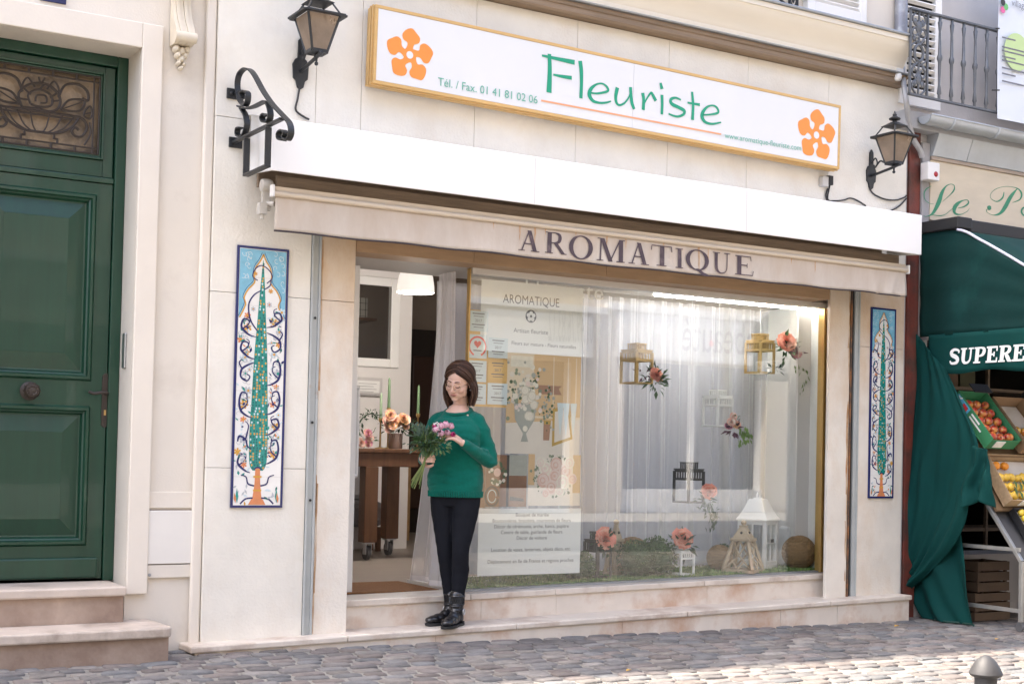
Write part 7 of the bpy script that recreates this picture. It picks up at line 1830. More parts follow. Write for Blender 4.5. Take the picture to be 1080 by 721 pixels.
def fruit_proto(name, label, cat, group, mats, r, kind):
    t = thing(name, label, cat, (0, 0, -20), group)
    b = MB()
    if kind == 'apple': b.lathe([(0, r*.62), (r*.22, r*.78), (r*.55, r*.86), (r*.88, r*.52), (r, r*.05), (r*.90, -r*.45), (r*.60, -r*.80), (r*.25, -r*.86), (0, -r*.76)], (0, 0, -20), 14)
    else: b.lathe([(0, r*1.42), (r*.16, r*1.30), (r*.34, r*1.08), (r*.78, r*.72), (r, 0), (r*.80, -r*.68), (r*.36, -r*1.04), (r*.12, -r*1.2), (0, -r*1.25)], (0, 0, -20), 12)
    b.build('flesh', mats, t, smooth=True)
    if kind == 'apple':
        b = MB(); b.tube([(0, 0, -20+r*.6), (r*.1, 0, -20+r*1.12)], .003, 5); b.build('stalk', m_brownwood, t)
    return t
m_red = mat('red_apple_skin', (.42, .035, .025), .3, var=.3, vs=22, col2=(.62, .33, .06), c2at=.56, c2w=.12, c2s=18, coat=.2)
m_redyel = mat('blush_apple_skin', (.65, .42, .06), .3, var=.2, vs=22, col2=(.55, .07, .03), c2at=.55, c2w=.1, c2s=14, coat=.2)
m_yel = mat('yellow_apple_skin', (.68, .50, .05), .3, var=.15, vs=22, coat=.2)
m_lem = mat('lemon_skin', (.70, .46, .06), .4, var=.12, vs=20, bump=.1, bs=200)
m_ora = mat('orange_skin', (.72, .26, .02), .4, var=.12, vs=20, bump=.1, bs=200)
PR = {}
def fill(Q, L, x0, x1, s0, s1, r, proto, rnd, n0=.03):
    nx = max(1, int((x1-x0)/(2.05*r))); ns = max(1, int((s1-s0)/(2.0*r)))
    for i in range(nx):
        for j in range(ns):
            p = Q(x0+(x1-x0)*(i+.5)/nx+rnd.uniform(-.005, .005), s0+(s1-s0)*(j+.5)/ns+rnd.uniform(-.005, .005), n0+r*.78+rnd.uniform(0, .008))
            pr = proto[rnd.randrange(len(proto))]
            if pr not in PR: PR[pr] = 1; c = pr; c.location = p
            else: c = copy_tree(pr, p)
            c.rotation_euler = (rnd.uniform(-.6, 1.4), rnd.uniform(-.5, .5), rnd.uniform(0, 6.28)); k_ = rnd.uniform(.88, 1.08); c.scale = (k_, k_*rnd.uniform(.95, 1.05), k_*rnd.uniform(.9, 1.04))
ra = rnd_a = random.Random(21)
ap1 = fruit_proto('apple', 'red and yellow streaked apple lying in the green cardboard crate', 'apple', 'red apples in the green crate', m_red, .037, 'apple')
ap2 = fruit_proto('apple', 'yellow apple with a red blush in the brown crate', 'apple', 'blushed apples in the brown crate', m_redyel, .037, 'apple')
ap3 = fruit_proto('apple', 'plain yellow apple in the black crate at the edge of the stand', 'apple', 'yellow apples in the black crate', m_yel, .038, 'apple')
le1 = fruit_proto('lemon', 'lemon lying in the wooden crate on the lower shelf', 'lemon', 'lemons in the wooden crate', m_lem, .030, 'lemon')
or1 = fruit_proto('orange', 'orange at the back of the wooden crate on the lower shelf', 'orange', 'oranges on the lower shelf', m_ora, .036, 'apple')
A1, B1 = YZ(1002, 422, 8.40), YZ(1038, 473, 8.40)
Q1, L1 = crate(8.40, 8.72, A1, B1, .10, m_gcrate, 'green cardboard crate of red apples, nearest the hanging tarpaulin', logo=True)
fill(Q1, L1, 8.42, 8.705, .06, L1-.015, .037, [ap1], ra)
# black plastic price slate at the back of the green crate
b = MB(); b.obox(Q1(8.585, .02, .165), X_*.10, (Q1(0, 1, 0)-Q1(0, 0, 0))*.045, (Q1(0, 0, 1)-Q1(0, 0, 0))*.004); tag(b.build('plastic_tray', m_kcrate, bevel=.002), 'small black plastic tray propped at the back of the green crate', 'tray')
Q2, L2 = crate(8.76, 9.12, A1+V((0, -.02, -.03)), B1+V((0, -.02, -.03)), .10, m_bcrate, 'brown cardboard crate with a paper liner and blushed apples')
fill(Q2, L2, 8.78, 9.10, L2*.55, L2-.02, .037, [ap2], ra)
Q3, L3 = crate(9.14, 9.50, A1+V((0, .0, .02)), B1+V((0, .0, .02)), .10, m_kcrate, 'black crate of yellow apples at the right edge of the picture')
fill(Q3, L3, 9.16, 9.48, .06, L3-.02, .038, [ap3], ra)
A2, B2 = YZ(1031, 486, 8.46), YZ(1057, 534, 8.46)
Q4, L4 = crate(8.47, 9.02, A2, B2, .09, m_wcrate, 'pale wooden crate of lemons and oranges on the lower shelf')
fill(Q4, L4, 8.49, 9.0, .15, L4-.02, .030, [le1], ra); fill(Q4, L4, 8.49, 8.70, .02, .14, .036, [or1], ra)
b = MB(); lr = random.Random(3)
for k in range(5): b.leaf(Q4(8.62+lr.uniform(-.05, .1), .22+lr.uniform(-.1, .1), .10), (lr.uniform(-.3, .3), -.5, -1), .09, .03, (0, -1, .5), 0)
tag(b.build('citrus_leaf_sprig', m_leaf), 'green leafy sprig lying on the lemons in the wooden crate', 'leaves')
Q5, L5 = crate(9.04, 9.5, A2, B2, .09, m_kcrate, 'black crate of lemons right of the wooden crate on the lower shelf')
A3, B3 = k0.lerp(k1, .38), k0.lerp(k1, .86)
Q6, L6 = crate(8.56, 8.95, A3+nn_*.02, B3+nn_*.02, .05, m_kcrate, 'shallow black tray on the grey board below the lemons')
le2 = fruit_proto('lemon', 'lemon in the black crate beside the wooden crate, lower shelf', 'lemon', 'lemons in the black lower crate', m_lem, .031, 'lemon')
ap4 = fruit_proto('apple', 'small yellow apple on the grey board tray', 'apple', 'small yellow apples on the lowest tray', m_yel, .026, 'apple')
fill(Q6, L6, 8.58, 8.93, .02, L6-.02, .026, [ap4], ra, n0=.045)
for (Q_, L_, x_, lab) in [(Q1, L1, 8.46, 'small white price card clipped to the green crate of red apples'), (Q4, L4, 8.60, 'small white price card on the front of the wooden lemon crate'), (Q2, L2, 8.90, 'small white price card on the brown crate of blushed apples')]:
    b = MB(); d1 = Q_(0, 1, 0)-Q_(0, 0, 0); n1 = Q_(0, 0, 1)-Q_(0, 0, 0); b.obox(Q_(x_+.05, L_+.004, .055), X_*.05, n1*.032, d1*.002); tag(b.build('price_card', m_wtext), lab, 'price card')
fill(Q5, L5, 9.06, 9.48, .05, L5-.02, .031, [le2], ra)
# things in the dim shop behind
sf = thing('storage_shelf', 'dark shelving crammed with boxes in the dim grocery', 'shelf', (9.5, 1.6, 0))
for z in (.5, .95, 1.4, 1.85, 2.3):
    b = MB(); b.box(8.45, 12.1, 1.5, 2.0, z, z+.03); b.build('board', m_brownwood, sf)
for x in (8.45, 9.7, 10.9, 12.07):
    b = MB(); b.box(x, x+.03, 1.49, 1.52, -.05, 2.6); b.build('upright', m_brownwood, sf)
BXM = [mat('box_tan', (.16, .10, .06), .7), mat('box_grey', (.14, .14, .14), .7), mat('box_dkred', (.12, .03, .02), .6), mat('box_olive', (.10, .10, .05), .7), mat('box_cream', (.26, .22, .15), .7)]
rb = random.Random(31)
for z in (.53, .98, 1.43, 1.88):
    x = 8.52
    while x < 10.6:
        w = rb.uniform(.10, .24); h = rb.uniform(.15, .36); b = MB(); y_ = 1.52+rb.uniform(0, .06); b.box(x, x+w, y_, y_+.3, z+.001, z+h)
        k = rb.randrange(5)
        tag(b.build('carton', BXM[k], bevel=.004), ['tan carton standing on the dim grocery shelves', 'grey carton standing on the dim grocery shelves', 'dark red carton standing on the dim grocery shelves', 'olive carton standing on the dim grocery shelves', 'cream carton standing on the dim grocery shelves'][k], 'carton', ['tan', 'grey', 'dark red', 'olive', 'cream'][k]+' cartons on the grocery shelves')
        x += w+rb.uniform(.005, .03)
# dark wooden crates and a plank under the stand
for (x, yv, z, w, d, h, lab) in [(8.62, -.34, gz(8.6), .40, .28, .22, 'dark wooden crate on the ground under the fruit stand, lower one'), (8.66, -.33, gz(8.6)+.221, .36, .26, .24, 'dark wooden crate stacked on another under the fruit stand')]:
    b = MB()
    for k in range(3): zz0 = z+h*k/3+.006; b.box(x, x+w, yv, yv+.012, zz0, zz0+h/3-.012); b.box(x, x+w, yv+d-.012, yv+d, zz0, zz0+h/3-.012); b.box(x, x+.012, yv+.013, yv+d-.013, zz0, zz0+h/3-.012); b.box(x+w-.012, x+w, yv+.013, yv+d-.013, zz0, zz0+h/3-.012)
    for sx in (x+.0125, x+w-.0345):
        for sy in (yv+.0125, yv+d-.0345): b.box(sx, sx+.022, sy, sy+.022, z+.002, z+h-.002)
    tag(b.build('wooden_crate', mat('dark_crate_wood', (.10, .065, .04), .8, var=.3, vs=6)), lab, 'crate')
# ------------------------------------------------------------------ cast iron bollard near the camera
def bollard(x, y, zt):
    t = thing('bollard', 'grey cast iron bollard with a domed cap in front of the grocery', 'bollard', (x, y, gz(x)))
    h = zt-gz(x); z0 = gz(x); m_b = mat('grey_bollard_iron', (.036, .036, .038), .6, metal=.0, var=.25, vs=18, bump=.1, bs=60)
    q = .70
    b = MB(); b.lathe([(.085, -.02), (.085, .06), (.062, .075), (.052, .12), (.046*q, h-.135), (.060*q, h-.125), (.060*q, h-.112), (.044*q, h-.098)], (x, y, z0), 28); b.build('shaft', m_b, t, smooth=True)
    b = MB(); b.lathe([(.044*q, h-.0975), (.046*q, h-.066), (.064*q, h-.060), (.068*q, h-.054), (.064*q, h-.046), (.054*q, h-.032), (.040*q, h-.017), (.024*q, h-.007), (.010*q, h-.0015), (0, h)], (x, y, z0), 28); b.build('cap', m_b, t, smooth=True)
bd = 4.35
pd = CAM+ray(1040, 690).normalized()*bd
bollard(pd.x, pd.y, pd.z)
# ------------------------------------------------------------------ the woman on the step
TH = math.radians(-47)
zT = tz(4.2)+.001
fl_w, fr_w = GR(487, 661.5, zT), GR(466, 655.5, zT)
fl_w.y = max(fl_w.y, -.075); fr_w.y = min(fr_w.y, .035)
rootp = V(((fl_w.x+fr_w.x)/2, (fl_w.y+fr_w.y)/2, zT))
PM_ = Matrix.Translation(rootp) @ Matrix.Rotation(TH, 4, 'Z')
PI_ = PM_.inverted()
fl_l, fr_l = PI_ @ V((fl_w.x, fl_w.y, zT)), PI_ @ V((fr_w.x, fr_w.y, zT))
wm = thing('person', 'woman in a green jumper and black leggings looking down at her bouquet', 'person', rootp)
def limb(mb, pts, rs, n=14, k=5):
    pp = bez([[*p, r] for p, r in zip(pts, rs)], k) if len(pts) > 2 else [[*p, r] for p, r in zip(pts, rs)]
    mb.tube([V(p[:3]) for p in pp], [p[3] for p in pp], n)
    mb.ball(pp[0][:3], pp[0][3]*.98, n); mb.ball(pp[-1][:3], pp[-1][3]*.98, n)
def rings(mb, lst, n=28, k=4):
    lst = bez([list(q) for q in lst], k)
    vs = []
    for z, cx, cyy, rx, ry in lst:
        for j in range(n):
            a = 2*PI*j/n; c, s = math.cos(a), math.sin(a)
            e = 2.3; rr = (abs(c)**e+abs(s)**e)**(-1/e)
            vs.append((cx+rx*c*rr, cyy+ry*s*rr, z))
    m = len(lst)
    mb.add(vs, [(i*n+j, i*n+(j+1) % n, (i+1)*n+(j+1) % n, (i+1)*n+j) for i in range(m-1) for j in range(n)]+[tuple(range(n))[::-1], tuple((m-1)*n+j for j in range(n))])
def remesh(mb, name, m, parent, vox, it=4, fac=.5, world=True, post=None, color=None):
    me = mb.mesh('tmp', [m], V((0, 0, 0))); ob = bpy.data.objects.new('tmp', me); COL.objects.link(ob)
    r = ob.modifiers.new('r', 'REMESH'); r.mode = 'VOXEL'; r.voxel_size = vox; r.adaptivity = 0
    s = ob.modifiers.new('s', 'SMOOTH'); s.iterations = it; s.factor = fac
    dg = bpy.context.evaluated_depsgraph_get(); dg.update()
    m2 = bpy.data.meshes.new_from_object(ob.evaluated_get(dg)); bpy.data.objects.remove(ob); bpy.data.meshes.remove(me)
    if post:
        for v in m2.vertices: v.co = post(v.co.copy())
    if color:
        at = m2.attributes.new('col', 'FLOAT_COLOR', 'POINT'); at.data.foreach_set('color', [x for v in m2.vertices for x in (*color(v.co), 1)])
    base = BASE[parent.name]
    m2.transform(Matrix.Translation(-base) @ PM_)
    m2.name = name; m2.materials.clear(); m2.materials.append(m)
    m2.polygons.foreach_set('use_smooth', [True]*len(m2.polygons))
    o = bpy.data.objects.new(name, m2); COL.objects.link(o); o.parent = parent; BASE[o.name] = base
    return o
# --- skeleton (front is -y, her left is +x)
SHL, ELL, WRL = V((.142, .005, 1.268)), V((.215, .03, 1.03)), V((.105, -.195, 1.135))
SHR, ELR, WRR = V((-.142, .005, 1.268)), V((-.208, .03, 1.035)), V((-.150, -.205, 1.035))
HIPL, HIPR = V((.083, .0, .86)), V((-.083, 0, .86))
ANL, ANR = fl_l+V((0, .02, .10)), fr_l+V((0, .02, .10))
KNL = HIPL.lerp(ANL, .52)+V((.0, -.03, 0)); KNR = HIPR.lerp(ANR, .52)+V((0, -.03, 0))
HC = V((.024, -.050, 1.518))
MH = Matrix.Translation(HC) @ Matrix.Rotation(math.radians(-7), 4, 'Z') @ Matrix.Rotation(math.radians(8), 4, 'Y') @ Matrix.Rotation(math.radians(22), 4, 'X') @ Matrix.Scale(.97, 4)
MHI = MH.inverted()
H = lambda x, y, z: MH @ V((x, y, z))
Rh = MH.to_3x3().normalized().to_4x4()
hs = .97
def hball(mb, c, r, n=16): mb.ball(H(*c), V(r)*hs if not isinstance(r, float) else r*hs, n, rot=Rh.to_3x3())
b = MB()
# skull, jaw and features
hball(b, (0, .012, .035), (.077, .090, .084), 24); hball(b, (0, -.030, -.018), (.068, .058, .074), 20); hball(b, (0, -.042, -.060), (.054, .046, .048), 16); hball(b, (0, -.068, -.096), (.024, .018, .016), 12)
for s in (-1, 1):
    hball(b, (s*.038, -.058, -.030), (.027, .025, .026), 12); hball(b, (s*.030, -.074, .024), (.024, .010, .009), 12); hball(b, (s*.030, -.072, .001), (.014, .012, .011), 12)
    hball(b, (s*.078, .004, -.008), (.008, .017, .029), 12); hball(b, (s*.011, -.094, -.034), (.008, .009, .007), 10); hball(b, (s*.046, -.030, -.056), (.020, .030, .030), 12)
limb(b, [H(0, -.080, .022), H(0, -.094, -.006), H(0, -.105, -.030)], [.0075*hs, .0085*hs, .0115*hs], 10)
hball(b, (0, -.0865, -.0565), (.024, .011, .0055), 12); hball(b, (0, -.0845, -.0655), (.020, .011, .0065), 12); hball(b, (0, -.080, -.061), (.030, .008, .012), 12)
limb(b, [H(0, .015, -.04), V((.013, .014, 1.40)), V((.008, .020, 1.32))], [.046, .044, .054], 18)
# trunk and legs under the clothes
rings(b, [(.80, 0, 0, .12, .085), (.90, 0, .005, .148, .100), (1.02, 0, 0, .118, .082), (1.14, 0, -.005, .128, .090), (1.25, 0, 0, .135, .085), (1.315, 0, .006, .100, .066), (1.345, .003, .010, .072, .058), (1.375, .008, .014, .05, .05)])
for S_, E_, W_h in ((SHL, ELL, WRL), (SHR, ELR, WRR)): limb(b, [S_, S_.lerp(E_, .5), E_, E_.lerp(W_h, .4), W_h], [.034, .036, .034, .031, .024])
for h_, k_, a_ in ((HIPL, KNL, ANL), (HIPR, KNR, ANR)): limb(b, [h_, h_.lerp(k_, .5), k_, k_.lerp(a_, .35)+V((0, .018, 0)), a_], [.078, .070, .045, .046, .030])
def hand(mb, W, d, n, curls, thumb, sp=1.0, spread=.0):
    """W wrist, d along the palm, n out of the palm side (fingers curl towards n); thumb = side vector sign"""
    d, n = V(d).normalized(), V(n).normalized(); n = (n-d*n.dot(d)).normalized(); s = d.cross(n)*thumb
    kn = []
    for i in range(4):
        off = s*(.027-.018*i)
        a = W+off*.7+d*.012; k_ = W+d*(.082-.004*abs(i-1.3)**1.5)+off*(1+spread)
        limb(mb, [a, a.lerp(k_, .5)-n*.002, k_], [.0135, .0135, .0105], 10, 3); kn.append(k_)
    mb.ball(W+d*.045, V((.020, .020, .020)), 12)
    Ls = [(.038, .024, .019), (.042, .027, .020), (.039, .025, .019), (.030, .019, .017)]
    for i, k_ in enumerate(kn):
        p = k_; ang = 0; pts = [p]; dd = (d+s*(spread*(.5-.33*i)*1.2)).normalized()
        for L, c in zip(Ls[i], curls[i]):
            ang += math.radians(c); p = p+(dd*math.cos(ang)+n*math.sin(ang))*L*sp; pts.append(p)
        limb(mb, pts, [.0098, .0090, .0082, .0066], 10, 3)
    t0 = W+d*.018+s*.020; t1 = t0+(s*.7+d*.6+n*.35).normalized()*.040; t2 = t1+(d*.75+s*.15+n*.6).normalized()*.032; t3 = t2+(d*.7-s*.25+n*.6).normalized()*.024
    limb(mb, [t0, t1, t2, t3], [.0150, .0115, .0102, .0078], 10, 3)
# left hand lifted to the flowers, right hand closed round the stems
hand(b, WRL, V((-.115, -.075, .085)), V((-.15, .35, -.9)), [(16, 22, 14), (22, 26, 18), (30, 32, 22), (38, 36, 24)], -1, 1.0, .12)
GRIP = V((-.094, -.285, 1.045))
hand(b, WRR, V((.045, -.075, .012)), V((.75, .42, -.05)), [(52, 68, 40), (58, 72, 42), (62, 72, 42), (66, 70, 42)], -1, 1.0, .0)
LIP = H(0, -.096, -.061)
m_skin = attr_mat('skin', .48, bump=.05, bs=220, var=.05, spec=.4)
m_skin.node_tree.nodes['Principled BSDF'].inputs['Subsurface Weight'].default_value = .12
m_skin.node_tree.nodes['Principled BSDF'].inputs['Subsurface Radius'].default_value = (.010, .004, .002)
SK = V((.62, .40, .31))
def skin_col(co):
    c = SK.copy(); q = MHI @ co
    if q.y < -.05 and abs(q.x) < .075 and -.13 < q.z < .09:
        lx, lz = q.x/.028, (q.z+.061-q.x*q.x*9)/.0090; f = max(0, 1-(lx*lx+lz*lz)); f = min(1, f*2.2) if q.y < -.078 else 0
        c = c.lerp(V((.46, .18, .16)), f*.85)
        f = math.exp(-((abs(q.x)-.040)/.020)**2-((q.z+.032)/.022)**2)*.28; c = c.lerp(V((.56, .25, .19)), f)
        f = math.exp(-((q.x)/.012)**2-((q.z+.033)/.012)**2)*.22; c = c.lerp(V((.56, .25, .19)), f)
    return tuple(c)
body = remesh(b, 'body', m_skin, wm, .0038, 5, .5, color=skin_col)
# eyelashes, brows, glasses, earring
m_hair = mat('dark_brown_hair', (.030, .013, .008), .5, var=.35, vs=30, stretch=(3, 3, .4), spec=.25)
m_lash = mat('lashes', (.035, .02, .016), .6)
def hcurve(pts, r, name, m, par):
    b = MB(); b.tube([H(*p) for p in bez([list(p) for p in pts], 4)], [r*hs]*(4*(len(pts)-1)+1), 6); b.xf(PM_); return b.build(name, m, par, smooth=True)
for s in (-1, 1):
    hcurve([(s*.017, -.0835, -.004), (s*.026, -.0865, -.0075), (s*.036, -.0835, -.007), (s*.044, -.076, -.0035)], .0024, 'eyelashes', m_lash, body)
    hcurve([(s*.013, -.0845, .024), (s*.026, -.0855, .030), (s*.040, -.079, .029), (s*.048, -.071, .023)], .0026, 'eyebrow', m_hair, body)
hcurve([(-.018, -.0955, -.061), (-.009, -.0975, -.0612), (0, -.0982, -.0605), (.009, -.0975, -.0612), (.018, -.0955, -.061)], .0010, 'lip_line', mat('lip_line', (.20, .06, .055), .6), body)
gls = MB()
for s in (-1, 1):
    gls.tube([H(s*.031+.023*math.cos(k*PI/12), -.097+.010*abs(math.cos(k*PI/12))*(1 if s*math.cos(k*PI/12) > 0 else -.2), -.005+.0215*math.sin(k*PI/12)) for k in range(24)], .0012, 6, closed=True)
    gls.tube([H(s*.054, -.088, .002), H(s*.068, -.04, .002), H(s*.073, .0, .0), H(s*.073, .02, -.012)], .0012, 6)
gls.tube([H(-.009, -.098, .0), H(0, -.1025, .004), H(.009, -.098, .0)], .0012, 6)
gls.xf(PM_); gls.build('glasses', mat('thin_gold_wire', (.45, .33, .20), .3, metal=.9), wm, smooth=True)
b = MB(); b.ball(H(.079, .002, -.045), .006, 8); b.xf(PM_); b.build('earring', m_steel, wm, smooth=True)
# --- hair: shell over the skull and several hundred locks from the parting
hb = MB(); rh = random.Random(17)
hball(hb, (0, .036, .040), (.081, .080, .080), 24); hball(hb, (0, .052, -.030), (.070, .048, .080), 20); hball(hb, (.0, .045, -.07), (.066, .045, .06), 16)
hb_cap = MB(); hball(hb_cap, (0, .024, .040), (.077, .091, .082), 28)
zend = 1.388
def lock(s, f, dr, wid):
    """s side, f 0 front .. 1 back along the parting"""
    y0 = -.066+.150*f; x0 = .010
    c = V((0, .015, .036)); R = V((.087+dr, .098+dr, .091+dr))
    phi = math.radians((-22 if s > 0 else -30)+(112 if s > 0 else 120)*f)     # hanging direction: in front of the ear .. nape
    tgt = V((s*math.cos(phi), math.sin(phi), 0))
    st = V((x0, y0, 0)); zt2 = max(.05, 1-(st.x/R.x)**2-((st.y-c.y)/R.y)**2)
    pts = []
    for k in range(7):
        t = k/6; a = t*t*.35+t*.65
        d = V((st.x/R.x, (st.y-c.y)/R.y, math.sqrt(zt2))).lerp(V((tgt.x, tgt.y, .02-.25*t)), a).normalized()
        q = V((c.x+d.x*R.x, c.y+d.y*R.y, c.z+d.z*R.z)); pts.append(MH @ q)
    e = pts[-1]; zz_ = zend+rh.uniform(-.022, .028)-(.02 if s < 0 and f < .25 else 0)+(.012 if f < .2 else 0)
    inn = V((-s*.012*math.cos(phi), -.02*math.sin(phi)+.004, 0))
    L = e.z-zz_
    for t in (.35, .7, 1.0): pts.append(V((e.x, e.y, e.z))+V((s*.020*math.sin(t*2.6), .006*math.sin(t*3)+.022*t*max(0, 1-1.6*f), -L*t))+inn*(t*t)+V((rh.uniform(-.003, .003), rh.uniform(-.003, .003), 0)))
    pp = bez([list(p) for p in pts], 2); n = len(pp)
    hb2.tube([V(p) for p in pp], [wid*(.55+.45*math.sin(min(1, i/(n*.35))*PI/2))*(1 if i < n*.75 else 1-.75*(i-n*.75)/(n*.25)) for i in range(n)], 6, mi=rh.choice([0, 0, 0, 1, 1, 2]))
hb2 = MB()
for k in range(620):
    s = 1 if k % 2 else -1
    lock(s, rh.random()**.9, rh.uniform(-.006, .009), rh.uniform(.003, .006))
hb2.v += []; 
b = MB(); b.v = hb2.v+[]; b.f = hb2.f+[]; b.m = hb2.m+[]; b.c = hb2.c+[]
b.add([p for p in hb.v], hb.f)
b.xf(PM_); b.build('hair', [m_hair, mat('brown_hair', (.060, .027, .015), .42, spec=.3), mat('light_brown_hair', (.105, .052, .030), .40, spec=.35)], wm, smooth=True, ang=80)
# --- jumper
m_knit = mat('emerald_knit', (.002, .120, .088), .95, var=.14, vs=60, bump=.35, bs=260, sheen=.12, spec=.15)
b = MB()
rings(b, [(.805, 0, .0, .165, .112), (.83, 0, .0, .172, .118), (.92, 0, .0, .176, .120), (1.02, .0, -.004, .160, .112), (1.12, 0, -.012, .162, .118), (1.20, 0, -.016, .166, .120), (1.262, 0, -.004, .150, .100), (1.300, .003, .004, .118, .084), (1.330, .004, .006, .095, .076), (1.344, .005, .006, .086, .070)], 36)
for s, S_, E_, W_h in ((1, SHL, ELL, WRL), (-1, SHR, ELR, WRR)):
    Wc = E_.lerp(W_h, .96)
    limb(b, [V((s*.052, .006, 1.315)), S_+V((-s*.045, 0, .022)), S_+V((0, 0, -.004)), S_.lerp(E_, .45)+V((s*.006, .004, 0)), E_+V((s*.004, .006, -.004)), E_.lerp(W_h, .45)+V((0, 0, -.006)), E_.lerp(W_h, .85), Wc], [.030, .045, .050, .046, .043, .040, .034, .031], 18)
    # soft creases at the elbow
    for k in range(3): a = E_.lerp(W_h, .12+.11*k); b.ball(a+V((rh.uniform(-.01, .01), rh.uniform(-.01, .01), .028)), V((.030, .020, .020)), 10)
    for k in range(3): a = E_.lerp(S_, .08+.12*k); b.ball(a+V((-s*.02, -.025, 0)), V((.028, .020, .022)), 10)
def fold(co):
    z = co.z
    n = noise.noise((co.x*9, co.y*9, z*16))*.009+noise.noise((co.x*16+3, co.y*16, z*42))*.005
    dv = V((co.x, co.y, 0)); 
    if dv.length > 1e-4: dv.normalize()
    if z < .86: n *= .6
    co = co+dv*n
    if z > 1.28 and abs(co.x) < .12: co.z += min(1, (z-1.28)/.05)*co.y*.34
    return co
jm = remesh(b, 'jumper', m_knit, wm, .006, 6, .5, post=fold)
b = MB(); b.tube([V((.005+.085*math.cos(k*PI/16), .004+.072*math.sin(k*PI/16), 1.336+.34*(.004+.072*math.sin(k*PI/16)))) for k in range(32)], .0095, 8, closed=True); b.xf(PM_); b.build('neckband', m_knit, jm, smooth=True)
b = MB()
for k in range(72):
    a = 2*PI*k/72; c, s_ = math.cos(a), math.sin(a); e = 2.3; rr = (abs(c)**e+abs(s_)**e)**(-1/e)
    p = V((.170*c*rr, .116*s_*rr, 0)); b.tube([p+V((0, 0, .800)), p*1.01+V((0, 0, .838))], .0062, 5)
b.xf(PM_); b.build('ribbed_hem', m_knit, jm, smooth=True)
# --- leggings
m_leg = mat('black_jersey', (.007, .008, .012), .85, var=.2, vs=12, bump=.08, bs=200, spec=.2)
b = MB()
rings(b, [(.74, 0, .008, .13, .09), (.80, 0, .006, .150, .102), (.86, 0, .004, .152, .104), (.90, 0, 0, .148, .10)], 30)
for s, h_, k_, a_ in ((1, HIPL, KNL, ANL), (-1, HIPR, KNR, ANR)): limb(b, [h_+V((-s*.005, .006, 0)), h_.lerp(k_, .35)+V((0, .004, 0)), h_.lerp(k_, .75), k_, k_.lerp(a_, .35)+V((0, .020, 0)), k_.lerp(a_, .75)+V((0, .008, 0)), a_], [.090, .084, .066, .054, .055, .042, .036], 18)
remesh(b, 'leggings', m_leg, wm, .006, 4, .5, post=lambda co: co+V((0, 0, 0))+V((noise.noise((co.x*14, co.y*14, co.z*26))*.003, noise.noise((co.x*14+9, co.y*14, co.z*26))*.003, 0)))
# --- boots
m_boot = mat('black_leather', (.010, .010, .012), .33, var=.25, vs=14, bump=.12, bs=70, coat=.2); m_sole = mat('rubber_sole', (.012, .012, .012), .7)
def boot(foot, ang, side):
    M2 = Matrix.Translation(foot) @ Matrix.Rotation(math.radians(ang), 4, 'Z')
    b = MB()
    for (y, z, rx, ry, rz) in [(.045, .050, .038, .040, .042), (.02, .062, .037, .05, .05), (-.03, .052, .038, .05, .042), (-.085, .042, .043, .05, .031), (-.130, .037, .041, .045, .026), (-.160, .034, .033, .032, .022)]: b.ball((0, y, z), V((rx, ry, rz)), 16)
    limb(b, [(0, .022, .06), (0, .022, .12), (0, .018, .160), (0, .016, .185)], [.042, .044, .046, .048], 18)
    for k, z in enumerate((.10, .125)): b.ball((0, -.012, z), V((.040, .030, .012)), 12)
    b.v = [M2 @ p for p in b.v]
    o = remesh(b, 'boot', m_boot, wm, .005, 4, .5)
    b = MB(); pts = []
    out = [(-.030, .082), (.030, .082), (.040, .03), (.036, -.03), (.044, -.09), (.041, -.145), (.024, -.182), (0, -.190), (-.024, -.182), (-.041, -.145), (-.044, -.09), (-.036, -.03), (-.040, .03)]
    oo = bez([list(p) for p in out+[out[0]]], 3)[:-1]
    b.prism([(x, y) for x, y in oo][::-1], (0, 0, .001), X_, Y_, (0, 0, .016)); b.prism([(x*.98, y) for x, y in oo if y > .018][::-1], (0, 0, .017), X_, Y_, (0, 0, .010))
    b.xf(PM_ @ M2); b.build('sole', m_sole, o, bevel=.003)
    b = MB(); b.tube([(.050*math.cos(k*PI/12), .017+.052*math.sin(k*PI/12), .186) for k in range(24)], .005, 6, closed=True); b.tube([(.048*math.cos(k*PI/12), .020+.049*math.sin(k*PI/12), .135) for k in range(24)], .003, 6, closed=True)
    for k in range(20):      # quilting lines round the shaft
        a = 2*PI*k/20
        for q in (1, -1): b.tube([(.0475*math.cos(a+q*.16*t), .018+.0495*math.sin(a+q*.16*t), .138+.045*t/2) for t in range(3)], .0016, 5)
    b.xf(PM_ @ M2); b.build('quilted_cuff', m_boot, o, smooth=True)
    b = MB(); b.tube([(.047*math.cos(k*PI/12), .022+.049*math.sin(k*PI/12), .092-.018*math.sin(k*PI/12)) for k in range(24)], .0055, 6, closed=True); b.xf(PM_ @ M2); b.build('strap', m_boot, o, smooth=True)
    b = MB(); cx = side*.052; b.tube([(cx, .010+.018*math.cos(k*PI/8), .090+.018*math.sin(k*PI/8)) for k in range(16)], .0035, 6, closed=True); b.box(cx-.002, cx+.002, .009, .011, .074, .106); b.xf(PM_ @ M2); b.build('buckle', m_steel, o, smooth=True)
boot(fl_l, -2, 1); boot(fr_l, -30, -1)
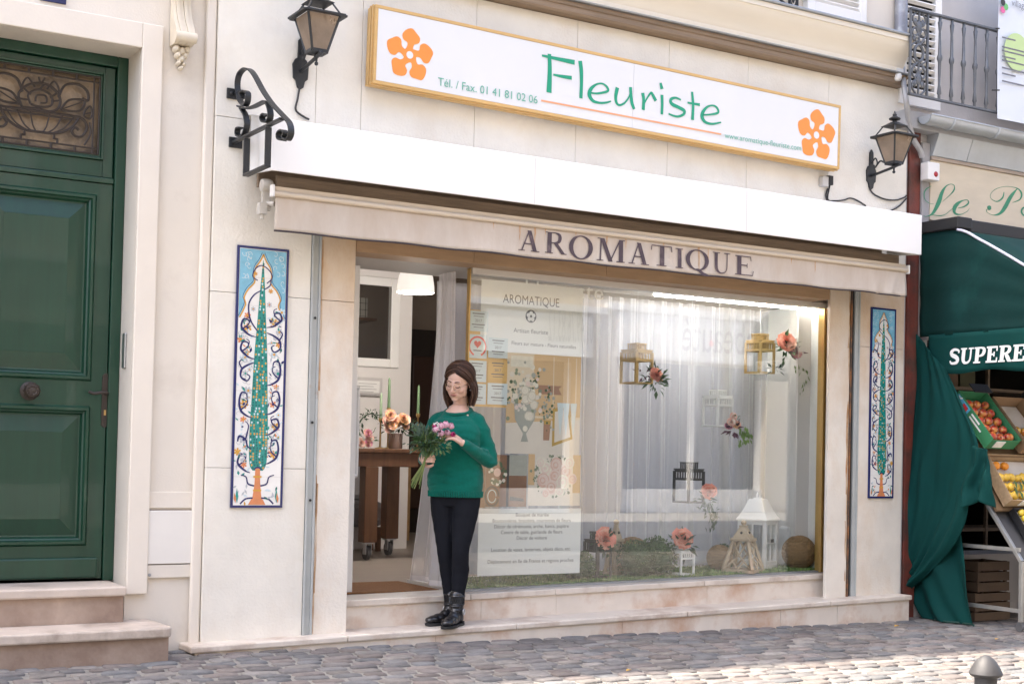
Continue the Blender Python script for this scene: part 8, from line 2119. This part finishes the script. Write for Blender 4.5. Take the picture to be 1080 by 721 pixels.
# --- bouquet in her hands
bq = thing('bouquet', 'loose bouquet of pink tulips and green leaves held by the woman', 'bouquet', PM_ @ GRIP)
rq = random.Random(41)
sb, stp_ = V((-.178, -.255, .86)), V((-.062, -.300, 1.13))
b = MB()
for k in range(22):
    a = rq.uniform(0, 6.28); r1, r2 = rq.uniform(.008, .032), rq.uniform(.03, .10)
    g_ = GRIP+V((.012*math.cos(a), .012*math.sin(a), 0))*rq.random()
    lo = sb+V((r1*math.cos(a+3), r1*math.sin(a+3), rq.uniform(-.02, .06)))
    hi = stp_+V((r2*math.cos(a), r2*math.sin(a)*.7, rq.uniform(-.03, .08)))
    b.tube([lo, g_, hi], [.0030, .0032, .0022], 6, mi=rq.randrange(2))
b.xf(PM_); b.build('stems', [mat('stem_green', (.10, .16, .045), .55, var=.2, vs=20), mat('stem_pale', (.20, .24, .08), .55, var=.2, vs=20)], bq, smooth=True)
C0 = V((-.060, -.300, 1.150))
b = MB()
spray(b, C0+V((-.035, 0, -.005)),   .085, 130, 0, rq, L=(.03, .06), squash=(1.1, .8, .9)); spray(b, C0+V((-.02, .0, -.02)), .08, 90, 1, rq, L=(.03, .055), squash=(1, .8, .9)); spray(b, C0+V((-.06, 0, .0)), .098, 90, 2, rq, L=(.02, .05), squash=(1.1, .7, .9)); spray(b, C0+V((.04, 0, -.03)), .07, 60, 0, rq, L=(.025, .05))
for k in range(16):
    a = rq.uniform(0, 2.2)+.6; p0 = C0+V((rq.uniform(-.10, .0), rq.uniform(-.03, .03), 0)); d = V((-math.cos(a)*.4-.4, rq.uniform(-.4, .1), math.sin(a)+.1)).normalized(); L = rq.uniform(.07, .125)
    for t in range(9):
        q = p0+d*(L*t/9); b.leaf(q, d+V((rq.uniform(-.8, .8), rq.uniform(-.8, .8), rq.uniform(-.3, .5))), .028, .007, (0, -1, 0), 2)
b.xf(PM_); b.build('foliage', [mat('fresh_leaf', (.065, .125, .04), .55, var=.35, vs=15), m_leaf, mat('grey_green_leaf', (.095, .15, .105), .6, var=.25, vs=15)], bq)
m_tulip = mat('mauve_pink_tulip', (.64, .36, .46), .55, var=.2, vs=40); m_magenta = mat('magenta_flower', (.45, .03, .16), .55, var=.2, vs=40); m_tiny = mat('tiny_white_bud', (.70, .62, .60), .6)
def tulip(p, d, r, m):
    b = MB(); d = V(d).normalized(); e1 = d.orthogonal().normalized(); e2 = d.cross(e1)
    for L in range(2):
        for k in range(4):
            a = 2*PI*(k+.5*L)/4; o = e1*math.cos(a)+e2*math.sin(a); w = e2*math.cos(a)-e1*math.sin(a)
            pr = [(.25, 0, .35), (.85, .55, .75), (.95, 1.1, .72), (.62, 1.75, .38), (.45, 2.05, .04)]
            vs = []
            for rad, h, hw in pr:
                rad *= (1-.1*L)
                for u in (-1, 0, 1): vs.append(V(p)+o*(r*rad*(1-.12*abs(u)))+d*(r*h)+w*(r*hw*u))
            b.add(vs, [(i*3+j, i*3+j+1, i*3+j+4, i*3+j+3) for i in range(4) for j in range(2)])
    b.xf(PM_); b.build('flower', m, bq, smooth=True)
def bp(px, py, y): # picture position at the bouquet's depth -> local point
    w = PM_ @ V((C0.x, y, C0.z)); q = P(px, py, w.y); return PI_ @ q
for (px, py, d, r, m) in [(466, 452, (-.1, -.5, .9), .021, m_tulip), (470, 451, (.15, -.4, .95), .022, m_tulip), (475, 452, (.3, -.4, .9), .020, m_tulip), (461, 455, (-.4, -.6, .7), .019, m_tulip), (466, 458, (0, -.9, .4), .020, m_tulip), (472, 457, (.2, -.9, .4), .018, m_tulip), (477, 458.5, (.5, -.7, .2), .016, m_magenta), (459, 450.5, (-.3, -.5, .8), .012, m_magenta)]:
    tulip(bp(px, py, C0.y-.055), d, r, m)
b = MB()
for k in range(26):
    q = bp(rq.uniform(457, 466), rq.uniform(443, 463), C0.y-.07); b.ball(q, .0045, 6)
b.xf(PM_); b.build('tiny_buds', m_tiny, bq)
